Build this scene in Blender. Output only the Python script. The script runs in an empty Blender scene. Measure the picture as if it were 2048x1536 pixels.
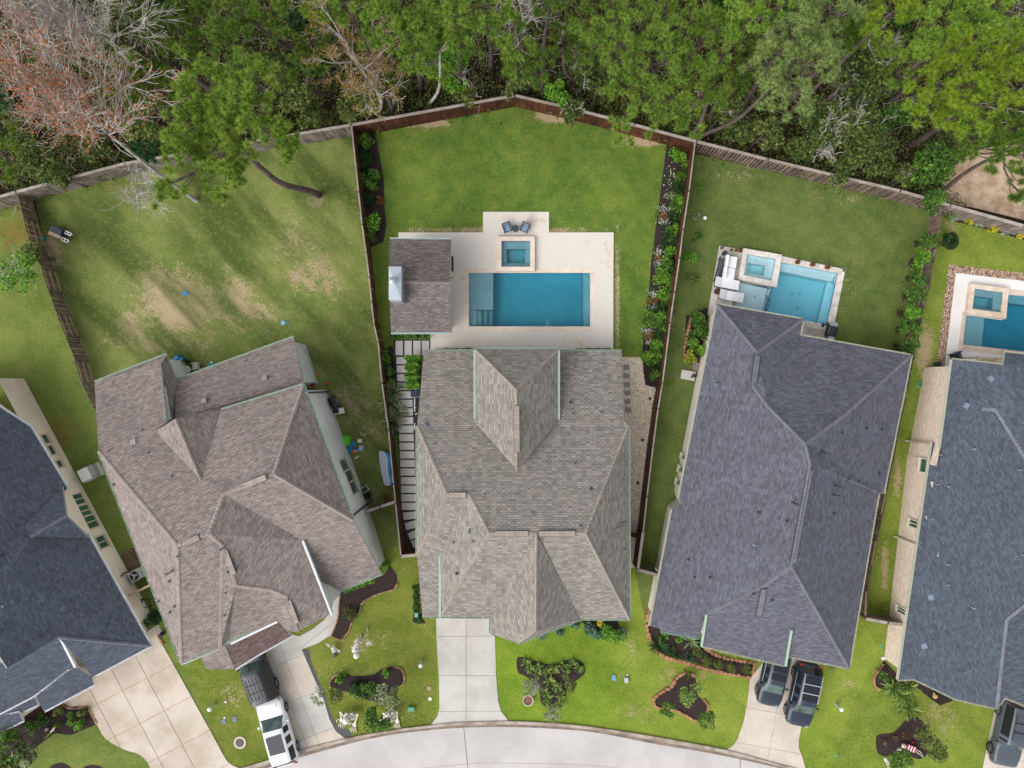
import bpy, math, random
import numpy as np
from mathutils import Vector, Matrix
from mathutils.geometry import tessellate_polygon

# ------------------------------------------------------------------ camera, sky, sun, exposure
S = bpy.context.scene
KIDS = {}
H = 54.0                      # metres above the ground
FPX = 1420.0                  # focal length in pixels of the 2048 px wide frame
cam_d = bpy.data.cameras.new('camera')
cam_d.sensor_width = 36.0
cam_d.lens = FPX / 2048.0 * 36.0
cam_d.clip_start = 0.5
cam_d.clip_end = 3000.0
cam = bpy.data.objects.new('camera', cam_d)
S.collection.objects.link(cam)
cam.location = (0, 0, H)
cam.rotation_euler = (0, 0, 0)
S.camera = cam

SUN_EL, SUN_AZ = 44.0, 232.0  # soft light from the lower left of the picture
w = bpy.data.worlds.new('World'); S.world = w; w.use_nodes = True
wn = w.node_tree; wn.nodes.clear()
sky = wn.nodes.new('ShaderNodeTexSky'); sky.sky_type = 'NISHITA'; sky.sun_disc = False
sky.sun_elevation = math.radians(SUN_EL); sky.sun_rotation = math.radians(SUN_AZ)
sky.air_density = 1.0; sky.dust_density = 3.0; sky.ozone_density = 1.0
hs = wn.nodes.new('ShaderNodeHueSaturation'); hs.inputs['Saturation'].default_value = 0.2
bg = wn.nodes.new('ShaderNodeBackground'); bg.inputs['Strength'].default_value = 0.15
wo = wn.nodes.new('ShaderNodeOutputWorld')
wn.links.new(sky.outputs[0], hs.inputs['Color']); wn.links.new(hs.outputs[0], bg.inputs['Color'])
wn.links.new(bg.outputs[0], wo.inputs['Surface'])

sl = bpy.data.lights.new('sun', 'SUN'); sl.energy = 0.8; sl.angle = math.radians(60)
sl.color = (1.0, 0.955, 0.90)
so = bpy.data.objects.new('sun', sl); S.collection.objects.link(so)
az = math.radians(SUN_AZ)
sd = Vector((math.sin(az) * math.cos(math.radians(SUN_EL)), math.cos(az) * math.cos(math.radians(SUN_EL)), math.sin(math.radians(SUN_EL))))
so.rotation_euler = sd.to_track_quat('Z', 'Y').to_euler(); so.location = (0, 0, 40)
S.view_settings.view_transform = 'Standard'; S.view_settings.look = 'None'
S.view_settings.exposure = 0.84; S.view_settings.gamma = 1.0
S.view_settings.use_curve_mapping = False

C = S.collection
RNG = np.random.default_rng(7)

# ------------------------------------------------------------------ places
def W(px, py, z=0.0):
    """the point of the place at height z that the photograph shows at pixel px, py"""
    k = (H - z) / FPX
    return ((px - 1024.0) * k, (768.0 - py) * k, z)
def W2(px, py, z=0.0):
    return W(px, py, z)[:2]
PX = H / FPX                  # metres per pixel on the ground

def srgb(r, g, b, k=1.0):
    f = lambda c: ((c / 255.0 + 0.055) / 1.055) ** 2.4 if c > 10 else c / 255.0 / 12.92
    return (min(f(r) * k, .85), min(f(g) * k, .85), min(f(b) * k, .85), 1.0)

# ------------------------------------------------------------------ objects
def props(o, label=None, cat=None, group=None, kind=None):
    if label: o['label'] = label
    if cat: o['category'] = cat
    if group: o['group'] = group
    if kind: o['kind'] = kind
    return o
def thing(name, label, cat, loc=(0, 0, 0), group=None, rz=0.0):
    o = bpy.data.objects.new(name, None); o.empty_display_size = 0.2
    C.objects.link(o); o.location = loc; o.rotation_euler = (0, 0, rz)
    return props(o, label, cat, group)
def mesh(name, V, F, mats, smooth=False, mi=None, uv=None):
    me = bpy.data.meshes.new(name)
    V = np.asarray(V, dtype=np.float32).reshape(-1, 3)
    if isinstance(F, np.ndarray):
        n, k = F.shape
        me.vertices.add(len(V)); me.vertices.foreach_set('co', V.ravel())
        me.loops.add(n * k); me.loops.foreach_set('vertex_index', F.astype(np.int32).ravel())
        me.polygons.add(n); me.polygons.foreach_set('loop_start', np.arange(0, n * k, k, dtype=np.int32))
        try: me.polygons.foreach_set('loop_total', np.full(n, k, dtype=np.int32))
        except Exception: pass
        me.update(calc_edges=True)
    else:
        me.from_pydata(V.tolist(), [], [list(f) for f in F])
    if not isinstance(mats, (list, tuple)): mats = [mats]
    for m in mats: me.materials.append(m)
    if mi is not None: me.polygons.foreach_set('material_index', np.asarray(mi, dtype=np.int32))
    if smooth: me.polygons.foreach_set('use_smooth', np.ones(len(me.polygons), dtype=bool))
    if uv is not None:
        l = me.uv_layers.new(name='UVMap'); l.data.foreach_set('uv', np.asarray(uv, dtype=np.float32).ravel())
    me.update()
    return me
def link(name, me, parent=None, loc=(0, 0, 0)):
    o = bpy.data.objects.new(name, me); C.objects.link(o); o.location = loc
    if parent is not None: o.parent = parent; KIDS.setdefault(parent.name, []).append(o)
    return o
def obj(name, V, F, mats, parent=None, loc=None, smooth=False, mi=None, uv=None):
    """V in world coordinates; stored relative to the parent's (or its own) origin"""
    V = np.asarray(V, dtype=np.float32).reshape(-1, 3)
    if parent is not None:
        org = np.array(abs_loc(parent), dtype=np.float32)
        return link(name, mesh(name, V - org, F, mats, smooth, mi, uv), parent)
    if loc is None: loc = (float(V[:, 0].mean()), float(V[:, 1].mean()), float(V[:, 2].min()))
    return link(name, mesh(name, V - np.array(loc, dtype=np.float32), F, mats, smooth, mi, uv), None, loc)
def abs_loc(o):
    p = Vector((0, 0, 0))
    while o is not None:
        p = p + o.location; o = o.parent
    return tuple(p)
def dup(o, loc=None, rz=None, parent=None):
    c = o.copy(); C.objects.link(c)
    if parent is not None: c.parent = parent; KIDS.setdefault(parent.name, []).append(c)
    if loc is not None: c.location = loc
    if rz is not None: c.rotation_euler = (0, 0, rz)
    for ch in list(KIDS.get(o.name, [])): dup(ch, parent=c)
    return c

class MB:
    """collects shapes into one mesh"""
    def __init__(s): s.V = []; s.F = []; s.mi = []
    def add(s, V, F, m=0):
        b = len(s.V); s.V += [tuple(map(float, v)) for v in V]
        s.F += [[b + i for i in f] for f in F]; s.mi += [m] * len(F); return s
    def box(s, c, d, rz=0.0, m=0, top=1.0):
        hx, hy, hz = d[0] / 2, d[1] / 2, d[2] / 2
        ca, sa = math.cos(rz), math.sin(rz); V = []
        for z in (-1, 1):
            k = top if z > 0 else 1.0
            for x, y in ((-1, -1), (1, -1), (1, 1), (-1, 1)):
                X, Y = x * hx * k, y * hy * k
                V.append((c[0] + X * ca - Y * sa, c[1] + X * sa + Y * ca, c[2] + z * hz))
        return s.add(V, [(3, 2, 1, 0), (4, 5, 6, 7), (0, 1, 5, 4), (1, 2, 6, 5), (2, 3, 7, 6), (3, 0, 4, 7)], m)
    def bar(s, a, b, wd, ht, m=0):
        a = Vector(a); b = Vector(b); d = b - a
        L = d.length
        if L < 1e-6: return s
        d.normalize(); side = d.cross(Vector((0, 0, 1)))
        if side.length < 1e-4: side = Vector((1, 0, 0))
        side.normalize(); up = side.cross(d)
        V = []
        for p in (a, b):
            for i, j in ((-1, -1), (1, -1), (1, 1), (-1, 1)):
                V.append(p + side * (i * wd / 2) + up * (j * ht / 2))
        return s.add(V, [(3, 2, 1, 0), (4, 5, 6, 7), (0, 1, 5, 4), (1, 2, 6, 5), (2, 3, 7, 6), (3, 0, 4, 7)], m)
    def tube(s, pts, rad, n=8, m=0, cap=True):
        V, F = tube_arr(pts, rad, n, cap); return s.add(V, F, m)
    def ball(s, c, r, n=10, k=6, m=0):
        if not isinstance(r, (tuple, list)): r = (r, r, r)
        V = [(c[0], c[1], c[2] - r[2])]; F = []
        for j in range(1, k):
            t = -math.pi / 2 + math.pi * j / k
            for i in range(n):
                a = 2 * math.pi * i / n
                V.append((c[0] + r[0] * math.cos(t) * math.cos(a), c[1] + r[1] * math.cos(t) * math.sin(a), c[2] + r[2] * math.sin(t)))
        V.append((c[0], c[1], c[2] + r[2]))
        for i in range(n):
            F.append((0, 1 + (i + 1) % n, 1 + i))
            F.append((len(V) - 1, len(V) - 1 - n + i, len(V) - 1 - n + (i + 1) % n))
        for j in range(k - 2):
            for i in range(n):
                a = 1 + j * n; F.append((a + i, a + (i + 1) % n, a + n + (i + 1) % n, a + n + i))
        return s.add(V, F, m)
    def lathe(s, c, prof, n=16, m=0, a0=0.0, cap=True):
        V = []; F = []
        for r, z in prof:
            for i in range(n):
                a = a0 + 2 * math.pi * i / n; V.append((c[0] + r * math.cos(a), c[1] + r * math.sin(a), c[2] + z))
        for j in range(len(prof) - 1):
            for i in range(n):
                a = j * n; F.append((a + i, a + (i + 1) % n, a + n + (i + 1) % n, a + n + i))
        if cap:
            F.append(tuple(range(n))[::-1]); F.append(tuple(range((len(prof) - 1) * n, len(prof) * n)))
        return s.add(V, F, m)
    def prism(s, poly, z0, z1, m=0):
        n = len(poly)
        if area2(poly) < 0: poly = poly[::-1]
        V = [(p[0], p[1], z0) for p in poly] + [(p[0], p[1], z1) for p in poly]
        F = [tuple(range(n))[::-1], tuple(range(n, 2 * n))] + [(i, (i + 1) % n, n + (i + 1) % n, n + i) for i in range(n)]
        return s.add(V, F, m)
    def build(s, name, mats, parent=None, loc=None, smooth=False):
        return obj(name, s.V, s.F, mats, parent, loc, smooth, s.mi if isinstance(mats, (list, tuple)) and len(mats) > 1 else None)

def area2(p):
    return sum(p[i][0] * p[(i + 1) % len(p)][1] - p[(i + 1) % len(p)][0] * p[i][1] for i in range(len(p)))
def tube_arr(pts, rad, n=6, cap=True):
    pts = [Vector(p) for p in pts]
    if not isinstance(rad, (list, tuple)): rad = [rad] * len(pts)
    V = []; F = []
    up = Vector((0, 0, 1)); prev = None
    for i, p in enumerate(pts):
        d = (pts[min(i + 1, len(pts) - 1)] - pts[max(i - 1, 0)])
        if d.length < 1e-7: d = Vector((0, 0, 1))
        d.normalize()
        if prev is None:
            a = d.cross(up)
            if a.length < .05: a = d.cross(Vector((1, 0, 0)))
        else: a = prev - d * prev.dot(d)
        if a.length < 1e-6: a = d.orthogonal()
        a.normalize(); b = d.cross(a); prev = a
        for k in range(n):
            t = 2 * math.pi * k / n; V.append(p + (a * math.cos(t) + b * math.sin(t)) * rad[i])
    for i in range(len(pts) - 1):
        for k in range(n):
            F.append((i * n + k, i * n + (k + 1) % n, (i + 1) * n + (k + 1) % n, (i + 1) * n + k))
    if cap:
        F.append(tuple(range(n))[::-1]); F.append(tuple(range((len(pts) - 1) * n, len(pts) * n)))
    return V, F
def smooth_path(pts, closed=False, k=5):
    n = len(pts); out = []
    rng = range(n if closed else n - 1)
    for i in rng:
        g = (lambda j: pts[j % n]) if closed else (lambda j: pts[min(max(j, 0), n - 1)])
        p0, p1, p2, p3 = g(i - 1), g(i), g(i + 1), g(i + 2)
        for s_ in range(k):
            t = s_ / k
            out.append(tuple(0.5 * ((2 * b) + (-a + c) * t + (2 * a - 5 * b + 4 * c - d) * t * t + (-a + 3 * b - 3 * c + d) * t ** 3)
                             for a, b, c, d in zip(p0, p1, p2, p3)))
    if not closed: out.append(tuple(pts[-1]))
    return out
def clip_half(poly, a, b):
    """keep the part of poly left of a->b"""
    out = []
    f = lambda p: (b[0] - a[0]) * (p[1] - a[1]) - (b[1] - a[1]) * (p[0] - a[0])
    for i in range(len(poly)):
        p, q = poly[i], poly[(i + 1) % len(poly)]; fp, fq = f(p), f(q)
        if fp >= 0: out.append(p)
        if fp * fq < 0:
            t = fp / (fp - fq); out.append((p[0] + (q[0] - p[0]) * t, p[1] + (q[1] - p[1]) * t))
    return out
def clip_poly(poly, cell):
    if area2(cell) < 0: cell = cell[::-1]
    for i in range(len(cell)):
        if len(poly) < 3: return []
        poly = clip_half(poly, cell[i], cell[(i + 1) % len(cell)])
    return poly if len(poly) >= 3 and abs(area2(poly)) / 2 > .02 else []
def sheet(name, poly, z, mat, holes=(), kind='structure', parent=None, label=None, cat=None, thick=0.0):
    """a flat sheet with optional holes; poly and holes in metres"""
    loops = [[Vector((p[0], p[1], 0)) for p in L] for L in [poly] + list(holes)]
    tris = tessellate_polygon(loops)
    V = [(v.x, v.y, z) for L in loops for v in L]
    F = []
    for t in tris:
        a, b, c = (V[i] for i in t)
        F.append(t if (b[0] - a[0]) * (c[1] - a[1]) - (b[1] - a[1]) * (c[0] - a[0]) > 0 else (t[0], t[2], t[1]))
    if thick:
        n = len(V); V += [(v[0], v[1], v[2] - thick) for v in V]; i0 = 0
        for L in loops:
            m = len(L); ccw = area2([(v.x, v.y) for v in L]) > 0
            out = ccw if i0 == 0 else not ccw
            for i in range(m):
                a, b = i0 + i, i0 + (i + 1) % m
                F.append((a, a + n, b + n, b) if out else (b, b + n, a + n, a))
            i0 += m
    o = obj(name, V, F, mat, parent, loc=(0, 0, 0) if parent is None else None)
    return props(o, label, cat, None, kind if parent is None else None)
def P(pts, z=0.0): return [W2(x, y, z) for x, y in pts]

# ------------------------------------------------------------------ materials
class NT:
    def __init__(s, name):
        s.m = bpy.data.materials.new(name); s.m.use_nodes = True; s.t = s.m.node_tree; s.t.nodes.clear()
        s.out = s.t.nodes.new('ShaderNodeOutputMaterial')
        s._pos = None
    def n(s, ty, **kw):
        nd = s.t.nodes.new(ty)
        for k, v in kw.items():
            if k.startswith('_'): setattr(nd, k[1:], v)
        for k, v in kw.items():
            if k.startswith('_'): continue
            key = int(k[1:]) if k[0] == 'i' and k[1:].isdigit() else k.replace('__', ' ')
            s.set(nd.inputs[key], v)
        return nd
    def set(s, inp, v):
        if isinstance(v, bpy.types.NodeSocket): s.t.links.new(v, inp)
        else: inp.default_value = v
    def pos(s):
        if s._pos is None: s._pos = s.n('ShaderNodeNewGeometry')
        return s._pos.outputs['Position']
    def noise(s, scale, detail=3.0, rough=.55, vec=None, dist=0.0):
        return s.n('ShaderNodeTexNoise', Vector=vec or s.pos(), Scale=scale, Detail=detail, Roughness=rough, Distortion=dist).outputs[0]
    def math(s, op, a, b=0.0, c=0.0, clamp=False):
        nd = s.n('ShaderNodeMath', _operation=op, _use_clamp=clamp)
        s.set(nd.inputs[0], a); s.set(nd.inputs[1], b)
        if op in ('MULTIPLY_ADD', 'SMOOTH_MIN'): s.set(nd.inputs[2], c)
        return nd.outputs[0]
    def rng(s, v, a, b, c=0.0, d=1.0, smooth=True):
        nd = s.n('ShaderNodeMapRange'); nd.interpolation_type = 'SMOOTHSTEP' if smooth else 'LINEAR'
        for i, x in enumerate((v, a, b, c, d)): s.set(nd.inputs[i], x)
        return nd.outputs[0]
    def mix(s, f, a, b, mode='MIX'):
        nd = s.n('ShaderNodeMix', _data_type='RGBA', _blend_type=mode)
        s.set(nd.inputs[0], f); s.set(nd.inputs[6], a); s.set(nd.inputs[7], b); return nd.outputs[2]
    def gain(s, col, f):
        """colour times scalar"""
        nd = s.n('ShaderNodeVectorMath', _operation='SCALE'); s.set(nd.inputs[0], col if isinstance(col, bpy.types.NodeSocket) else col[:3]); s.set(nd.inputs['Scale'], f); return nd.outputs[0]
    def bsdf(s, col, rough=.8, spec=.3, metal=0.0, bump=None, bd=.02, coat=0.0, sheen=0.0, trans=0.0):
        b = s.n('ShaderNodeBsdfPrincipled', Base__Color=col, Roughness=rough, Metallic=metal)
        s.set(b.inputs['Specular IOR Level'], spec)
        if coat: s.set(b.inputs['Coat Weight'], coat); s.set(b.inputs['Coat Roughness'], .05)
        if trans: s.set(b.inputs['Transmission Weight'], trans)
        if bump is not None:
            bm = s.n('ShaderNodeBump', Height=bump, Distance=bd, Strength=1.0); s.set(b.inputs['Normal'], bm.outputs[0])
        s.t.links.new(b.outputs[0], s.out.inputs['Surface']); return s.m

MATS = {}
def mat(name, col, rough=.8, col2=None, var=.15, s1=1.0, s2=12.0, island=0.0, objr=0.0, bump=0.0, bscale=30.0, spec=.3, metal=0.0, coat=0.0, grain=0.0, gs=60.0):
    """a general weathered surface: two tones mixed by noise, lighter and darker areas, optional bump"""
    if name in MATS: return MATS[name]
    t = NT(name); c = col
    if col2 is not None: c = t.mix(t.rng(t.noise(s1, 4.0), .36, .64), col, col2)
    f = t.math('MULTIPLY_ADD', t.noise(s2, 4.0), 2 * var, 1.0 - var)
    if grain: f = t.math('MULTIPLY', f, t.math('MULTIPLY_ADD', t.noise(gs, 2.0), 2 * grain, 1.0 - grain))
    if island:
        f = t.math('MULTIPLY', f, t.math('MULTIPLY_ADD', t._pos.outputs['Random Per Island'] if t._pos else t.n('ShaderNodeNewGeometry').outputs['Random Per Island'], 2 * island, 1.0 - island))
    if objr: f = t.math('MULTIPLY', f, t.math('MULTIPLY_ADD', t.n('ShaderNodeObjectInfo').outputs['Random'], 2 * objr, 1.0 - objr))
    c = t.gain(c, f)
    MATS[name] = t.bsdf(c, rough, spec, metal, t.noise(bscale, 3.0) if bump else None, bump, coat)
    return MATS[name]
def leafmat(name, cols, var=.35, sc=.8, transl=.32, rough=.6, spec=.25):
    """foliage: several tones, mixed clump by clump and leaf by leaf"""
    if name in MATS: return MATS[name]
    t = NT(name); t.pos()
    isl = t._pos.outputs['Random Per Island']
    r = t.math('ADD', t.math('MULTIPLY', t.noise(sc, 2.0), .75), t.math('MULTIPLY', isl, .45))
    cr = t.n('ShaderNodeValToRGB', Fac=r)
    e = cr.color_ramp.elements; k = len(cols)
    for i, c in enumerate(cols):
        p = .3 + .5 * i / max(k - 1, 1)
        if i < 2: e[i].position = p; e[i].color = c
        else: q = e.new(p); q.color = c
    f = t.math('MULTIPLY_ADD', isl, 2 * var, 1 - var)
    c = t.gain(cr.outputs[0], f)
    b = t.n('ShaderNodeBsdfPrincipled', Base__Color=c, Roughness=rough); t.set(b.inputs['Specular IOR Level'], spec)
    tr = t.n('ShaderNodeBsdfTranslucent', Color=c)
    ms = t.n('ShaderNodeMixShader', i0=transl); t.set(ms.inputs[1], b.outputs[0]); t.set(ms.inputs[2], tr.outputs[0])
    t.t.links.new(ms.outputs[0], t.out.inputs['Surface'])
    MATS[name] = t.m; return t.m
def lawn(name, a, b, straw, patches=(), soil=None, strawk=.35, streak=.3, blend=None, pk=1.0):
    """turf: soft mottling, blade grain, worn patches (x, y, rx, ry, strength) in pixels"""
    t = NT(name)
    if blend:
        x0, x1, a2, b2 = blend; sx = t.n('ShaderNodeSeparateXYZ', Vector=t.pos()).outputs[0]
        k = t.rng(t.math('ADD', sx, t.math('MULTIPLY', t.noise(.5, 4.0, .7), 3.0)), (x0 - 1024) * PX + 1.5, (x1 - 1024) * PX + 1.5); a = t.mix(k, a, a2); b = t.mix(k, b, b2)
    big = t.rng(t.noise(.16, 3.0), .35, .65); mid = t.noise(.9, 4.0, .6); fine = t.noise(7.0, 4.0, .7); sp = t.noise(26.0, 3.0, .8)
    c = t.mix(t.math('ADD', t.math('MULTIPLY', big, .5), t.math('MULTIPLY', t.rng(mid, .35, .65), .5)), a, b)
    c = t.mix(t.math('MULTIPLY', t.rng(t.math('ADD', t.math('MULTIPLY', fine, .55), t.math('MULTIPLY', mid, .45)), .47, .68), strawk), c, straw)
    if patches:
        acc = None
        for (x, y, rx, ry, k) in patches:
            X, Y = W2(x, y)
            v = t.n('ShaderNodeVectorMath', _operation='SUBTRACT', i0=t.pos(), i1=(X, Y, 0)).outputs[0]
            v = t.n('ShaderNodeVectorMath', _operation='MULTIPLY', i0=v, i1=(1 / (rx * PX), 1 / (ry * PX), 0)).outputs[0]
            L = t.n('ShaderNodeVectorMath', _operation='LENGTH', i0=v).outputs['Value']
            g = t.math('MULTIPLY', t.rng(L, 1.5, .0), k * pk)
            acc = g if acc is None else t.math('MAXIMUM', acc, g)
        nz = t.math('ADD', t.math('MULTIPLY', t.noise(1.5, 4.0, .75), .6), t.math('MULTIPLY', t.noise(9.0, 3.0, .8), .5))
        nz2 = t.math('ADD', t.math('MULTIPLY', t.noise(.8, 5.0, .8), .6), t.math('MULTIPLY', t.noise(5.5, 4.0, .85), .6))
        m = t.math('MULTIPLY', t.rng(t.math('ADD', t.math('MULTIPLY', acc, .75), t.math('MULTIPLY', t.math('SUBTRACT', nz2, .6), 3.0)), .30, .60), .9)
        c = t.mix(m, c, soil or srgb(190, 166, 136, .9))
    mp = t.n('ShaderNodeMapping', Vector=t.pos()); mp.vector_type = 'TEXTURE'; mp.inputs['Rotation'].default_value = (0, 0, math.radians(-46)); mp.inputs['Scale'].default_value = (9, 2.6, 1)
    dark_bands = t.rng(t.noise(1.0, 3.0, .5, vec=mp.outputs[0]), .40, .66)
    c = t.mix(t.math('MULTIPLY', dark_bands, streak), c, t.gain(a, .56))  # soft diagonal bands of darker turf colour
    c = t.mix(t.math('MULTIPLY', t.rng(t.noise(3.2, 5.0, .8), .5, .66), .4), c, t.gain(b, 1.22))
    f = t.math('MULTIPLY', t.math('MULTIPLY_ADD', sp, 1.7, .15), t.math('MULTIPLY_ADD', fine, 1.1, .45))
    c = t.gain(c, f)
    return t.bsdf(c, .9, .1, bump=t.math('ADD', sp, fine), bd=.05)
def shingle(name, a, b, mortar, stain=.14, rowh=.14, bw=.3):
    t = NT(name)
    uv = t.n('ShaderNodeUVMap').outputs[0]
    br = t.n('ShaderNodeTexBrick', Vector=uv, Color1=a, Color2=b, Mortar=mortar, Scale=1.0, Mortar__Size=.02, Mortar__Smooth=.6, Brick__Width=bw, Row__Height=rowh)
    br.offset = .5
    sc = t.n('ShaderNodeVectorMath', _operation='MULTIPLY', i0=uv, i1=(1 / bw, 1 / rowh, 0)).outputs[0]
    tab = t.n('ShaderNodeTexWhiteNoise', _noise_dimensions='2D', Vector=t.n('ShaderNodeVectorMath', _operation='FLOOR', i0=sc).outputs[0]).outputs['Value']
    f = t.math('MULTIPLY', t.math('MULTIPLY_ADD', tab, .42, .79), t.math('MULTIPLY_ADD', t.noise(.3, 5.0, .65), 2 * stain, 1 - stain))
    f = t.math('MULTIPLY', f, t.math('MULTIPLY_ADD', t.noise(14.0, 3.0, .8), .36, .82))
    sv = t.n('ShaderNodeVectorMath', _operation='MULTIPLY', i0=uv, i1=(1.6, .14, 1)).outputs[0]
    f = t.math('MULTIPLY', f, t.math('MULTIPLY_ADD', t.noise(1.0, 4.0, .6, vec=sv), .28, .86))
    c = t.gain(br.outputs[0], f)
    return t.bsdf(c, .92, .12, bump=t.math('SUBTRACT', 1.0, br.outputs[1]), bd=.006)
def brickwall(name, a, b, mortar, bw=.3, rowh=.1):
    t = NT(name); uv = t.n('ShaderNodeUVMap').outputs[0]
    br = t.n('ShaderNodeTexBrick', Vector=uv, Color1=a, Color2=b, Mortar=mortar, Scale=1.0, Mortar__Size=.012, Brick__Width=bw, Row__Height=rowh)
    c = t.gain(br.outputs[0], t.math('MULTIPLY_ADD', t.noise(5.0, 4.0, .8), .5, .76))
    return t.bsdf(c, .85, .2, bump=br.outputs[1], bd=-.01)

# general-purpose surfaces
white_paint = mat('white_paint', srgb(225, 225, 220, .9), .5, var=.05, s2=3)
black_plastic = mat('black_plastic', (.02, .02, .022, 1), .45, var=.15, s2=9)
dark_metal = mat('dark_metal', (.035, .037, .04, 1), .4, var=.2, s2=6, metal=.5)
steel = mat('steel', (.45, .46, .48, 1), .35, var=.1, s2=8, metal=.9)
glass_dark = mat('glass_dark', (.012, .016, .02, 1), .12, var=.1, s2=1.5, spec=.35)
rubber = mat('rubber', (.015, .015, .015, 1), .8, var=.2, s2=20)
terracotta = mat('terracotta', srgb(178, 104, 72, .8), .8, var=.15, s2=10)
bone = mat('bone', srgb(214, 208, 196, .9), .6, var=.12, s2=6)
bark = mat('bark', srgb(112, 98, 92, .8), .95, col2=srgb(84, 72, 66, .8), var=.3, s1=3, s2=14, bump=.05, bscale=18)
pale_bark = mat('pale_bark', srgb(196, 190, 184, .9), .9, col2=srgb(158, 150, 144, .85), var=.25, s1=2, s2=10)
# ------------------------------------------------------------------ the lie of the land
FH = 2.1                                              # the tall fences
BACK = [(-60, 411), (32, 384), (250, 327), (410, 300), (512, 282), (702, 250), (1030, 191), (1156, 220), (1269, 250), (1394, 283), (1536, 319), (1801, 382), (1901, 411), (2048, 452), (2130, 474)]
F01 = [(32, 384), (60, 486), (82, 536), (95, 579), (112, 626), (130, 671), (150, 723), (162, 766), (187, 818)]   # left fence, h 1.75
F1C = [(703, 252), (717, 384), (724, 449), (732, 504), (738, 554), (743, 604), (748, 649), (756, 684), (764, 766), (777, 860), (787, 968), (791, 1005), (802, 1113)]
FC3 = [(1390, 285), (1378, 382), (1366, 459), (1359, 516), (1349, 584), (1340, 646), (1325, 766), (1316, 818), (1306, 893), (1294, 993), (1286, 1065), (1276, 1138)]
F34 = [(1886, 411), (1882, 459), (1871, 514), (1861, 569), (1850, 611), (1838, 671), (1828, 719), (1818, 773), (1807, 823), (1796, 875), (1786, 928), (1776, 979), (1766, 1030), (1756, 1082), (1746, 1133), (1736, 1184), (1733, 1237)]
bk = [W2(x, y, FH) for x, y in BACK]
f01 = [W2(x, y, 1.75) for x, y in F01]; f1c = [W2(x, y, FH) for x, y in F1C]; fc3 = [W2(x, y, FH) for x, y in FC3]; f34 = [W2(x, y, 1.75) for x, y in F34]

# pool outlines (metres, ground level)
poolC = P([(938, 546), (1180, 546), (1180, 653), (938, 653)])
spaC = P([(1003, 484), (1060, 484), (1060, 535), (1003, 535)])
pool3 = P([(1561, 525), (1675, 547), (1653, 650), (1466, 612), (1476, 564), (1548, 576)])
spa3 = P([(1491, 510), (1548, 520), (1540, 563), (1485, 551)])
pool4 = P([(2010, 589), (2160, 603), (2160, 715), (1925, 689), (1931, 631), (2004, 641)])
spa4 = P([(1943, 579), (1998, 586), (1995, 626), (1938, 619)])
spas = None
def grow(poly, d):
    """offset a polygon outwards by d (negative: inwards)"""
    if area2(poly) < 0: poly = poly[::-1]
    n = len(poly); L = []
    for i in range(n):
        a, b = Vector(poly[i]), Vector(poly[(i + 1) % n]); e = (b - a).normalized(); L.append((a + Vector((e.y, -e.x)) * d, e))
    out = []
    for i in range(n):
        p, e = L[i - 1]; q, g = L[i]; den = e.x * g.y - e.y * g.x
        if abs(den) < 1e-3: out.append(tuple(q)); continue
        t = ((q.x - p.x) * g.y - (q.y - p.y) * g.x) / den; r = p + e * t
        v = Vector(poly[i])
        if (r - v).length > 3 * abs(d): r = v + (r - v).normalized() * 3 * abs(d)
        out.append((r.x, r.y))
    return out
hC, hsC = grow(poolC, .02), grow(spaC, .02)
h3, hs3 = grow(pool3, .02), grow(spa3, .02)
h4, hs4 = grow(pool4, .02), grow(spa4, .02)

soil = NT('forest_soil')
_c = soil.mix(soil.rng(soil.noise(.35, 5.0, .6), .38, .62), srgb(46, 46, 30, .8), srgb(62, 56, 38, .8))
_c = soil.mix(soil.rng(soil.noise(3.0, 5.0, .75), .5, .62), _c, srgb(84, 74, 52, .7))
_c = soil.gain(_c, soil.math('MULTIPLY_ADD', soil.noise(18.0, 4.0, .8), 1.2, .4))
soil_m = soil.bsdf(_c, .95, .1, bump=soil.noise(9.0, 5.0, .8), bd=.15)
big = [(-400, -400), (400, -400), (400, 400), (-400, 400)]
sheet('ground', big, -.03, soil_m, [hC, hsC, h3, hs3, h4, hs4])

# turf of each garden, meeting under the fences
lawnL = lawn('turf_far_left', srgb(100, 120, 54, .92), srgb(128, 140, 70, .92), srgb(150, 136, 84, .7), [(35, 470, 60, 40, .9), (115, 862, 60, 45, .75), (40, 430, 20, 14, .8)], soil=srgb(140, 120, 66, .75))
lawn1 = lawn('turf_left', srgb(102, 120, 58, .98), srgb(136, 144, 82, .98), srgb(164, 146, 98, .7),
             [(365, 605, 105, 75, 1.15), (300, 560, 60, 40, .85), (470, 600, 60, 75, .85), (250, 660, 50, 45, 1.0), (340, 690, 90, 30, .9), (620, 545, 60, 60, .75), (630, 400, 20, 18, 1.3),
              (105, 500, 26, 50, 1.0), (585, 480, 60, 60, .6), (660, 560, 45, 50, .7), (700, 800, 50, 60, .75), (720, 1000, 50, 40, .7), (520, 625, 50, 25, .8), (430, 1380, 35, 45, .6), (700, 1300, 60, 40, .5), (740, 860, 40, 50, .6)], strawk=.5, streak=.95)
lawnC = lawn('turf_centre', srgb(88, 118, 50, .84), srgb(120, 142, 60, .84), srgb(154, 156, 66, .75),
             [(1115, 232, 60, 16, 1.5), (1290, 282, 48, 14, 1.5), (850, 246, 70, 12, 1.2), (1000, 460, 230, 8, 1.0), (1235, 590, 7, 140, .9)], strawk=.5)
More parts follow.
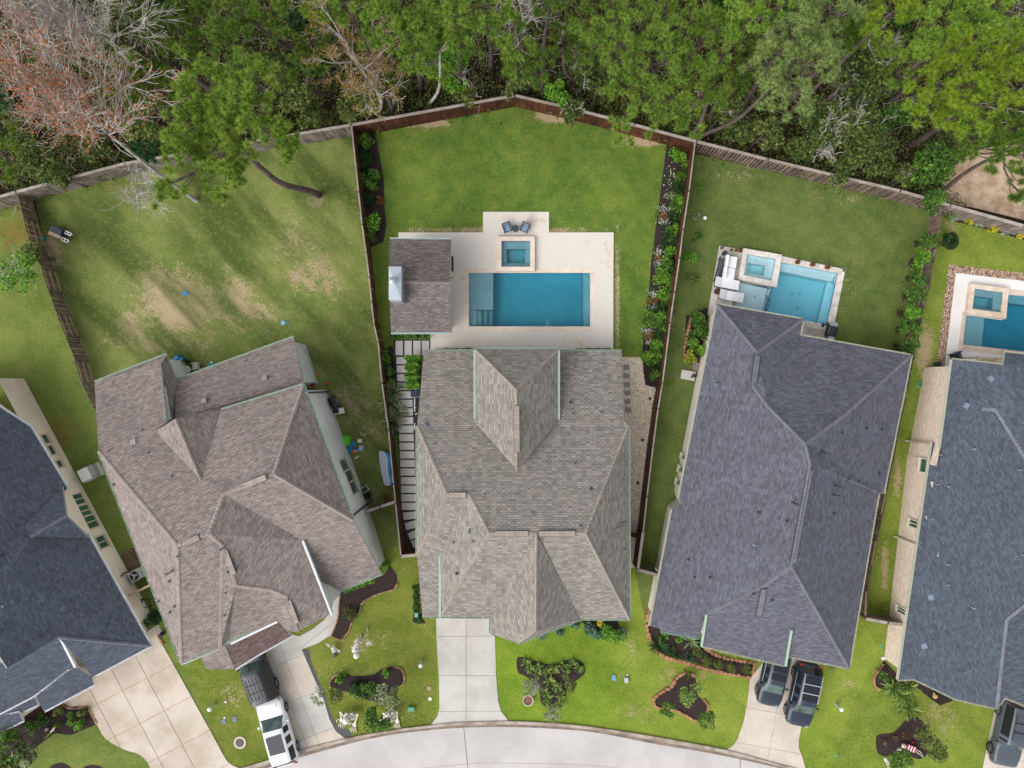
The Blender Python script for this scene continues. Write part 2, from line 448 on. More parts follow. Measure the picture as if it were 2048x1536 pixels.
lawn3 = lawn('turf_right', srgb(88, 108, 54, .92), srgb(116, 130, 70, .92), srgb(146, 138, 78, .7),
             [(1470, 350, 60, 30, .55), (1700, 390, 90, 30, .5), (1690, 560, 40, 60, .5), (1285, 1300, 30, 60, .7), (1275, 1420, 60, 30, .75), (1400, 1355, 30, 25, .7), (1340, 650, 20, 90, .4), (1440, 1430, 50, 40, .6)], strawk=.42, pk=.75)
lawn4 = lawn('turf_far_right', srgb(112, 134, 50, .85), srgb(142, 158, 64, .85), srgb(166, 158, 86, .74),
             [(1850, 700, 22, 70, .95), (1795, 950, 12, 60, .85), (1770, 1130, 10, 70, .85), (1880, 1440, 60, 60, .5), (1905, 455, 18, 14, .9)], strawk=.45)
frontC = lawn('turf_front', srgb(108, 138, 42, .85), srgb(134, 160, 52, .85), srgb(160, 162, 74, .75),
              [(1260, 1310, 30, 60, .6), (1270, 1420, 45, 30, .7), (1440, 1440, 40, 30, .6), (1400, 1350, 30, 25, .7), (1335, 1350, 60, 30, .6), (1700, 1370, 50, 60, .5)], strawk=.42, pk=.72, blend=(1185, 1290, srgb(122, 144, 52, .85), srgb(150, 166, 68, .85)))
front3 = lawn('turf_front_right', srgb(122, 144, 52, .85), srgb(150, 166, 68, .85), srgb(172, 160, 92, .75), [(1400, 1350, 30, 25, .7), (1335, 1350, 60, 30, .6), (1700, 1370, 50, 60, .5), (1870, 1400, 60, 50, .5)], strawk=.5)
front1 = lawn('turf_front_left', srgb(108, 126, 46, .8), srgb(138, 148, 64, .8), srgb(168, 150, 88, .72), [(700, 1345, 60, 30, .6), (740, 1290, 60, 40, .55), (470, 1385, 30, 40, .7), (820, 1430, 15, 60, .5), (560, 1300, 20, 20, .3)], strawk=.5, pk=.72)

g = lambda *a: P(list(a))
split0 = g((262, 1000), (330, 1240), (372, 1338), (420, 1440), (455, 1560))
sheet('lawn', [(-75, bk[0][1]), bk[0], f01[0]] + f01[1:] + split0 + g((455, 1800), (-900, 1800)), 0.0, lawnL)
front_y = -12.2
sheet('lawn', bk[1:6] + f1c + g((620, 1085), (500, 1200), (372, 1338)) + split0[1::-1] + f01[:0:-1], 0.0, lawn1)
sheet('lawn', g((620, 1085)) + [f1c[-1]] + g((872, 1160), (874, 1800), (455, 1800), (455, 1560), (420, 1440), (372, 1338), (500, 1200)), 0.0, front1)
sheet('lawn', bk[6:9] + [bk[9]] + fc3 + g((1240, 1160), (872, 1160)) + [f1c[-1]] + f1c[::-1][1:] , 0.0, lawnC, [hC, hsC])
sheet('lawn', g((872, 1160), (1240, 1160)) + [fc3[-1]] + g((1252, 1200), (1238, 1300), (1232, 1400), (1228, 1800), (874, 1800)), 0.0, frontC)
sheet('lawn', fc3[:1] + bk[10:12] + f34 + g((1700, 1290), (1290, 1240)) + fc3[:0:-1], 0.0, lawn3, [h3, hs3])
sheet('lawn', [fc3[-1]] + g((1290, 1240), (1700, 1290)) + [f34[-1]] + g((1760, 1300), (1700, 1420), (1655, 1560), (1640, 1800), (1228, 1800), (1232, 1400), (1238, 1300), (1252, 1200)), 0.0, frontC)
sheet('lawn', [f34[0]] + bk[12:] + [(75, bk[-1][1])] + g((3000, 1800), (1640, 1800), (1655, 1560), (1700, 1420), (1760, 1300)) + f34[::-1][:-1], 0.0, lawn4, [h4, hs4])

# ------------------------------------------------------------------ pale sandy clearing at the right edge of the wood
sandy = mat('sandy_soil', srgb(206, 180, 156, .85), .95, col2=srgb(176, 146, 120, .85), var=.3, s1=1.2, s2=6, bump=.06, bscale=12)
sheet('sandy_clearing', P(smooth_path([(1890, 398), (1900, 340), (1960, 300), (2040, 290), (2150, 300), (2200, 440), (2150, 468), (2048, 440), (1960, 418)], True)), -.015, sandy)

# ------------------------------------------------------------------ concrete
conc = mat('street_concrete', srgb(206, 201, 199, .78), .85, col2=srgb(192, 187, 184, .78), var=.09, s1=.25, s2=1.4, bump=.004, grain=.05)
conc_d = mat('driveway_concrete', srgb(206, 202, 195, .78), .85, col2=srgb(192, 188, 181, .78), var=.06, s1=.5, s2=2.5, objr=.035, grain=.05)
conc_w = mat('warm_concrete', srgb(216, 204, 191, .78), .85, col2=srgb(202, 190, 176, .78), var=.06, s1=.6, s2=2.5, objr=.04, grain=.05)
conc_t = mat('tan_concrete', srgb(214, 202, 188, .78), .85, col2=srgb(190, 176, 158, .78), var=.08, s1=.35, s2=2.5, objr=.03, grain=.05)
joint_t = mat('tan_joint', srgb(200, 160, 122, .8), .9, var=.15)
joint = mat('joint', srgb(120, 112, 104, .8), .95, var=.2, s2=4)
curb_m = mat('kerb_concrete', srgb(190, 178, 166, .78), .9, col2=srgb(150, 134, 120, .78), var=.15, s1=.9, s2=6, objr=.05)
gutter_m = mat('gutter_stain', srgb(150, 136, 122, .78), .9, col2=srgb(122, 108, 96, .78), var=.15, s1=1.3, s2=7)

def slabs(root, poly, o, ang, us, vs, z, mats, gap=.025, name='slab', thick=.03):
    """cut poly (metres) into slabs on a grid; o = origin px, ang = direction of u in px space, us / vs = line positions in px"""
    ca, sa = math.cos(math.radians(ang)), math.sin(math.radians(ang))
    f = lambda u, v: W2(o[0] + u * ca - v * sa, o[1] + u * sa + v * ca)
    k = 0
    for i in range(len(us) - 1):
        for j in range(len(vs) - 1):
            gp = gap / PX / 2
            cell = [f(us[i] + gp, vs[j] + gp), f(us[i + 1] - gp, vs[j] + gp), f(us[i + 1] - gp, vs[j + 1] - gp), f(us[i] + gp, vs[j + 1] - gp)]
            c = clip_poly(poly, cell)
            if not c: continue
            m = mats[k % len(mats)] if isinstance(mats, list) else mats; k += 1
            obj_prism(name, c, z - thick, z, m, root)
def obj_prism(name, poly, z0, z1, m, parent=None):
    b = MB(); b.prism(list(poly), z0, z1); return b.build(name, m, parent)
def structure(name, loc=(0, 0, 0)):
    o = thing(name, None, None, loc); o['kind'] = 'structure'; return o

# street: kerb and gutter follow the outer arc
KERB = [(300, 1590), (400, 1562), (470, 1539), (527, 1522), (594, 1500), (699, 1474), (790, 1458), (862, 1449), (912, 1444), (1024, 1441), (1144, 1448), (1249, 1462), (1349, 1479), (1454, 1499), (1536, 1521), (1608, 1540), (1700, 1566), (1800, 1600)]
GUT = [(300, 1606), (400, 1578), (470, 1556), (527, 1539), (592, 1517), (712, 1484), (780, 1470), (832, 1463), (912, 1456), (1024, 1454), (1144, 1460), (1215, 1469), (1311, 1488), (1424, 1507), (1536, 1531), (1608, 1551), (1700, 1578), (1800, 1614)]
CL = [(300, 1690), (560, 1607), (740, 1552), (919, 1529), (1024, 1526), (1224, 1534), (1400, 1572), (1800, 1690)]
kerb = P(smooth_path(KERB, k=4)); gut = P(smooth_path(GUT, k=4)); cl = P(smooth_path(CL, k=6))
mid = [((a[0] * .5 + b[0] * .5), (a[1] * .5 + b[1] * .5)) for a, b in zip(kerb, gut)]
road = structure('road')
sheet('joint_bed', gut + P([(1800, 2000), (300, 2000)]), .004, joint, parent=road)
def between(poly, x0, x1, x0b, x1b):
    return clip_poly(poly, P([(x0, 1300), (x1, 1300), (x1b, 2000), (x0b, 2000)]))
upper = gut + cl[::-1]; lower = cl + P([(1800, 2000), (300, 2000)])
for a, b, a2, b2 in ((250, 911, 560, 982), (912.5, 1488, 983.5, 1462), (1489.5, 1900, 1463.5, 1700)):
    for pl in (upper, grow(lower, -.02)):
        sheet('slab', between(pl, a, b, a2, b2), .012, conc, parent=road)
kb = structure('kerb')
n = len(kerb)
for i in range(0, n - 1, 3):
    seg = kerb[i:i + 4] + mid[i:i + 4][::-1]
    obj_prism('kerb_stone', grow(seg, -.006), 0, .12, curb_m, kb)
sheet('gutter_pan', mid + gut[::-1], .008, gutter_m, parent=kb)

# driveways
dC = P([(872, 1215), (980, 1215), (980, 1267), (990, 1272), (992, 1345), (996, 1400), (1002, 1422), (1017, 1441)] + [(862, 1449), (868, 1441), (875, 1432), (879, 1415), (878, 1360), (873, 1272)])
t = structure('driveway'); sheet('joint_bed', dC, .012, joint, parent=t)
slabs(t, dC, (931, 1272), 0.0, [-90, 1.5, 120], [-80, 0, 79, 150, 200], .045, [conc_d])
d1 = P([(470, 1320), (560, 1240), (604, 1299), (626, 1350), (648, 1399), (659, 1437), (672, 1462), (692, 1477), (540, 1523), (511, 1412)])
t = structure('driveway'); sheet('joint_bed', d1, .012, joint, parent=t)
slabs(t, d1, (572, 1336), 68.4, [-110, -12, 66, 145, 230], [-120, -6, 18, 140], .045, [conc_d, conc_d, conc_w, conc_w, conc_w, conc_d], gap=.02)
walk1 = P([(560, 1262), (599, 1272), (625, 1258), (648, 1240), (662, 1222), (667, 1200), (668, 1180), (680, 1170), (681, 1185), (678, 1205), (677, 1235), (662, 1270), (634, 1287), (604, 1298)])
t = structure('front_walk'); sheet('joint_bed', walk1, .02, joint, parent=t)
slabs(t, walk1, (645, 1262), 52, [-110, -70, -36, 0, 36, 80], [-80, 80], .05, conc_d)
d3 = P([(1548, 1280), (1645, 1280), (1636, 1347), (1620, 1400), (1603, 1450), (1597, 1480), (1597, 1494), (1603, 1510), (1612, 1541), (1530, 1520), (1453, 1499), (1466, 1490), (1475, 1478), (1488, 1440), (1495, 1402), (1500, 1357), (1526, 1324)])
t = structure('driveway'); sheet('joint_bed', d3, .012, joint, parent=t)
slabs(t, d3, (1555, 1426), 10.5, [-90, -3, 80], [-160, -82, 0, 72, 110, 160], .045, [conc_w], gap=.02)
d4 = P([(1998, 1370), (2150, 1430), (2150, 1640), (1950, 1600), (1965, 1536), (1976, 1480), (1990, 1418)])
t = structure('driveway'); sheet('joint_bed', d4, .012, joint, parent=t)
slabs(t, d4, (2060, 1470), 14, [-100, 0, 100], [-110, -30, 55, 160], .045, [conc_w], gap=.02)
d0 = P([(310, 1262)] + smooth_path([(347, 1328), (422, 1463), (455, 1522), (480, 1541), (430, 1570), (320, 1600), (302, 1536), (280, 1509), (250, 1499), (212, 1477), (195, 1449), (174, 1411)], k=3) + [(152, 1412), (140, 1413), (128, 1406), (150, 1370), (280, 1285)])
t = structure('driveway'); sheet('joint_bed', d0, .012, joint_t, parent=t)
slabs(t, d0, (347, 1330), 152.2, [-20, 58, 113, 170, 300], [-340, -303, -226, -149, -72, 2, 70][::1], .045, [conc_t], gap=.04)

# cobble edging strip beside the left driveway
cob = mat('cobble', srgb(140, 140, 148, .85), .85, col2=srgb(116, 116, 124, .85), var=.2, s1=3, s2=9, objr=.25, island=.25)
cobj = mat('cobble_joint', srgb(92, 92, 96, .8), .95, var=.2)
strip = P([(606, 1299), (619, 1299), (622, 1322), (634, 1352), (648, 1385), (657, 1415), (664, 1434), (676, 1452), (697, 1460), (704, 1473), (692, 1477), (672, 1462), (659, 1437), (648, 1399), (626, 1350)])
t = structure('cobble_strip'); sheet('joint_bed', strip, .01, cobj, parent=t)
b = MB()
for i in range(60):
    for j in range(18):
        x, y = 600 + j * 6.2 + (3 if i % 2 else 0), 1298 + i * 3.1
        c = clip_poly(strip, P([(x + .4, y + .4), (x + 5.8, y + .4), (x + 5.8, y + 2.8), (x + .4, y + 2.8)]))
        if c: b.prism(c, 0, .05 + random.random() * .012)
o = b.build('cobble', cob, t); o['kind'] = 'stuff'
st2 = P([(528, 1498), (543, 1500), (545, 1518), (530, 1523)])
t = structure('cobble_strip'); b = MB()
for i in range(9):
    for j in range(5):
        x, y = 526 + j * 5, 1497 + i * 3
        c = clip_poly(st2, P([(x + .3, y + .3), (x + 4.7, y + .3), (x + 4.7, y + 2.7), (x + .3, y + 2.7)]))
        if c: b.prism(c, 0, .05)
o = b.build('cobble', cob, t); o['kind'] = 'stuff'

# ------------------------------------------------------------------ pool terraces
def pavermat(name, a, b, mortar, bw, stain):
    t = NT(name)
    br = t.n('ShaderNodeTexBrick', Vector=t.pos(), Color1=a, Color2=b, Mortar=mortar, Scale=1.0, Mortar__Size=.012, Mortar__Smooth=.3, Brick__Width=bw, Row__Height=bw)
    br.offset = 0
    st = t.rng(t.noise(.45, 5.0, .7), .57, .68)
    c = t.mix(t.math('MULTIPLY', st, .5), br.outputs[0], stain)
    c = t.gain(c, t.math('MULTIPLY_ADD', t.noise(3.0, 4.0, .7), .16, .92))
    return t.bsdf(c, .8, .2, bump=br.outputs[1], bd=-.006)
deck_m = pavermat('cream_pavers', srgb(226, 218, 207, .84), srgb(228, 220, 210, .84), srgb(221, 212, 202, .84), .235, srgb(214, 180, 140, .85))
cop_m = mat('coping_stone', srgb(230, 216, 202, .86), .75, col2=srgb(220, 202, 184, .86), var=.05, s1=1, s2=5, objr=.05)
trav = mat('travertine', srgb(208, 200, 194, .84), .8, col2=srgb(176, 166, 160, .84), var=.12, s1=1.2, s2=5, objr=.07)
cop3_m = mat('ivory_coping', srgb(226, 220, 214, .86), .75, col2=srgb(206, 196, 188, .86), var=.06, s1=1.5, s2=5, objr=.05)
white_conc = mat('white_concrete', srgb(232, 229, 226, .88), .85, col2=srgb(222, 218, 214, .88), var=.03, s1=.4, s2=2)
seam = mat('paver_seam', srgb(170, 156, 142, .8), .9, var=.1)

def ring(root, outer, inner, z, m, step=1.25, name='coping_stone', z0=0.0):
    """coping stones between two quads with matching corners"""
    n = len(outer)
    for i in range(n):
        a, b, c, d = outer[i], outer[(i + 1) % n], inner[(i + 1) % n], inner[i]
        L = math.dist(a, b); k = max(1, round(L / step))
        for j in range(k):
            t0, t1 = j / k, (j + 1) / k; gp = .006 / max(L, .1)
            t0 += gp; t1 -= gp
            q = [(a[0] + (b[0] - a[0]) * t0, a[1] + (b[1] - a[1]) * t0), (a[0] + (b[0] - a[0]) * t1, a[1] + (b[1] - a[1]) * t1),
                 (d[0] + (c[0] - d[0]) * t1, d[1] + (c[1] - d[1]) * t1), (d[0] + (c[0] - d[0]) * t0, d[1] + (c[1] - d[1]) * t0)]
            obj_prism(name, q, z0, z, m, root)

def watermat(name, tint, dens, sc=1.6, bstr=.09):
    t = NT(name)
    tr = t.n('ShaderNodeBsdfTransparent', Color=(1, 1, 1, 1))
    gl = t.n('ShaderNodeBsdfGlossy', Color=(.9, .95, 1, 1), Roughness=.04)
    bm = t.n('ShaderNodeBump', Height=t.noise(sc, 3.0, .6, dist=.6), Distance=bstr, Strength=.7)
    t.set(gl.inputs['Normal'], bm.outputs[0])
    fr = t.n('ShaderNodeFresnel', IOR=1.33); t.set(fr.inputs['Normal'], bm.outputs[0])
    ms = t.n('ShaderNodeMixShader'); t.set(ms.inputs[0], fr.outputs[0]); t.set(ms.inputs[1], tr.outputs[0]); t.set(ms.inputs[2], gl.outputs[0])
    t.t.links.new(ms.outputs[0], t.out.inputs['Surface'])
    ab = t.n('ShaderNodeVolumeAbsorption', Color=tint, Density=dens); t.t.links.new(ab.outputs[0], t.out.inputs['Volume'])
    return t.m
def plaster(name, a, b):
    t = NT(name); c = t.mix(t.rng(t.noise(.7, 6.0, .75), .36, .64), a, b)
    # fine random mottling of the finish colour
    c = t.gain(c, t.math('MULTIPLY_ADD', t.noise(12.0, 4.0, .8), .3, .85))
    return t.bsdf(c, .6, .3)
pl_blue = plaster('blue_grey_plaster', (.34, .43, .455, 1), (.27, .365, .40, 1))
pl_aqua = plaster('aqua_plaster', (.66, .75, .76, 1), (.60, .71, .74, 1))
waterC = watermat('water_teal', (.34, .90, .975, 1), .85)
water3 = watermat('water_aqua', (.08, .80, .92, 1), .42)
water4 = watermat('water_deep_teal', (.3, .89, .97, 1), 1.0, 3.5, .06)
tile_m = mat('waterline_tile', srgb(70, 92, 104, .8), .3, var=.2, s2=8)

def basin(root, outline, cells, top, pm, water_z, wm, wall_top=-.0):
    """cells: list of (polygon, depth) tiling the outline; builds floor, risers, walls and the body of water"""
    b = MB()
    for poly, dep in cells:
        q = poly if area2(poly) > 0 else poly[::-1]
        b.add([(x, y, -dep) for x, y in q], [tuple(range(len(q)))])
        for i in range(len(q)):
            a, c = q[i], q[(i + 1) % len(q)]
            b.add([(a[0], a[1], -dep), (c[0], c[1], -dep), (c[0], c[1], -3.0), (a[0], a[1], -3.0)], [(0, 3, 2, 1)])
    b.build('basin_floor', pm, root)
    q = outline if area2(outline) > 0 else outline[::-1]
    b = MB()
    for i in range(len(q)):
        a, c = q[i], q[(i + 1) % len(q)]
        b.add([(a[0], a[1], -3.0), (c[0], c[1], -3.0), (c[0], c[1], top - .18), (a[0], a[1], top - .18)], [(3, 2, 1, 0)])
    b.build('basin_wall', pm, root)
    b = MB()
    for i in range(len(q)):
        a, c = q[i], q[(i + 1) % len(q)]
        b.add([(a[0], a[1], top - .18), (c[0], c[1], top - .18), (c[0], c[1], top), (a[0], a[1], top)], [(3, 2, 1, 0)])
    b.build('waterline_tile', tile_m, root)
    b = MB(); b.prism(grow(q, -.006), -2.9, water_z)
    return b.build('water', wm, root)

# centre garden: cream terrace, pool and spa
deckC_p = P([(797, 465), (966, 465), (966, 424), (1098, 424), (1098, 465), (1227, 465), (1226, 712), (861, 712), (861, 668), (797, 668)])
o = sheet('pool_deck', deckC_p, .05, deck_m, [grow(poolC, .02), grow(spaC, .02)], thick=.08)
pc = thing('swimming_pool', 'long rectangular teal pool with tanning shelf in the cream terrace', 'swimming pool', (*W2(1059, 600), 0))
bx = lambda x0, y0, x1, y1: P([(x0, y1), (x1, y1), (x1, y0), (x0, y0)])
cells = [(bx(938, 546, 986, 619), .42), (bx(938, 619, 953, 653), .42), (bx(953, 619, 964, 653), .62), (bx(964, 619, 975, 653), .82), (bx(975, 619, 986, 653), 1.02),
         (bx(986, 546, 1168, 653), 1.75), (bx(1168, 546, 1180, 653), .75)]
basin(pc, poolC, cells, .05, pl_blue, -.06, waterC)
ring(pc, P([(929, 537), (1189, 537), (1189, 662), (929, 662)]), poolC, .062, cop_m)
edge_m = mat('step_edge_tile', srgb(30, 66, 84, .8), .4, var=.1)
b = MB()
for x in (964, 975, 986): b.bar((*W2(x - .7, 619), -.4 - (x - 953) / 11 * .2 + .2), (*W2(x - .7, 653), -.4 - (x - 953) / 11 * .2 + .2), .05, .02)
b.bar((*W2(938, 619), -.40), (*W2(986, 619), -.40), .03, .02); b.build('step_edge', edge_m, pc)
sp = thing('spa', 'square raised spa with cream coping above the long teal pool', 'hot tub', (*W2(1031, 510), 0))
basin(sp, spaC, [(spaC, .75), ], .38, pl_blue, .28, waterC)
bi = P([(1013, 498), (1050, 498), (1050, 526), (1013, 526)])
b = MB()
q = [P([(1003, 484), (1060, 484), (1060, 498), (1003, 498)]), P([(1003, 526), (1060, 526), (1060, 535), (1003, 535)]), P([(1003, 498), (1013, 498), (1013, 526), (1003, 526)]), P([(1050, 498), (1060, 498), (1060, 526), (1050, 526)])]
for k in q: b.prism(grow(k, -.01), -.75, -.12)
b.build('bench', pl_blue, sp)
ring(sp, P([(994, 475), (1069, 475), (1069, 544), (994, 544)]), spaC, .40, cop_m, 1.0)
b = MB(); b.box((*W2(1031, 541), .2), (1.0, .05, .06)); b.build('spillway', steel, sp)
# pool jets and ladder rail
for x, y in ((1094, 546), (1180, 564), (1180, 623), (1094, 653)):
    b = MB(); b.lathe((*W2(x, y), .05), [(.07, 0), (.07, .03), (.03, .035)], 8); b.build('deck_jet', steel, pc)

# right garden: travertine terrace, aqua pool, raised spa
d3o = P([(1438, 491), (1484, 499), (1561, 512), (1690, 539), (1661, 684), (1600, 676), (1590, 720), (1430, 660), (1415, 628)])
t3 = structure('pool_terrace'); sheet('joint_bed', d3o, .03, seam, [h3, hs3], parent=t3)
solid3 = grow(pool3, .36); sp3o = P([(1484, 498), (1561, 511), (1550, 576), (1474, 560)])
def tri_slabs(root, regions, z, m, name='paving_stone'):
    for poly, (o_, ang, us, vs) in regions: slabs(root, poly, o_, ang, us, vs, z, m, gap=.012, name=name)
st = [i * 15.5 for i in range(-2, 14)]
tri_slabs(t3, [(P([(1438, 491), (1484, 499), (1474, 561), (1464, 607), (1462, 620), (1500, 630), (1500, 690), (1430, 660), (1415, 628)]), ((1438, 491), 10.5, st, st)),
               (P([(1600, 648), (1660, 660), (1656, 690), (1596, 690)]), ((1600, 640), 10.5, st, st))], .055, trav)
p3 = thing('swimming_pool', 'bright aqua rectangular pool with pale steps behind the dark blue-grey roof', 'swimming pool', (*W2(1600, 590), 0))
c3 = [(P([(1476, 564), (1537, 576), (1526, 625), (1466, 612)]), .3), (P([(1537, 576), (1548, 576), (1545, 590), (1534, 628), (1526, 625)]), .55),
      (P([(1548, 576), (1561, 525), (1558, 538), (1670, 560), (1650, 649), (1534, 627), (1545, 590)]), 1.5),
      (P([(1561, 525), (1675, 547), (1670, 562), (1558, 539)]), .45), (P([(1675, 547), (1653, 650), (1645, 648), (1666, 560)]), 1.0)]
basin(p3, pool3, c3, .05, pl_aqua, -.05, water3)
def strip_stones(root, a, b, c, d, z, m, step=1.0, name='coping_stone'):
    L = math.dist(a, b); k = max(1, round(L / step))
    for j in range(k):
        t0, t1 = j / k + .004, (j + 1) / k - .004
        q = [(a[0] + (b[0] - a[0]) * t, a[1] + (b[1] - a[1]) * t) for t in (t0, t1)] + [(d[0] + (c[0] - d[0]) * t, d[1] + (c[1] - d[1]) * t) for t in (t1, t0)]
        obj_prism(name, q, 0, z, m, root)
strip_stones(p3, *P([(1561, 512), (1690, 539), (1675, 547), (1561, 525)]), .07, cop3_m)
strip_stones(p3, *P([(1690, 539), (1665, 664), (1653, 650), (1675, 547)]), .07, cop3_m)
strip_stones(p3, *P([(1665, 664), (1462, 622), (1466, 612), (1653, 650)]), .07, cop3_m)
b = MB()
for k in range(3):
    x = 1537 + k * 5; y0 = 591 + k * 3
    b.bar((*W2(x, y0), -.28 - .25 * k), (*W2(x - 7, 627), -.28 - .25 * k), .04, .02); b.bar((*W2(x - 4, y0 - 1), -.28 - .25 * k), (*W2(x, y0), -.28 - .25 * k), .04, .02)
b.bar((*W2(1546, 576), -.28), (*W2(1531, 626), -.28), .05, .02)
b.build('step_edge', edge_m, p3)
for x, y in ((1600, 583), (1615, 583), (1611, 611), (1512, 592)):
    b = MB(); b.lathe((*W2(x, y), -1.5 if x > 1550 else -.3), [(.13, 0), (.13, .01), (.09, .015)], 12); b.build('drain_cover', mat('drain', srgb(170, 214, 220, .8), .5), p3)
s3 = thing('spa', 'raised travertine spa with pale aqua water beside white lounge chairs', 'hot tub', (*W2(1517, 537), 0))
basin(s3, spa3, [(spa3, .72)], .34, pl_aqua, .24, water3)
inn = P([(1496, 525), (1531, 531), (1529, 551), (1494, 545)])
b = MB()
for i in range(4):
    o4, i4 = spa3, inn
    b.prism([o4[i], o4[(i + 1) % 4], i4[(i + 1) % 4], i4[i]], -.72, -.1)
b.build('bench', pl_aqua, s3)
ring(s3, sp3o, spa3, .36, cop3_m, 1.0)

# far right garden: white terrace, deep teal pool, gravel band
peb = mat('river_gravel', srgb(204, 176, 156, .85), .85, var=.15, s2=8, island=.4)
pebm = mat('gravel_bed', srgb(150, 122, 102, .8), .95, col2=srgb(110, 84, 68, .8), var=.3, s1=5, s2=14)
def gravel(name, poly, n, size, m, z=.02, label=None):
    xs = [p[0] for p in poly]; ys = [p[1] for p in poly]
    pts = inside(np.c_[RNG.uniform(min(xs), max(xs), n), RNG.uniform(min(ys), max(ys), n)], poly)
    k = len(pts); r = RNG.uniform(.55, 1.15, k) * size; a = RNG.uniform(0, 6.28, k); asp = RNG.uniform(.6, 1, k)
    ca, sa = np.cos(a), np.sin(a); V = np.zeros((k, 6, 3), np.float32)
    for i, (x, y, z_) in enumerate(((1, 0, 0), (0, 1, 0), (-1, 0, 0), (0, -1, 0), (.15, .1, .8), (-.2, -.1, .7))):
        X, Y = x * r, y * r * asp
        V[:, i, 0] = pts[:, 0] + X * ca - Y * sa; V[:, i, 1] = pts[:, 1] + X * sa + Y * ca; V[:, i, 2] = z + z_ * r * .7
    F0 = np.array([(0, 1, 4), (1, 2, 5), (1, 5, 4), (2, 3, 5), (3, 0, 4), (3, 4, 5)])
    F = (np.arange(k)[:, None, None] * 6 + F0[None]).reshape(-1, 3)
    o = obj(name, V.reshape(-1, 3), F, m, None, loc=(float(pts[:, 0].mean()), float(pts[:, 1].mean()), 0)); o['kind'] = 'stuff'
    if label: o['label'] = label; o['category'] = 'gravel'
    return o
def inside(pts, poly):
    x, y = pts[:, 0], pts[:, 1]; c = np.zeros(len(pts), bool); n = len(poly)
    for i in range(n):
        (x0, y0), (x1, y1) = poly[i], poly[i - 1]
        if y0 == y1: continue
        c ^= ((y0 > y) != (y1 > y)) & (x < (x1 - x0) * (y - y0) / (y1 - y0) + x0)
    return pts[c]
gb = P([(1898, 529), (2250, 570), (2250, 586), (1911, 546), (1888, 733), (1872, 731)])
sheet('gravel_bed', gb, .006, pebm)
gravel('gravel', gb, 16000, .055, peb, label='loose tan river gravel round the white pool terrace')
steelband = mat('edging', (.05, .05, .05, 1), .6)
d4o = P([(1911, 546), (2250, 586), (2250, 740), (1888, 740)])
sheet('pool_deck', d4o, .05, white_conc, [h4, hs4], thick=.07)
p4 = thing('swimming_pool', 'deep teal pool with tan coping in the white terrace at the right edge', 'swimming pool', (*W2(2010, 650), 0))
c4 = [(P([(1931, 631), (1976, 637), (1970, 695), (1925, 689)]), .42), (P([(1976, 637), (1981, 638), (1975, 696), (1970, 695)]), .7), (P([(1981, 638), (1986, 639), (1980, 696), (1975, 696)]), 1.0),
      (P([(1986, 639), (2004, 641), (2009, 602), (2160, 619), (2160, 715), (1980, 696)]), 1.8), (P([(2010, 589), (2160, 603), (2160, 619), (2009, 602)]), .6)]
basin(p4, pool4, c4, .05, pl_blue, -.05, water4)
cop4 = mat('tan_coping', srgb(222, 206, 190, .86), .75, col2=srgb(206, 186, 166, .86), var=.07, s1=1.5, s2=5, objr=.06)
strip_stones(p4, *P([(2011, 578), (2150, 592), (2150, 603), (2010, 589)]), .065, cop4)
strip_stones(p4, *P([(1924, 622), (1916, 700), (1925, 689), (1931, 631)]), .065, cop4)
strip_stones(p4, *P([(1916, 700), (2150, 726), (2150, 715), (1925, 689)]), .065, cop4)
s4 = thing('spa', 'square raised spa with wide tan coping on the white terrace', 'hot tub', (*W2(1968, 602), 0))
basin(s4, spa4, [(spa4, .7)], .38, pl_blue, .28, waterC)
b = MB(); inn = P([(1946, 591), (1988, 596), (1986, 619), (1943, 613)])
for i in range(4): b.prism([spa4[i], spa4[(i + 1) % 4], inn[(i + 1) % 4], inn[i]], -.7, -.1)
b.build('bench', pl_blue, s4)
ring(s4, P([(1935, 568), (2011, 578), (2005, 639), (1927, 629)]), spa4, .40, cop4, 1.0)

# ------------------------------------------------------------------ slab path left of the centre house
pbed = mat('black_gravel', srgb(58, 58, 62, .8), .95, col2=srgb(78, 76, 78, .8), var=.3, s1=4, s2=14, bump=.03)
sheet('gravel_bed', P([(786, 679), (861, 679), (861, 703), (842, 703), (842, 1112), (808, 1108), (796, 880), (790, 740)]), .008, pbed)
slab_m = mat('pale_slab', srgb(214, 210, 208, .86), .8, col2=srgb(204, 200, 198, .86), var=.05, s1=1, s2=4, objr=.04)
pth = structure('slab_path')
def stone(px, py, wx, wy, rz=0.0, m=slab_m, parent=pth, name='slab', z=.055):
    b = MB(); b.box((*W2(px, py), z / 2), (wx * PX, wy * PX, z), math.radians(-rz)); return b.build(name, m, parent)
for x in (798.5, 816.5, 834, 851): stone(x, 696, 14.5, 29)
y = 721.0; k = 0
while y < 1015:
    stone(807.5 + k * .63, y, 29, 14.2); y += 17.15; k += 1
for x, yy, wd, r in ((820, 1031, 27, -6), (823, 1050, 24, -15), (828, 1069, 22, -24), (832, 1086, 16, -24)): stone(x, yy, wd, 14.5, r)

# river rock strip right of the centre house
sheet('gravel_bed', P([(1238, 714), (1284, 714), (1290, 770), (1312, 775), (1285, 1010), (1275, 1135), (1240, 1135)]), .006, mat('tan_gravel_bed', srgb(216, 192, 160, .9), .95, col2=srgb(190, 168, 140, .9), var=.3, s1=5, s2=16))
gravel('gravel', P([(1244, 716), (1284, 716), (1290, 770), (1310, 777), (1283, 1010), (1273, 1133), (1244, 1133)]), 14000, .05, mat('mixed_pebble', srgb(238, 218, 190, .95), .85, col2=srgb(212, 204, 198, .95), var=.2, s1=6, s2=9, island=.4), label='mixed tan river pebbles in the strip beside the brown-grey roof')
pebs = MB()
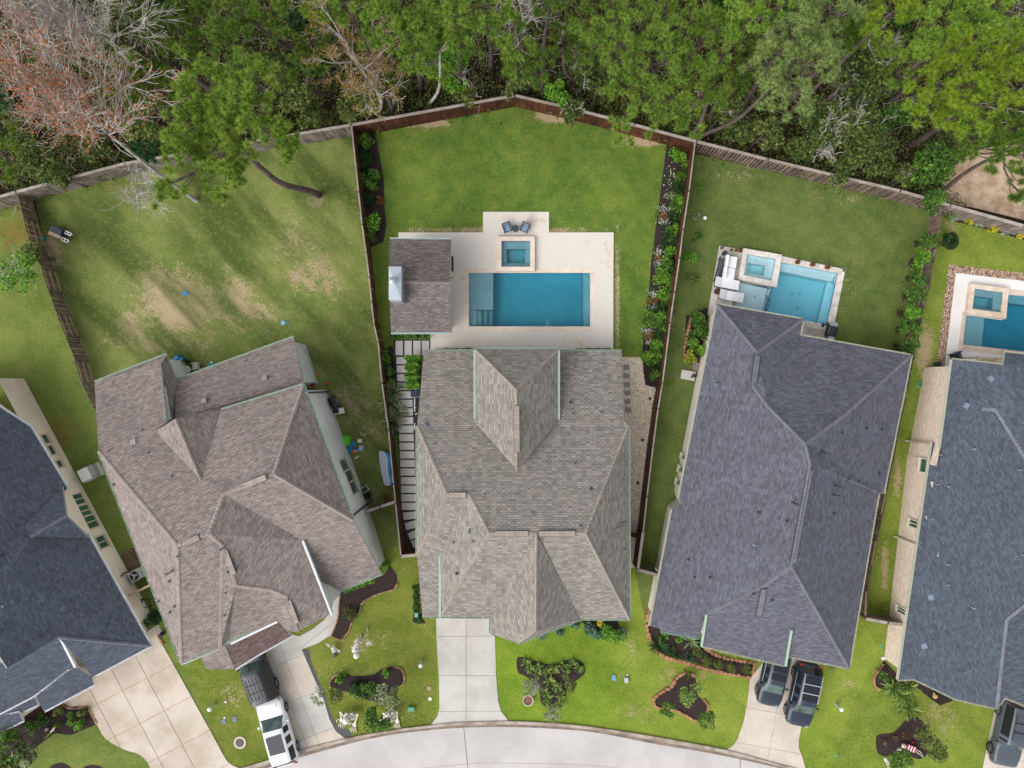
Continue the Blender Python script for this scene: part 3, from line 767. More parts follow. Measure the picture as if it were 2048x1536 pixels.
# ------------------------------------------------------------------ mulch beds
mulch = NT('mulch'); _c = mulch.mix(mulch.rng(mulch.noise(9.0, 4.0, .8), .4, .65), srgb(52, 45, 47, .85), srgb(86, 70, 66, .85))
mulch_m = mulch.bsdf(mulch.gain(_c, mulch.math('MULTIPLY_ADD', mulch.noise(30.0, 3.0, .8), 1.0, .5)), .95, .1, bump=mulch.noise(16.0, 3.0, .8), bd=.08)
def bed(pts, closed_smooth=True, z=.012):
    p = P(smooth_path(pts, True, 4) if closed_smooth else pts)
    sheet('mulch_bed', p, z, mulch_m); return p
fb = lambda pts, dx: [W2(x + dx, y) for x, y in pts]
lb = [W2(x, y, FH) for x, y in [(703, 256), (717, 384), (724, 449), (731, 494)]]
sheet('mulch_bed', lb + P([(742, 494), (767, 484), (773, 451), (769, 409), (768, 362), (757, 300), (749, 262)]), .012, mulch_m)
sheet('mulch_bed', P([(764, 700), (786, 690), (790, 740), (796, 880), (790, 882)]) + [W2(777, 860, FH), W2(764, 766, FH), W2(757, 692, FH)], .012, mulch_m)
rb = fc3[:7] + [W2(1322, 776, FH)]
sheet('mulch_bed', [fc3[0]] + rb[1:] + P([(1287, 768), (1285, 696), (1290, 634), (1298, 584), (1301, 534), (1311, 459), (1321, 384), (1333, 290)]), .012, mulch_m)
bed([(661, 1366), (672, 1350), (690, 1348), (712, 1352), (745, 1349), (765, 1337), (785, 1333), (800, 1338), (809, 1352), (808, 1366), (798, 1372), (780, 1385), (760, 1402), (735, 1400), (700, 1385), (675, 1380)])
b1 = P([(663, 1272), (660, 1264), (672, 1250), (676, 1235), (681, 1185), (690, 1180), (740, 1160), (768, 1150), (780, 1130)] + [(794, 1150), (795, 1165), (786, 1178), (760, 1186), (738, 1195), (724, 1206), (718, 1222), (704, 1240), (696, 1262), (684, 1276), (672, 1276)])
sheet('mulch_bed', b1, .012, mulch_m)
bed([(1034, 1316), (1050, 1315), (1072, 1322), (1098, 1328), (1125, 1322), (1145, 1317), (1165, 1325), (1171, 1342), (1160, 1356), (1136, 1374), (1130, 1400), (1120, 1416), (1096, 1416), (1082, 1404), (1076, 1376), (1050, 1352), (1036, 1344)])
sheet('mulch_bed', P([(1160, 1240), (1195, 1238), (1235, 1240), (1240, 1256), (1222, 1268), (1200, 1270), (1175, 1254)]), .012, mulch_m)
sheet('mulch_bed', P([(1296, 1240), (1292, 1260), (1296, 1276), (1306, 1300), (1330, 1310), (1380, 1322), (1430, 1338), (1480, 1350), (1502, 1354), (1507, 1328), (1470, 1318), (1436, 1308), (1412, 1296), (1395, 1270)]), .012, mulch_m)
kid = [(1310, 1395), (1318, 1384), (1340, 1372), (1350, 1355), (1365, 1346), (1386, 1348), (1392, 1362), (1396, 1390), (1406, 1400), (1414, 1410), (1412, 1428), (1402, 1441), (1385, 1436), (1360, 1424), (1335, 1412), (1315, 1414)]
bed(kid)
sheet('mulch_bed', P([(1768, 1320), (1748, 1352), (1752, 1372), (1775, 1382), (1830, 1372), (1858, 1395), (1880, 1411), (1904, 1402), (1911, 1390), (1820, 1355), (1796, 1350)]), .012, mulch_m)
bed([(1752, 1475), (1760, 1468), (1785, 1465), (1800, 1452), (1812, 1440), (1832, 1434), (1848, 1445), (1852, 1462), (1850, 1485), (1856, 1505), (1840, 1518), (1815, 1512), (1790, 1508), (1765, 1512), (1753, 1500)])
sheet('mulch_bed', P(smooth_path([(120, 1412), (170, 1413), (184, 1430), (195, 1447), (160, 1462), (140, 1470), (100, 1466), (85, 1482), (60, 1500), (-20, 1560), (-60, 1450), (60, 1400)], True, 3)), .010, mulch_m)
bed([(100, 1536), (112, 1527), (128, 1526), (144, 1538), (140, 1560), (104, 1560)]); bed([(165, 1538), (180, 1530), (200, 1532), (212, 1545), (205, 1565), (170, 1565)])
sheet('mulch_bed', P([(1372, 632), (1415, 615), (1425, 640), (1410, 720), (1375, 722), (1368, 712)]), .012, mulch_m)
sheet('mulch_bed', P([(1890, 428), (1905, 427), (2150, 492), (2150, 505), (2040, 478), (1960, 455), (1895, 440)]), .012, mulch_m)
sheet('mulch_bed', P([(824, 1238), (846, 1238), (852, 1246), (838, 1248), (826, 1244)]), .012, mulch_m)
bed([(1886, 481), (1893, 468), (1908, 465), (1918, 478), (1914, 494), (1900, 500), (1888, 494)])
dirt = mat('bare_dirt', srgb(128, 104, 84, .8), .95, col2=srgb(98, 78, 62, .8), var=.3, s1=2, s2=10, bump=.03)
sheet('dirt_patch', P(smooth_path([(244, 1108), (272, 1096), (290, 1130), (282, 1142), (256, 1140)], True, 3)), .01, dirt)
# ------------------------------------------------------------------ roofs
def solve_roof(verts, faces):
    """verts: name -> (px, py, z or None[, guess]); a plane is linear in 1/(H-z) over pixels, so free heights come from least squares"""
    names = list(verts); idx = {n: i for i, n in enumerate(names)}
    nf = len(names); N = nf + 3 * len(faces); A = []; B = []
    for n in names:
        v = verts[n]; z = v[2]; r = np.zeros(N); r[idx[n]] = 1
        if z is not None: A.append(r * 30); B.append(30 / (H - z))
        else:
            g0 = v[3] if len(v) > 3 else 6.0; k = 2.0 if len(v) > 3 else .05
            A.append(r * k); B.append(k / (H - g0))
    for j, f in enumerate(faces):
        for n in f:
            r = np.zeros(N); r[idx[n]] = 1; v = verts[n]
            r[nf + 3 * j] = -v[0] / 1000.; r[nf + 3 * j + 1] = -v[1] / 1000.; r[nf + 3 * j + 2] = -1
            A.append(r * 10); B.append(0)
    x = np.linalg.lstsq(np.array(A), np.array(B), rcond=None)[0]
    return {n: W(verts[n][0], verts[n][1], min(max(H - 1 / x[idx[n]], 2.4), 10.5)) for n in names}

EAVES = {}
def roof(root, verts, faces, rm, wm, gm, cap_m, thick=.2, inset=.42, walls=True, gutters=True, name='roof', skip_gutter=(), wall_names=None):
    PT = solve_roof(verts, faces)
    V = []; F = []; UV = []; nrm = []
    for f in faces:
        pts = [Vector(PT[n]) for n in f]
        if area2([(p.x, p.y) for p in pts]) < 0: pts = pts[::-1]; f = f[::-1]
        nn = Vector((0, 0, 0)); c = sum(pts, Vector()) / len(pts)
        for i in range(len(pts)): nn += (pts[i] - c).cross(pts[(i + 1) % len(pts)] - c)
        nn.normalize(); nrm.append((list(f), nn, c))
        u = Vector((0, 0, 1)).cross(nn)
        if u.length < .03: u = Vector((1, 0, 0))
        u.normalize(); v = nn.cross(u)
        tris = tessellate_polygon([[Vector((p.x, p.y, 0)) for p in pts]])
        b = len(V); V += [tuple(p) for p in pts]
        for t in tris:
            a, bb, cc = (pts[i] for i in t)
            if (bb - a).cross(cc - a).z < 0: t = (t[0], t[2], t[1])
            F.append(tuple(b + i for i in t)); UV += [(pts[i].dot(u), pts[i].dot(v)) for i in t]
    # edges
    ed = {}
    for k, (f, nn, c) in enumerate(nrm):
        for i in range(len(f)): ed.setdefault(frozenset((f[i], f[(i + 1) % len(f)])), []).append((k, f[i], f[(i + 1) % len(f)]))
    top = len(F)
    # fascia and soffit
    fb_ = MB(); nxt = {}
    for e, L in ed.items():
        if len(L) == 1:
            k, a, b_ = L[0]; A_, B_ = Vector(PT[a]), Vector(PT[b_]); nxt[a] = b_
            dz = Vector((0, 0, thick))
            fb_.add([A_, B_, B_ - dz, A_ - dz], [(3, 2, 1, 0)])
    obj(name, V, F, rm, root, uv=UV)
    fb_.add([(v[0], v[1], v[2] - thick) for v in V], [t[::-1] for t in F])
    fb_.build('fascia', gm, root)
    # ridge and hip caps
    rm_ = cap_m
    for e, L in ed.items():
        if len(L) == 2:
            (k1, a, b_), (k2, _, _) = L
            n1, c1 = nrm[k1][1], nrm[k1][2]; n2, c2 = nrm[k2][1], nrm[k2][2]
            A_, B_ = Vector(PT[a]), Vector(PT[b_]); m = (A_ + B_) / 2
            if n1.dot(n2) > .995: continue
            if n1.dot(c2 - m) < -.02:
                cb = MB(); L_ = (B_ - A_).length; d = (B_ - A_).normalized(); kk = max(1, int(L_ / .27))
                if A_.z > B_.z + .05: A_, B_, d = B_, A_, -d
                s1 = n1.cross(d).normalized(); s2 = n2.cross(d).normalized()
                if s1.dot(c1 - m) < 0: s1 = -s1
                if s2.dot(c2 - m) < 0: s2 = -s2
                up = (n1 + n2).normalized()
                for i in range(kk):
                    p = A_ + d * (L_ * i / kk); q = A_ + d * (L_ * (i + 1.12) / kk); h0, h1 = up * .055, up * .02
                    w_ = .13
                    cb.add([p + s1 * w_ + h0, p + h0 * 1.25, p + s2 * w_ + h0, q + s1 * w_ + h1, q + h1 * 1.3, q + s2 * w_ + h1, p + s1 * w_ - h1, p + s2 * w_ - h1],
                           [(0, 3, 4, 1), (1, 4, 5, 2), (0, 1, 2, 7, 6)])
                o = cb.build('ridge_cap', rm_, root); o['kind'] = 'stuff'
    # gutters along level eaves
    cen = sum((Vector(p) for p in PT.values()), Vector()) / len(PT)
    for e, L in ed.items():
        if len(L) == 1 and gutters:
            k, a, b_ = L[0]
            if (a, b_) in skip_gutter or (b_, a) in skip_gutter: continue
            A_, B_ = Vector(PT[a]), Vector(PT[b_])
            if abs(A_.z - B_.z) > .12 * (A_ - B_).length or (A_ - B_).length < .7: continue
            d = (B_ - A_).normalized(); out = Vector((d.y, -d.x, 0)).normalized()
            gbm = MB(); dz = Vector((0, 0, .03))
            o1, o2 = out * .005, out * .11
            for s_, t_ in ((o1, o1 + out * .015), (o2 - out * .02, o2)):
                for hh in (0,):
                    q = [A_ + s_ - dz, B_ + s_ - dz, B_ + t_ - dz, A_ + t_ - dz]
                    lo = Vector((0, 0, .12)); gbm.add(q + [x - lo for x in q], [(0, 3, 2, 1), (0, 1, 5, 4), (2, 3, 7, 6), (1, 2, 6, 5), (3, 0, 4, 7)])
            q = [A_ + o1 - dz * 4, B_ + o1 - dz * 4, B_ + o2 - dz * 4, A_ + o2 - dz * 4]; gbm.add(q, [(0, 3, 2, 1)])
            kk = int((B_ - A_).length / 1.1)
            for i in range(kk):
                p = A_ + (B_ - A_) * ((i + .5) / kk) - dz * .6
                gbm.add([p + o1 - d * .03, p + o1 + d * .03, p + o2 + d * .03, p + o2 - d * .03], [(0, 3, 2, 1)])
            gbm.build('gutter', gm, root)
    # walls
    if walls:
        loops = []
        rest = dict(nxt)
        while rest:
            s_ = next(iter(rest)); L = [s_]; n_ = rest.pop(s_)
            while n_ != s_ and n_ in rest: L.append(n_); n_ = rest.pop(n_)
            loops.append(L)
        lp = list(wall_names) if wall_names else max(loops, key=len)
        xy = [PT[n][:2] for n in lp]
        if area2(xy) < 0: lp = lp[::-1]; xy = xy[::-1]
        ins = grow(xy, -inset)
        Vw = []; Fw = []; Uw = []; s0 = 0
        for i in range(len(ins)):
            a, b_ = ins[i], ins[(i + 1) % len(ins)]; L_ = math.dist(a, b_)
            if L_ < .02: continue
            za, zb = PT[lp[i]][2] - thick + .01, PT[lp[(i + 1) % len(lp)]][2] - thick + .01
            k = len(Vw); Vw += [(a[0], a[1], -.05), (b_[0], b_[1], -.05), (b_[0], b_[1], zb), (a[0], a[1], za)]
            Fw.append((k, k + 1, k + 2, k + 3)); Uw += [(s0, 0), (s0 + L_, 0), (s0 + L_, zb), (s0, za)]; s0 += L_
        obj('wall', Vw, Fw, wm, root, uv=Uw)
        EAVES[root.name] = EAVES.get(root.name, {}); 
        for i, n in enumerate(lp): EAVES[root.name][n] = ins[i]
    return PT

def ray_wall(px, py, A, B):
    """where the photograph's pixel meets the upright wall through A and B: (distance along, height)"""
    d = ((px - 1024) / FPX, (768 - py) / FPX); ex, ey = B[0] - A[0], B[1] - A[1]; L = math.hypot(ex, ey); ex /= L; ey /= L
    nx, ny = -ey, ex
    t = (A[0] * nx + A[1] * ny) / (d[0] * nx + d[1] * ny)
    return (d[0] * t - A[0]) * ex + (d[1] * t - A[1]) * ey, H - t
glass_g = mat('window_glass', srgb(84, 130, 108, .6), .12, col2=srgb(56, 98, 82, .6), var=.25, s1=.8, s2=2.5, spec=.7, coat=.3)
def window(root, A, B, p0, p1, frame, panes=1, name='window', bars=0):
    """window between the wall points seen at pixels p0 and p1 (opposite corners)"""
    s0, z0 = ray_wall(*p0, A, B); s1, z1 = ray_wall(*p1, A, B)
    s0, s1 = min(s0, s1), max(s0, s1); z0, z1 = max(.25, min(z0, z1)), max(z0, z1)
    ex, ey = (B[0] - A[0]), (B[1] - A[1]); L = math.hypot(ex, ey); ex /= L; ey /= L
    nx, ny = ey, -ex
    mx, my = (A[0] + B[0]) / 2, (A[1] + B[1]) / 2
    if nx * mx + ny * my > 0: nx, ny = -nx, -ny       # faces the camera side
    q = lambda s, z, o: (A[0] + ex * s + nx * o, A[1] + ey * s + ny * o, z)
    f = MB(); t = .07
    for a, b in (((s0, z0), (s1, z0)), ((s0, z1), (s1, z1)), ((s0, z0), (s0, z1)), ((s1, z0), (s1, z1))):
        f.bar(q(a[0], a[1], .04), q(b[0], b[1], .04), .08, .08)
    for i in range(1, panes): s = s0 + (s1 - s0) * i / panes; f.bar(q(s, z0, .03), q(s, z1, .03), .07, .07)
    for i in range(1, bars + 1): z = z0 + (z1 - z0) * i / (bars + 1); f.bar(q(s0, z, .03), q(s1, z, .03), .06, .06)
    fo = f.build(name, frame, root)
    for i in range(panes):
        a = s0 + (s1 - s0) * i / panes; b = s0 + (s1 - s0) * (i + 1) / panes
        obj('pane', [q(a, z0, .015), q(b, z0, .015), q(b, z1, .015), q(a, z1, .015)], [(0, 1, 2, 3)], glass_g, fo)
    g_ = MB(); g_.bar(q(s0 - .08, z0 - .05, .09), q(s1 + .08, z0 - .05, .09), .12, .07); g_.build('sill', frame, root)

def on_roof(PT, faces, px, py):
    """point of the roof seen at a pixel"""
    best = None
    for f in faces:
        poly = [PT[n] for n in f]
        pp = [(1024 + p[0] * FPX / (H - p[2]), 768 - p[1] * FPX / (H - p[2])) for p in poly]
        if len(inside(np.array([[px, py]]), pp)):
            A_ = [[a, b, 1] for a, b in pp]; B_ = [1 / (H - p[2]) for p in poly]
            k = np.linalg.lstsq(np.array(A_), np.array(B_), rcond=None)[0]
            z = H - 1 / (k[0] * px + k[1] * py + k[2])
            pa = [Vector(p) for p in poly]; nn = Vector(); c = sum(pa, Vector()) / len(pa)
            for i in range(len(pa)): nn += (pa[i] - c).cross(pa[(i + 1) % len(pa)] - c)
            if nn.z < 0: nn = -nn
            if best is None or z > best[0]: best = (z, W(px, py, z), nn.normalized())
    return best
lead = mat('lead_flashing', srgb(120, 130, 142, .7), .5, var=.2, s2=12)
vent_dark = mat('vent_dark', (.04, .045, .055, 1), .6, var=.2)
vent_grey = mat('vent_grey', srgb(164, 154, 148, .8), .7, var=.1)
vent_pale = mat('pale_flashing', srgb(206, 190, 176, .8), .7, var=.1)
vent_blue = mat('vent_slate', srgb(122, 136, 154, .8), .6, var=.1)
def vents(root, PT, faces, items):
    for px, py, kind in items:
        r = on_roof(PT, faces, px, py)
        if not r: continue
        z, p, n = r; p = Vector(p)
        b = MB()
        if kind == 'p':     # plumbing pipe with lead boot
            b.lathe((p.x, p.y, p.z - .06), [(.15, 0), (.13, .08), (.055, .14), (.05, .38), (.03, .38)], 8); b.build('vent_pipe', lead, root)
        elif kind == 'd':   # dark pipe
            b.lathe((p.x, p.y, p.z - .06), [(.13, 0), (.11, .07), (.07, .1), (.065, .3), (.03, .3)], 8); b.build('vent_pipe', vent_dark, root)
        elif kind == 't':   # tall flue
            b.lathe((p.x, p.y, p.z - .06), [(.13, 0), (.1, .08), (.05, .12), (.05, .95)], 8)
            b.lathe((p.x, p.y, p.z + .85), [(.09, 0), (.1, .05), (.1, .1), (.02, .16)], 8); b.build('flue', lead if root.name != 'house.003' else vent_dark, root)
        elif kind == 'b':   # box vent
            q = n.to_track_quat('Z', 'Y').to_matrix()
            V = [p + q @ Vector((x * .19, y * .19, zz)) for zz in (0, .14) for x, y in ((-1, -1), (1, -1), (1, 1), (-1, 1))]
            b.add(V, [(4, 5, 6, 7), (0, 1, 5, 4), (1, 2, 6, 5), (2, 3, 7, 6), (3, 0, 4, 7)]); b.build('box_vent', vent_blue if root['category'] == 'house' and 'slate' in root['label'] else vent_grey, root)
        elif kind == 'w':   # pipe with pale unpainted flashing
            q = n.to_track_quat('Z', 'Y').to_matrix()
            V = [p + q @ Vector((x * .23, y * .28, .02)) for x, y in ((-1, -1), (1, -1), (.7, 1), (-.7, 1))]
            b.add(V, [(0, 1, 2, 3)]); b.build('flashing', vent_pale, root)
            b = MB(); b.lathe((p.x, p.y, p.z - .02), [(.05, 0), (.05, .4), (.02, .4)], 7); b.build('vent_pipe', vent_grey, root)
def ridge_vent(root, PT, faces, p0, p1, m):
    a = on_roof(PT, faces, *p0); b_ = on_roof(PT, faces, *p1)
    if not a or not b_: return
    A_, B_ = Vector(a[1]) + Vector((0, 0, .04)), Vector(b_[1]) + Vector((0, 0, .04))
    d = (B_ - A_).normalized(); s = Vector((-d.y, d.x, 0)).normalized() * .17
    b = MB(); b.bar(A_, B_, .42, .1); b.build('ridge_vent_edge', vent_dark, root)
    b = MB(); k = max(2, int((B_ - A_).length / .3))
    for i in range(k): b.bar(A_ + (B_ - A_) * (i / k) + Vector((0, 0, .06)), A_ + (B_ - A_) * ((i + .97) / k) + Vector((0, 0, .06)), .36, .03)
    o = b.build('ridge_cap', m, root); o['kind'] = 'stuff'

K = .8
sh_C = shingle('taupe_shingles', srgb(157, 151, 143, K), srgb(141, 135, 128, K), srgb(106, 101, 96, K), bw=.34, rowh=.15)
sh_1 = shingle('rosy_brown_shingles', srgb(156, 145, 139, K), srgb(139, 128, 123, K), srgb(108, 97, 93, K))
sh_3 = shingle('indigo_slate_shingles', srgb(108, 109, 119, K), srgb(97, 98, 108, K), srgb(80, 81, 91, K))
sh_4 = shingle('slate_blue_shingles', srgb(96, 103, 114, K), srgb(86, 93, 104, K), srgb(68, 75, 86, K))
sh_0 = shingle('deep_slate_shingles', srgb(94, 101, 112, K), srgb(83, 90, 101, K), srgb(66, 73, 84, K))
sh_P = shingle('grey_brown_shingles', srgb(134, 126, 122, K), srgb(116, 109, 106, K), srgb(84, 78, 76, K))
cap = lambda n, c: mat(n, c, .9, var=.12, s2=9, island=.12)
cap_C = cap('taupe_cap', srgb(152, 142, 133, K)); cap_1 = cap('rosy_cap', srgb(154, 141, 134, K)); cap_3 = cap('indigo_cap', srgb(110, 110, 120, K))
cap_4 = cap('slate_cap', srgb(124, 126, 136, K)); cap_0 = cap('deep_cap', srgb(104, 108, 120, K)); cap_P = cap('grey_cap', srgb(132, 122, 116, K))
gut_g = mat('pale_green_gutter', srgb(168, 192, 172, .75), .5, var=.08); gut_w = mat('white_gutter', srgb(212, 214, 218, .85), .5, var=.06)
gut_c = mat('cream_gutter', srgb(200, 200, 180, .8), .5, var=.08); trim_k = mat('grey_fascia', srgb(150, 156, 156, .8), .6, var=.1)
w_C = mat('taupe_stucco', srgb(190, 180, 168, .8), .9, var=.08); 
stucco1 = mat('grey_white_stucco', srgb(226, 228, 224, .95), .9, col2=srgb(212, 215, 212, .95), var=.05, s1=.5, s2=3)
stucco0 = mat('beige_stucco', srgb(230, 216, 202, .95), .9, col2=srgb(218, 202, 186, .95), var=.06, s1=.5, s2=3)
brick3 = brickwall('ivory_brick', srgb(232, 224, 210, .95), srgb(222, 212, 198, .95), srgb(204, 194, 182, .95))
brick4 = brickwall('cream_flecked_brick', srgb(234, 220, 206, .95), srgb(206, 180, 160, .95), srgb(226, 212, 198, .95), .28, .085)

# --- centre house
hc = thing('house', 'large taupe-shingled house in the centre between the pool terrace and the front drive', 'house', (*W2(1045, 980), 0))
VC = dict(n1=(848, 702, 2.7), n2=(1243, 702, 2.7), e0=(1248, 842, None), e1=(1257, 852, 4.5), e2=(1259, 1239, 4.5), r2=(1171, 1066, 7.2), r1=(978, 1067, 7.2), p=(937, 989, None), q=(894, 989, 6.4),
          w1=(834, 852, 4.5), w2=(834, 1108, 4.5), s1=(845, 1233, 3.0), s2=(880, 1234, 3.1), v=(884, 1104, None, 4.6))
FC = [['n1', 'n2', 'e0', 'e1', 'r2', 'r1', 'p', 'q', 'w1'], ['e1', 'e2', 'r2'], ['w1', 'q', 'w2'], ['q', 'p', 'v', 's2', 's1', 'w2'], ['r1', 'r2', 'e2', 'x2', 'x1', 's3', 'y']]
VC.update(x2=(1160, 1238, 4.5), x1=(1074, 1072, 6.9), s3=(982, 1235, 4.3), y=(881, 1234, 4.3))
FC[4] = ['r1', 'r2', 'e2', 'x2', 's3', 'y']
FC.append(['p', 'r1', 'y', 'v'])
PTC = roof(hc, VC, FC, sh_C, w_C, gut_g, cap_C, skip_gutter=[('n1', 'w1'), ('n2', 'e0'), ('s1', 'w2'), ('s2', 'y')])
VW = dict(a=(951, 699, 4.6), b=(1116, 699, 4.6), t=(1033, 779, None, 7.0), u=(1034, 940, None, 7.0), c=(1116, 842, 4.6), d=(951, 846, 4.6))
FW = [['a', 'b', 't'], ['b', 'c', 'u', 't'], ['d', 'a', 't', 'u']]
PW = roof(hc, VW, FW, sh_C, w_C, gut_g, cap_C, skip_gutter=[('c', 'u'), ('d', 'u')])
VF = dict(a=(1073, 1069, 7.3), b=(1072, 1262, 7.2), c=(1036, 1287, 4.6), d=(980, 1267, 4.3), e=(981, 1236, 4.4), f=(1163, 1238, 4.4))
FF = [['a', 'b', 'c', 'd', 'e'], ['a', 'f', 'c', 'b']]
PF = roof(hc, VF, FF, sh_C, w_C, gut_g, cap_C, skip_gutter=[('a', 'e'), ('a', 'f')])
vents(hc, PTC, FC, [(1141, 805, 'd'), (1145, 828, 'p'), (1201, 826, 'p'), (1148, 928, 'p'), (1064, 1026, 'p'), (1182, 978, 'd'), (1248, 952, 'p'), (1248, 1046, 'p'), (1234, 1057, 'p'), (1248, 1100, 'p'), (1160, 1053, 'p'),
                    (852, 850, 'p'), (969, 989, 'p'), (940, 1060, 't'), (907, 1085, 'p'), (946, 1083, 'p'), (914, 1147, 'd')])
ridge_vent(hc, PW, FW, (1033, 812), (1034, 905), cap_C); ridge_vent(hc, PTC, FC, (990, 1067), (1056, 1067), cap_C); ridge_vent(hc, PTC, FC, (1078, 1067), (1150, 1067), cap_C); ridge_vent(hc, PTC, FC, (898, 990), (932, 990), cap_C)
for x in (949, 1118): b = MB(); b.bar(W(x, 700, 4.55), W(x, 838, 4.55), .13, .1); b.build('gutter', gut_g, hc)
b = MB(); b.bar(W(880, 1104, 4.6), W(880, 1234, 4.35), .16, .14); b.build('gutter', gut_g, hc)

# --- left brown house
h1 = thing('house', 'rosy-brown shingled house with several gables left of the centre', 'house', (*W2(480, 1010), 0))
V1 = dict(A=(189, 764, 3.1), B=(332, 709, 3.1), B2=(321, 724, None, 3.8), B3=(334, 843, None), C=(352, 759, 3.1), C2=(345, 836, None, 4.6), G1=(310, 862, None), G3=(401, 959, None), V=(442, 820, 6.5), Pp=(606, 770, 6.5), Q=(547, 948, None, 9.2),
          K=(447, 988, None, 9.2), M=(417, 1067, None), N=(354, 1091, None, 8.0), W=(197, 903, 5.9), Z=(362, 1326, 5.6), M2=(445, 1092, None), F2=(440, 1296, 5.6), T=(472, 1172, None, 7.0), T2=(457, 1281, 5.1), T3=(540, 1180, None), T4=(555, 1243, 5.0),
          T5=(575, 1195, None), T6=(599, 1262, 4.9), T7=(583, 1264, 4.8), X=(603, 1080, None), Y=(661, 1228, 4.6), R=(706, 1041, 6.5), S2=(763, 1148, 3.4), S3=(680, 1182, 3.4), S4=(640, 1162, None, 4.2))
F1 = [['A', 'B', 'B2', 'B3', 'G1', 'G3', 'V', 'Pp', 'Q', 'K', 'M', 'N', 'W'], ['B', 'C', 'C2', 'B2'], ['W', 'N', 'Z'], ['N', 'M', 'M2', 'F2', 'Z'], ['M2', 'T', 'T2', 'F2'], ['T', 'T3', 'T4', 'T2'], ['T3', 'T5', 'T6', 'T7', 'T4'],
      ['K', 'X', 'Y', 'T6', 'T5', 'T3', 'T', 'M2', 'M'], ['Pp', 'R', 'Q'], ['K', 'Q', 'R', 'S2', 'S3', 'S4', 'X']]
PT1 = roof(h1, V1, F1, sh_1, stucco1, gut_g, cap_1, inset=.3, skip_gutter=[('G1', 'G3'), ('V', 'G3'), ('B3', 'G1'), ('B2', 'C2'), ('B', 'C')])
VG = dict(a=(310, 862, 6.0), b=(350, 838, 7.7), c=(401, 959, 8.1), d=(443, 820, 6.2))
FG = [['a', 'b', 'c'], ['b', 'd', 'c']]
roof(h1, VG, FG, sh_1, stucco1, trim_k, cap_1, gutters=False, walls=False)
obj('wall', [W(310, 862, 5.4), W(350, 838, 7.1), W(443, 820, 5.5), (*W2(443, 820, 5.5), 3.0), (*W2(310, 862, 5.4), 3.0)], [(0, 1, 2, 3, 4)], stucco1, h1)
VR = dict(C=(351, 760, 3.0), D=(587, 674, 3.0), E=(609, 772, 5.2), V=(444, 824, 5.2), G=(350, 846, 4.7))
FR = [['C', 'D', 'E', 'V', 'G']]
PR = roof(h1, VR, FR, sh_1, stucco1, gut_g, cap_1, skip_gutter=[('E', 'V'), ('V', 'G'), ('C', 'G'), ('D', 'E')])
VL = dict(a=(456, 1288, 3.8), b=(557, 1243, 3.8), c=(583, 1272, 2.9), d=(512, 1312, 2.8), e=(469, 1339, 2.8))
FL = [['a', 'b', 'c', 'd', 'e']]
sh_1d = shingle('darker_brown_shingles', srgb(128, 110, 106, K), srgb(104, 88, 86, K), srgb(66, 54, 54, K))
roof(h1, VL, FL, sh_1d, stucco1, gut_w, cap_1, inset=.3)
VM = dict(a=(402, 1313, 2.9), b=(450, 1290, 3.4), c=(470, 1339, 2.8), d=(412, 1338, 2.8))
roof(h1, VM, [['a', 'b', 'c', 'd']], sh_1, stucco1, trim_k, cap_1, gutters=False, inset=.2)
vents(h1, PT1, F1, [(268, 885, 'b'), (286, 860, 'p'), (221, 900, 'p'), (298, 905, 'p'), (345, 953, 'p'), (228, 969, 'p'), (356, 1112, 'p'), (345, 1142, 't'), (451, 1094, 't'), (457, 1144, 'p'), (672, 1010, 'p'),
                    (318, 1202, 'p'), (350, 1212, 'p'), (341, 1224, 'p'), (340, 1162, 'p'), (452, 1185, 'p'), (450, 1230, 'p')])
vents(h1, PR, FR, [(409, 803, 'b'), (530, 758, 'b')])
ridge_vent(h1, PT1, F1, (374, 1085), (399, 1074), cap_1); ridge_vent(h1, PT1, F1, (472, 978), (533, 954), cap_1); ridge_vent(h1, PT1, F1, (450, 1100), (468, 1148), cap_1); ridge_vent(h1, PT1, F1, (577, 1200), (594, 1246), cap_1)
b = MB(); b.bar(Vector(PT1['X']) + Vector((0.1, 0, 0)), Vector(PT1['Y']) + Vector((.1, 0, 0)), .14, .26); b.build('bargeboard', gut_w, h1)
b = MB(); b.bar(W(462, 1287, 5.0), W(555, 1243, 4.95), .14, .2); b.bar(W(364, 1327, 5.15), W(440, 1297, 5.15), .14, .2); b.build('bargeboard', gut_w, h1)
E1 = EAVES[h1.name]
win_f = mat('window_frame', srgb(206, 200, 182, .8), .6, var=.06)
A_, B_ = E1['Pp'], E1['R']
for c0, c1 in (((677, 922), (699, 938)), ((687, 943), (709, 959)), ((696, 966), (717, 982))): window(h1, A_, B_, c0, c1, win_f)
b = MB()
for p, z in (('Pp', 4.3), ('R', 4.3)): pass
dark_t = mat('dark_trim', (.06, .065, .07, 1), .6)
e_ = (Vector(B_) - Vector(A_)).normalized(); n_ = Vector((-e_.y, e_.x)) if False else Vector((e_.y, -e_.x))
if n_.dot(Vector(A_)) > 0: n_ = -n_
def downspout(root, px, py, A, B, z0, m):
    s, z = ray_wall(px, py, A, B); e = (Vector(B) - Vector(A)).normalized(); p = Vector(A) + e * s
    k = Vector((e.y, -e.x)); k = -k if k.dot(Vector(A)) > 0 else k; p = p + k * .06
    b = MB(); b.bar((p.x, p.y, .1), (p.x, p.y, z0), .1, .1); b.bar((p.x, p.y, .12), (p.x + k.x * .3, p.y + k.y * .3, .08), .1, .08); b.build('downspout', m, root)
downspout(h1, 608, 786, A_, B_, 5.2, dark_t); downspout(h1, 731, 1010, A_, B_, 5.2, dark_t)
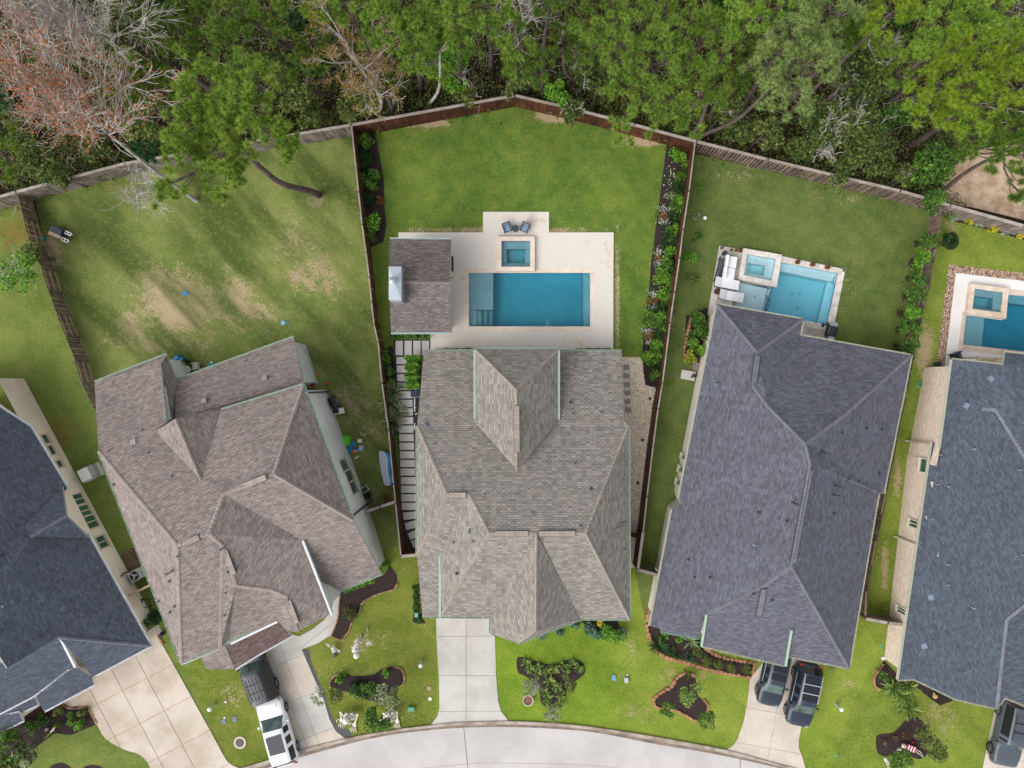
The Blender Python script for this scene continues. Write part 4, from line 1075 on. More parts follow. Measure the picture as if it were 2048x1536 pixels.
# rear patio slabs
pat = mat('patio_concrete', srgb(178, 182, 184, .8), .85, var=.07, s2=3)
for pts in ([(338, 719), (369, 719), (380, 752), (352, 764), (340, 740)], [(588, 684), (612, 690), (637, 768), (612, 778)]):
    t = structure('patio'); slabs(t, P(pts), (pts[0]), 20, [-60, 14, 100], [-60, 30, 120], .05, [pat])

# --- far left slate house
h0 = thing('house', 'deep slate-blue house cut by the left edge above the tan driveway', 'house', (*W2(60, 1150), 0))
V0 = dict(a=(-90, 757, 3.0), b=(61, 854, 3.0), c=(135, 977, 3.0), d=(52, 1050, None), e=(-150, 960, 7.6), f=(62, 1072, None), g=(176, 1069, 3.0), h=(301, 1292, 3.0), i=(116, 1275, None, 5.4), j=(15, 1336, None), k=(-60, 1220, 7.6), l=(12, 1152, None, 7.8))
F0 = [['a', 'b', 'c', 'd', 'f', 'l', 'k', 'e'], ['f', 'g', 'h', 'i', 'j', 'k', 'l']]
V0.update(m=(185, 1354, 3.0), n=(165, 1326, None, 3.5)); F0.append(['h', 'm', 'n', 'i'])
PT0 = roof(h0, V0, F0, sh_0, stucco0, gut_w, cap_0, walls=False, skip_gutter=[('c', 'd'), ('f', 'g')])
VD = dict(a=(124, 974, 3.3), b=(132, 1032, 4.6), c=(177, 1076, 3.3), f=(62, 1073, 5.6), d=(51, 1051, 5.3))
PD = roof(h0, VD, [['a', 'b', 'f', 'd'], ['b', 'c', 'f']], sh_0, stucco0, trim_k, cap_0, walls=False, gutters=False)
VE = dict(a=(114, 1270, 5.0), b=(152, 1344, 3.2), c=(15, 1328, None, 5.6), d=(67, 1392, 3.2), e=(-90, 1474, 3.2), f=(-90, 1310, 5.6))
FE = [['a', 'b', 'c'], ['c', 'b', 'd', 'e', 'f']]
PE = roof(h0, VE, FE, sh_0, stucco0, gut_w, cap_0, walls=False, gutters=True, skip_gutter=[('a', 'c')])
VX = dict(a=(150, 1332, 3.5), b=(184, 1353, 3.1), c=(187, 1370, 2.75), d=(88, 1423, 2.75), e=(72, 1392, 3.3))
PX_ = roof(h0, VX, [['a', 'b', 'c', 'd', 'e']], sh_0, stucco0, gut_w, cap_0, inset=.3)
VY = dict(a=(-90, 1450, 3.0), b=(38, 1426, 3.0), c=(46, 1442, 2.6), d=(-90, 1506, 2.6))
roof(h0, VY, [['a', 'b', 'c', 'd']], sh_0, stucco0, gut_w, cap_0, inset=.2)
VZ = dict(a=(66, 1386, 3.1), b=(75, 1410, 2.75), c=(-90, 1486, 2.75), d=(-90, 1440, 3.6))
roof(h0, VZ, [['a', 'b', 'c', 'd']], sh_0, stucco0, gut_w, cap_0, inset=.2)
vents(h0, PT0, F0, [(9, 857, 'p'), (29, 951, 'p'), (16, 1189, 't'), (25, 1204, 't'), (3, 1111, 'd')])
b = MB(); b.bar(Vector(PE['a']) + Vector((.12, 0, -.1)), Vector(PE['b']) + Vector((.12, 0, -.1)), .16, .24); b.build('bargeboard', gut_w, h0)
# the long beige side wall with its windows stands under the eave line
wa, wb = W2(4, 756), W2(400, 1450)
A_ = W2(80, 820); B_ = W2(252, 1130)
A_ = (A_[0], A_[1]); 
wl = MB()
LW = [W2(-60, 752), W2(48, 757), W2(305, 1234), W2(292, 1241)]
pA, pB = W2(48, 757), W2(303, 1231)
e0v = (Vector(pB) - Vector(pA)); L0 = e0v.length
obj('wall', [(*pA, 0), (*pB, 0), (*pB, 2.8), (*pA, 2.8), (*W2(-60, 757), 0), (*W2(-60, 757), 2.8)], [(0, 1, 2, 3), (4, 0, 3, 5)], stucco0, h0, uv=[(0, 0), (L0, 0), (L0, 3), (0, 3), (0, 0), (3, 0), (3, 3), (0, 3)])
b = MB(); b.prism(P([(-60, 800), (40, 884), (104, 995), (128, 1045), (152, 1090), (262, 1288), (178, 1330), (150, 1345), (95, 1400), (-60, 1470)], 2.5), -.02, 2.5); b.build('wall', stucco0, h0)
ga, gb_, gc = [Vector(PD[k]) for k in 'abc']; ins_ = Vector((-.30, .16, -.16))
obj('wall', [ga + ins_, gb_ + ins_, gc + ins_, (gc.x - .3, gc.y + .16, 2.4), (ga.x - .3, ga.y + .16, 2.4)], [(0, 1, 2, 3, 4)], stucco0, h0)
ga, gb_ = Vector(PE['a']), Vector(PE['b']); obj('wall', [ga + Vector((-.1, 0, -.22)), gb_ + Vector((-.25, .15, -.22)), (gb_.x - .25, gb_.y + .15, 2.3), (ga.x - .1, ga.y, 2.3)], [(0, 1, 2, 3)], brick4, h0, uv=[(0, 3), (3, 3), (3, 0), (0, 0)])
wf0 = mat('window_frame_tan', srgb(214, 196, 178, .8), .6, var=.06)
for c0, c1, pn in (((80, 870), (101, 886), 1), ((92, 892), (113, 909), 1), ((109, 922), (127, 934), 1), ((139, 991), (172, 1006), 2), ((152, 1014), (185, 1029), 2), ((163, 1035), (199, 1052), 2), ((188, 1076), (218, 1092), 2)):
    window(h0, pA, pB, c0, c1, wf0, pn)

# --- right indigo house
h3_ = thing('house', 'broad indigo-grey slate house behind the aqua pool with two cars at its front', 'house', (*W2(1560, 960), 0))
V3 = dict(a=(1434, 609, 3.4), b=(1606, 639, 3.4), c=(1598, 697, None, 3.9), c2=(1600, 671, 3.4), d=(1823, 711, 3.4), e=(1767, 987, 3.4), e2=(1757, 988, 3.4), f=(1698, 1336, 3.4), g=(1515, 705, None), h=(1506, 772, None), i=(1536, 813, None), j=(1611, 888, None, 7.4),
          k=(1690, 830, None), l=(1621, 928, None, 8.0), m=(1583, 1133, None, 8.0), n=(1361, 1008, 3.4), o=(1358, 995, 3.4), n2=(1344, 1020, None, 3.3), x=(1300, 1252, 3.4), w=(1319, 1257, None, 3.3), u=(1414, 1228, None), r=(1529, 1172, None), q=(1581, 1259, None), p=(1569, 1331, 3.4),
          p3=(1573, 1312, 3.4), s=(1514, 1236, None), t=(1404, 1292, 3.4), t0=(1340, 1250, None))
F3 = [['a', 'g', 'h', 'i', 'j', 'l', 'n', 'o'], ['a', 'b', 'g'], ['b', 'c2', 'c', 'i', 'h', 'g'], ['c2', 'd', 'k', 'j', 'i', 'c'], ['d', 'e', 'k'], ['k', 'e', 'e2', 'f', 'm', 'l', 'j'], ['l', 'm', 'r', 'u', 'w', 'x', 'n2', 'n'],
      ['m', 'f', 'p3', 'q', 'r'], ['r', 'q', 'p', 's'], ['r', 's', 't', 'u'], ['s', 'p', 't']]
PT3 = roof(h3_, V3, F3, sh_3, brick3, gut_c, cap_3, skip_gutter=[('c2', 'c'), ('q', 'p')])
V3b = dict(a=(1319, 1256, 3.2), b=(1340, 1238, 3.9), c=(1413, 1222, 4.4), d=(1399, 1277, 3.1), e=(1322, 1263, 3.0))
roof(h3_, V3b, [['a', 'b', 'c', 'd', 'e']], sh_3, brick3, gut_g, cap_3, walls=False)
b = MB(); b.bar(Vector(PT3['q']) + Vector((.05, 0, .02)), Vector(PT3['p']) + Vector((.05, 0, .02)), .14, .2); b.bar(Vector(PT3['u']) + Vector((-.05, 0, .02)), Vector(PT3['t']) + Vector((-.05, 0, .02)), .12, .2); b.build('bargeboard', gut_g, h3_)
vents(h3_, PT3, F3, [(1432, 768, 'p'), (1733, 857, 'd'), (1763, 859, 'd'), (1683, 866, 'd'), (1757, 948, 'd'), (1716, 963, 'd'), (1696, 957, 'd'), (1644, 905, 't'), (1669, 971, 't'), (1665, 988, 't'), (1584, 1005, 't'), (1668, 1027, 'd'), (1573, 1042, 'd'),
                     (1517, 1025, 'd'), (1376, 1119, 'd'), (1510, 1090, 'p'), (1388, 1154, 'd'), (1419, 1154, 'd'), (1506, 1187, 'd'), (1543, 1200, 'd')])
ridge_vent(h3_, PT3, F3, (1514, 712), (1507, 765), cap_3); ridge_vent(h3_, PT3, F3, (1619, 940), (1585, 1125), cap_3); ridge_vent(h3_, PT3, F3, (1527, 1178), (1517, 1230), cap_3)
E3 = EAVES[h3_.name]; wf3 = mat('window_frame_cream', srgb(214, 208, 190, .8), .6, var=.06)
for c0, c1 in (((1363, 906), (1376, 922)), ((1358, 930), (1370, 948)), ((1352, 955), (1364, 974))): window(h3_, E3['a'], E3['o'], c0, c1, wf3)

# --- far right slate house
h4_ = thing('house', 'slate-blue roofed house with a cream brick side wall at the right edge', 'house', (*W2(1960, 1080), 0))
V4 = dict(a=(1905, 719, 4.0), b=(2007, 730, 4.0), c=(2010, 705, 3.4), c2=(2170, 722, 3.4), o=(1991, 820, None), n=(1963, 818, None, 6.3), p=(2170, 1112, None), d2=(1886, 893, None), d=(1881, 897, 4.0),
          e=(1865, 884, 2.9), f=(1797, 1360, 2.9), i0=(1828, 1358, 2.9), i=(1911, 1398, 3.0), k=(1993, 1417, 3.2), l=(2013, 1240, None), m=(2170, 1130, None))
F4 = [['a', 'n', 'd2', 'd'], ['a', 'b', 'c', 'c2', 'p', 'o', 'n'], ['e', 'd2', 'n', 'o', 'p', 'l', 'k', 'i', 'i0', 'f'], ['l', 'p', 'z1', 'z0', 'k']]
V4.update(z1=(2170, 1460, 3.0), z0=(2010, 1395, 3.2))
PT4 = roof(h4_, V4, F4, sh_4, brick4, gut_c, cap_4, wall_names=['a', 'd', 'e', 'f', 'i0', 'i', 'k', 'z0', 'z1', 'c2', 'c', 'b'], skip_gutter=[('d2', 'e'), ('b', 'c')])
vents(h4_, PT4, F4, [(1931, 811, 'b'), (1895, 929, 'b'), (1882, 1027, 'b'), (1870, 1108, 'b'), (1860, 1194, 'b'), (1847, 1291, 'b'), (1980, 757, 'b'), (1943, 897, 'w'), (1876, 909, 'w'), (1892, 972, 'w'), (1870, 968, 'w'), (1860, 1037, 'w'), (1891, 1128, 'w'), (1892, 1168, 'w'), (1942, 1214, 'w'), (2036, 939, 'w'), (2043, 1109, 'w')])
E4 = EAVES[h4_.name]
wf4 = mat('window_frame_ivory', srgb(216, 206, 192, .8), .6, var=.06)
for c0, c1, pn in (((1842, 916), (1853, 946), 1), ((1820, 1037), (1836, 1058), 2), ((1796, 1210), (1812, 1232), 2)): window(h4_, E4['e'], E4['f'], c0, c1, wf4, pn)
sp_m = mat('tan_downspout', srgb(186, 172, 160, .8), .6)
for x, y in ((1830, 884), (1802, 1076)): downspout(h4_, x, y, E4['e'], E4['f'], 2.7, sp_m)

# --- pool pavilion
hp = thing('pavilion', 'small grey-brown gabled pool pavilion with a metal-capped chimney', 'pavilion', (*W2(840, 572), 0))
VP = dict(a=(780, 478, 2.9), b=(902, 479, 2.9), c=(900, 565, 4.5), d=(778, 564, 4.5), e=(904, 665, 2.9), f=(782, 665, 2.9))
FP = [['a', 'b', 'c', 'd'], ['d', 'c', 'e', 'f']]
gut_a = mat('aqua_gutter', srgb(190, 212, 208, .82), .5, var=.06)
PP = roof(hp, VP, FP, sh_P, w_C, gut_a, cap_P)
capm = mat('zinc_cap', srgb(176, 186, 196, .8), .45, var=.06, s2=2, metal=.2)
c0 = Vector(W(790.5, 568, 5.3)); b = MB(); b.box((c0.x + .05, c0.y, 4.4), (.8, 2.4, 1.7)); b.build('chimney', trim_k, hp)
b = MB(); z = 5.32; q = [Vector(W(x, y, z)) for x, y in ((777.5, 533), (803, 533), (803, 600), (777.5, 600))]; top_ = c0 + Vector((0, 0, .14))
b.add(q + [top_] + [v - Vector((0, 0, .1)) for v in q], [(0, 4, 1), (1, 4, 2), (2, 4, 3), (3, 4, 0), (0, 1, 6, 5), (1, 2, 7, 6), (2, 3, 8, 7), (3, 0, 5, 8)]); b.build('chimney_cap', capm, hp)
b = MB(); b.lathe((c0.x - .12, c0.y + .18, 5.4), [(.13, 0), (.13, .22), (.24, .26), (.24, .34), (.16, .40), (.04, .42)], 14); b.build('flue', steel, hp)
for dx in (.0,): 
    b = MB(); b.box((*W2(905, 528, 1.5), 1.5), (.12, 1.05, .65)); b.build('outdoor_screen', black_plastic, hp)
b = MB(); b.bar((*W2(903, 556, 2.4), 2.5), (*W2(903, 556, 1.8), 1.9), .1, .1); b.build('lantern', mat('brown_metal', srgb(96, 62, 46, .7), .6), hp)

# fences -------------------------------------------------------------
grey_wood = mat('weathered_cedar', srgb(150, 138, 128, .8), .9, col2=srgb(116, 106, 98, .8), var=.2, s1=1.5, s2=12, objr=.22, grain=.1)
brown_wood = mat('stained_cedar', srgb(98, 56, 34, .75), .85, col2=srgb(72, 40, 26, .75), var=.25, s1=1.5, s2=10, objr=.28, grain=.1)
dark_wood = mat('dark_cedar', srgb(136, 118, 106, .85), .9, col2=srgb(104, 90, 82, .85), var=.2, s1=1.5, s2=12, objr=.25)
pale_cap = mat('pale_cap_board', srgb(178, 166, 156, .8), .85, col2=srgb(156, 144, 134, .8), var=.1, s1=1.5, s2=9, objr=.08)
rail_w = mat('rail_wood', srgb(186, 158, 130, .8), .85, var=.12, s2=10)
_pk = {}
def picket_mesh(h, wd, m):
    k = (round(h, 2), round(wd, 2), m.name)
    if k not in _pk:
        b = MB(); b.add([(-wd / 2, -.01, 0), (wd / 2, -.01, 0), (wd / 2, .01, 0), (-wd / 2, .01, 0), (-wd / 2, -.01, h - .05), (wd / 2, -.01, h - .05), (wd / 2, .01, h - .05), (-wd / 2, .01, h - .05), (-wd * .3, -.01, h), (wd * .3, -.01, h), (wd * .3, .01, h), (-wd * .3, .01, h)],
                        [(0, 1, 5, 4), (1, 2, 6, 5), (2, 3, 7, 6), (3, 0, 4, 7), (4, 5, 9, 8), (5, 6, 10, 9), (6, 7, 11, 10), (7, 4, 8, 11), (8, 9, 10, 11)])
        _pk[k] = mesh('picket', b.V, b.F, m)
    return _pk[k]
def post_mesh(h, m):
    k = ('post', round(h, 2), m.name)
    if k not in _pk: b = MB(); b.box((0, 0, h / 2 - .02), (.1, .1, h - .04)); _pk[k] = mesh('post', b.V, b.F, m)
    return _pk[k]
def fence(label, pts, h, m, cm, capw=.14, step=.205, wd=.185, side=1, alt=0, group=None, name='fence', gap=False):
    """pts: ground line in metres; side: which side of the rails carries the pickets (left of travel = 1)"""
    mx = sum(p[0] for p in pts) / len(pts); my = sum(p[1] for p in pts) / len(pts)
    root = thing(name, label, 'fence', (mx, my, 0), group)
    pan = 0; rails = MB(); capb = MB(); posts = MB()
    n_p = 0; acc = 0
    for i in range(len(pts) - 1):
        a, b_ = Vector((*pts[i], 0)), Vector((*pts[i + 1], 0)); L = (b_ - a).length; d = (b_ - a) / L; nrm_ = Vector((-d.y, d.x, 0))
        k = max(1, round(L / 2.2))
        for j in range(k):
            p, q = a + d * (L * j / k), a + d * (L * (j + 1) / k); s_ = side
            if alt and pan % 2: s_ = -side
            o_ = link('post', post_mesh(h, m), root, (p.x - mx, p.y - my, 0)); o_.rotation_euler = (0, 0, math.atan2(d.y, d.x))
            for z in ((.3, h - .3) if not alt else (.25, h / 2, h - .2)): rails.bar(p - nrm_ * .03 * s_ + Vector((0, 0, z)), q - nrm_ * .03 * s_ + Vector((0, 0, z)), .045, .09)
            m_ = max(1, round((q - p).length / step)); ll = (q - p).length / m_
            for t_ in range(m_):
                c = p + d * (ll * (t_ + .5)) + nrm_ * .012 * s_
                if n_p < 300:
                    o = link('picket', picket_mesh(h - .03 + (0 if alt else 0), min(wd, ll * .93), m), root, (c.x - mx, c.y - my, .02)); o.rotation_euler = (random.uniform(-.008, .008), random.uniform(-.012, .012), math.atan2(d.y, d.x)); n_p += 1
            pan += 1
        if capw: capb.bar(a - d * .05 + Vector((0, 0, h)), b_ + d * .05 + Vector((0, 0, h)), capw, .045)
    e = pts[-1]; link('post', post_mesh(h, m), root, (e[0] - mx, e[1] - my, 0))
    rails.build('rail', rail_w if alt else m, root)
    if capw: capb.build('cap_board', cm, root)
    return root
def trunc(p, a, b): return p[a:b]
jn = lambda *L: [q for l in L for q in l]
fence('weathered grey picket fence with pale cap along the wood behind the far left garden', [bk[0], bk[1]], FH, grey_wood, pale_cap, .2, side=-1)
fence('weathered grey picket fence with pale cap along the wood behind the brown-roofed garden', [bk[1], bk[2], bk[3], bk[4], bk[5]], FH, grey_wood, pale_cap, .2, side=-1)
fence('red-brown stained picket fence peaking at the top of the centre garden', [bk[5], bk[6], bk[7], bk[8], bk[9]], FH, brown_wood, pale_cap, .2, side=-1)
fence('grey fence with dark gaps behind the aqua pool garden', [bk[9], bk[10], bk[11], bk[12]], FH, dark_wood, pale_cap, .2, side=-1, step=.24, wd=.16)  # darker board colour stands in for the shadow lying on this fence
fence('grey fence behind the yellow shrubs at the right edge', [bk[12], bk[13], bk[14]], FH, grey_wood, pale_cap, .22, side=-1, step=.22, wd=.18)
fence('dark weathered side fence of alternating panels at the left', f01, 1.75, dark_wood, pale_cap, 0, side=1, alt=1)
fence('brown side fence left of the centre pool garden', f1c, FH, brown_wood, pale_cap, .09, side=1)
fence('brown side fence right of the white and orange flower bed', fc3[:11], FH, brown_wood, pale_cap, .09, side=-1)
fence('pale-capped fence end between the centre and indigo houses', fc3[10:], FH, brown_wood, pale_cap, .2, side=-1)
fence('dark side fence of alternating panels behind the row of young trees', f34, 1.75, dark_wood, pale_cap, 0, side=-1, alt=1)
fence('short pale-topped fence joining the brown house to the brown side fence', [W2(727, 1025, 1.9), W2(760, 1014, 1.9), W2(789, 1004, 1.9)], 1.9, grey_wood, pale_cap, .2, side=1)
fence('short pale-topped fence closing the slab path', [W2(802, 1113, FH), W2(834, 1110, FH)], FH, brown_wood, pale_cap, .22, side=1)
fence('dark brown gate fence across the pebble strip', [W2(1256, 1072, 1.8), W2(1281, 1077, 1.8)], 1.8, brown_wood, pale_cap, .0, side=1)
fence('pale-capped fence closing the grass strip beside the indigo house', [W2(1276, 1140, FH), W2(1318, 1151, FH)], FH, dark_wood, pale_cap, .22, side=1)
fence('pale-capped fence closing the grass strip beside the cream brick wall', [W2(1733, 1238, 1.9), W2(1776, 1246, 1.9), W2(1803, 1249, 1.9)], 1.9, dark_wood, pale_cap, .22, side=1)
fence('low red-brown fence between the two left houses', [W2(257, 1192, 1.8), W2(300, 1170, 1.8)], 1.8, grey_wood, rail_w, .16, side=1)
# ------------------------------------------------------------------ foliage generators
def rot_frames(n, rng, flat=.0):
    """random orthonormal pairs; flat pushes the leaf normals towards up"""
    nz = rng.normal(size=(n, 3)); nz[:, 2] += flat * np.sign(nz[:, 2] + 1e-9) * 2; nz /= np.linalg.norm(nz, axis=1)[:, None]
    t = rng.normal(size=(n, 3)); u = np.cross(nz, t); u /= np.linalg.norm(u, axis=1)[:, None] + 1e-9
    return u, np.cross(nz, u)
def leaf_arr(c, size, rng, asp=.55, flat=.5):
    n = len(c); u, v = rot_frames(n, rng, flat); s = size * rng.uniform(.65, 1.25, n)[:, None]
    V = np.stack([c - u * s, c + v * s * asp, c + u * s, c - v * s * asp], 1).reshape(-1, 3)
    return V, np.arange(n * 4).reshape(-1, 4)
def lump_points(n, c, r, rng, lumps=9, lr=.42, shell=.5, low=-.55):
    """points gathered in lumps within an ellipsoid: an uneven crown with gaps"""
    r = np.array(r if isinstance(r, (tuple, list)) else (r, r, r), float)
    d = rng.normal(size=(lumps, 3)); d /= np.linalg.norm(d, axis=1)[:, None]; d[:, 2] = np.maximum(d[:, 2], low)
    L = d * rng.uniform(.35, .78, lumps)[:, None]; k = rng.integers(0, lumps, n)
    q = rng.normal(size=(n, 3)); q /= np.linalg.norm(q, axis=1)[:, None]
    q *= (rng.uniform(shell ** 3, 1, n) ** (1 / 3))[:, None] * lr * rng.uniform(.7, 1.2, lumps)[k][:, None]
    return np.array(c) + (L[k] + q) * r
def needle_arr(c, L, rng, per=34, w_=.035, up=.25):
    n = len(c) * per; cc = np.repeat(c, per, 0); d = rng.normal(size=(n, 3)); d[:, 2] += up
    d /= np.linalg.norm(d, axis=1)[:, None]
    t = np.cross(d, rng.normal(size=(n, 3))); t /= np.linalg.norm(t, axis=1)[:, None] + 1e-9
    ln = L * rng.uniform(.7, 1.15, n)[:, None]
    V = np.stack([cc + d * ln * .15 - t * w_ * .5, cc + d * ln * .15 + t * w_ * .5, cc + d * ln], 1).reshape(-1, 3)
    return V, np.arange(n * 3).reshape(-1, 3)
def twigs(mb, a, d, L, r, depth, rng, spread=.6, up=.12, n=3, sides=3, tips=None, kink=.18):
    segs = 3; p = Vector(a); d = Vector(d).normalized(); pts = [p.copy()]
    for i in range(segs):
        d = (d + Vector(rng.normal(size=3)) * kink + Vector((0, 0, up * .3))).normalized(); p = p + d * (L / segs); pts.append(p.copy())
    mb.tube(pts, [max(.011, r * (1 - .55 * i / segs)) for i in range(segs + 1)], sides if depth > 1 else 3, cap=False)
    if tips is not None and depth <= 1: tips += [tuple(q) for q in pts[1:]]
    if depth > 0:
        for k in range(n):
            i = rng.integers(1, segs + 1); q = pts[i]
            nd = (d + Vector(rng.normal(size=3)) * spread); nd.z += up
            twigs(mb, q, nd, L * rng.uniform(.5, .78), r * .55, depth - 1, rng, spread, up, n, sides, tips, kink)

G_bright = leafmat('pine_bright', [srgb(92, 128, 38, .86), srgb(126, 164, 56, .86), srgb(160, 188, 78, .86)], sc=.7)
G_yellow = leafmat('pine_yellow', [srgb(96, 134, 32, .78), srgb(132, 166, 44, .78), srgb(166, 188, 60, .78)], sc=.7)
G_grey = leafmat('pine_silver', [srgb(98, 126, 62, .86), srgb(132, 156, 86, .86), srgb(166, 184, 112, .86)], sc=.7)
G_dark = leafmat('pine_dark', [srgb(62, 88, 30, .98), srgb(92, 122, 42, .98), srgb(120, 146, 56, .98)], sc=.7)
G_olive = leafmat('pine_olive', [srgb(84, 118, 40, .86), srgb(118, 152, 56, .86), srgb(150, 176, 74, .86)], sc=.7)
L_green = leafmat('leaf_green', [srgb(42, 74, 28, .8), srgb(74, 112, 40, .8), srgb(108, 146, 54, .8)])
L_dark = leafmat('leaf_dark', [srgb(22, 46, 22, .8), srgb(38, 72, 30, .8), srgb(62, 98, 40, .8)])
L_bright = leafmat('leaf_bright', [srgb(64, 110, 28, .8), srgb(96, 150, 40, .8), srgb(132, 176, 60, .8)])
L_olive = leafmat('leaf_olive', [srgb(66, 82, 38, .8), srgb(96, 112, 52, .8), srgb(128, 138, 72, .8)])
L_forest = leafmat('leaf_forest', [srgb(52, 70, 34, .85), srgb(78, 98, 44, .85), srgb(106, 122, 56, .85)])
L_mix = leafmat('undergrowth_leaf', [srgb(54, 66, 32, .85), srgb(74, 96, 40, .85), srgb(98, 116, 50, .85), srgb(120, 108, 62, .85)], sc=.45, var=.5)
L_rust = leafmat('rust_leaf', [srgb(140, 78, 48, .85), srgb(184, 104, 62, .85), srgb(200, 128, 88, .85)], sc=1.2)
L_gold = leafmat('gold_leaf', [srgb(130, 110, 40, .8), srgb(166, 130, 50, .8), srgb(182, 142, 60, .8)], sc=1.2)
L_sage = leafmat('sage_leaf', [srgb(96, 112, 76, .8), srgb(130, 144, 100, .8), srgb(160, 170, 128, .8)], sc=2)
L_blue = leafmat('blue_green_leaf', [srgb(58, 92, 74, .8), srgb(84, 124, 100, .8), srgb(120, 154, 124, .8)], sc=2)
L_yel = leafmat('yellow_leaf', [srgb(170, 160, 30, .85), srgb(206, 196, 48, .85), srgb(224, 214, 74, .85)], sc=2)
L_red = leafmat('maroon_leaf', [srgb(58, 34, 40, .8), srgb(84, 50, 56, .8), srgb(70, 70, 46, .8)], sc=3)
L_palm = leafmat('palm_leaf', [srgb(72, 106, 44, .8), srgb(108, 140, 62, .8), srgb(150, 172, 88, .8)], sc=1.5)
Fl_white = leafmat('white_petal', [srgb(226, 226, 230, .95), srgb(240, 240, 244, .95)], var=.08, transl=.1)
Fl_orange = leafmat('orange_petal', [srgb(160, 84, 58, .75), srgb(186, 112, 80, .75)], var=.2, transl=.1)
L_brownleaf = leafmat('dry_leaf', [srgb(84, 60, 42, .8), srgb(118, 84, 58, .8), srgb(150, 120, 90, .8)], sc=1)

def pine(label, lobes, z, m, base=None, seed=0, n=1.0, group=None, zr=.55, needle=.38, trunk_r=.2, trunk_m=None, cat='pine tree', name='pine_tree', per=150, wd=.028):
    rng = np.random.default_rng(seed + 100)
    cx = sum(l[0] for l in lobes) / len(lobes); cy = sum(l[1] for l in lobes) / len(lobes)
    bx_, by_ = W2(*base) if base else W2(cx, cy, z)
    if not base: bx_ *= .97; by_ *= .97
    root = thing(name, label, cat, (bx_, by_, 0), group)
    top = Vector(W(cx, cy, z - .4)); b0 = Vector((bx_, by_, -.1)); md = b0 * .5 + top * .5 + Vector((rng.normal() * .35, rng.normal() * .35, 0))
    path = smooth_path([tuple(b0), tuple(b0 * .75 + md * .25 + Vector((rng.normal() * .08, rng.normal() * .08, 0))), tuple(md), tuple(top)], k=4)
    tb = MB(); tb.tube(path, [trunk_r * (1.15 - .75 * i / len(path)) for i in range(len(path))], 8, cap=False); tb.build('trunk', trunk_m or bark, root, smooth=True)
    lb_ = MB(); C_ = []
    for (lx, ly, lr) in lobes:
        zc = z + rng.uniform(-1.0, .8); c = np.array(W(lx, ly, zc)); R = lr / FPX * (H - zc)
        m_ = max(8, int(n * 9.5 * R ** 1.8))
        d = rng.normal(size=(m_, 3)); d[:, 2] = np.abs(d[:, 2]) * .8 - .25; d /= np.linalg.norm(d, axis=1)[:, None]
        E = c + d * np.array([R, R, R * zr]) * (rng.uniform(.25, 1, m_) ** .6)[:, None]
        k = np.argmin([abs(p[2] - (zc - R * .5)) for p in path]); s_ = Vector(path[min(k + 1, len(path) - 1)])
        hub = s_ * .35 + Vector(c) * .65; hub.z = min(hub.z, zc) - R * .45
        lb_.tube([s_, (s_ + hub) / 2 + Vector((0, 0, -.3)), hub], [.07, .055, .04], 5, cap=False)
        for e in E[::2]:
            e = Vector(e); mm = hub * .5 + e * .5 + Vector((0, 0, -.15)); lb_.tube([hub, mm, e], [.045, .03, .015], 3, cap=False)
        for e in E:
            C_.append(e[None] if rng.random() < .6 else e + rng.normal(size=(2, 3)) * np.array([.25, .25, .15]))
    lb_.build('limb', trunk_m or bark, root)
    V, F = needle_arr(np.concatenate(C_), needle, rng, per, wd)
    obj('crown', V, F, m, root)
    return root
def bare(label, base, top, r_px, m, leaf=None, nl=0, seed=0, depth=4, n=4, L=2.6, rad=.13, name='bare_tree', cat='bare tree', zlean=None, starts=6, group=None, lsize=.055, spread=.6, kink=.18, lo=.6, axw=1.3):
    """base px, top (px, py, z)"""
    rng = np.random.default_rng(seed + 500); b0 = Vector((*W2(*base), -.1)); t = Vector(W(*top)); root = thing(name, label, cat, (b0.x, b0.y, 0), group)
    path = smooth_path([tuple(b0), tuple(b0 * .6 + t * .4 + Vector((rng.normal() * .3, rng.normal() * .3, 0))), tuple(t)], k=5)
    tb = MB(); tb.tube(path, [rad * (1.3 - .9 * i / len(path)) for i in range(len(path))], 7, cap=False); tb.build('trunk', m, root, smooth=True)
    br = MB(); tips = []; ax = (t - b0).normalized()
    for s_ in range(starts):
        k = int(len(path) * (lo + (1 - lo) * s_ / starts)); p = path[min(k, len(path) - 1)]
        d = Vector(rng.normal(size=3)) * .5 + ax * axw; twigs(br, p, d, L * rng.uniform(.7, 1.1), rad * .42, depth - 1, rng, spread, .12, n, 4, tips, kink)
    br.build('branches', m, root)
    if leaf and tips:
        T = np.array(tips); T = T[rng.integers(0, len(T), nl)] + rng.normal(size=(nl, 3)) * .12
        V, F = leaf_arr(T, lsize, rng, .7, .2); obj('leaves', V, F, leaf, root)
    return root
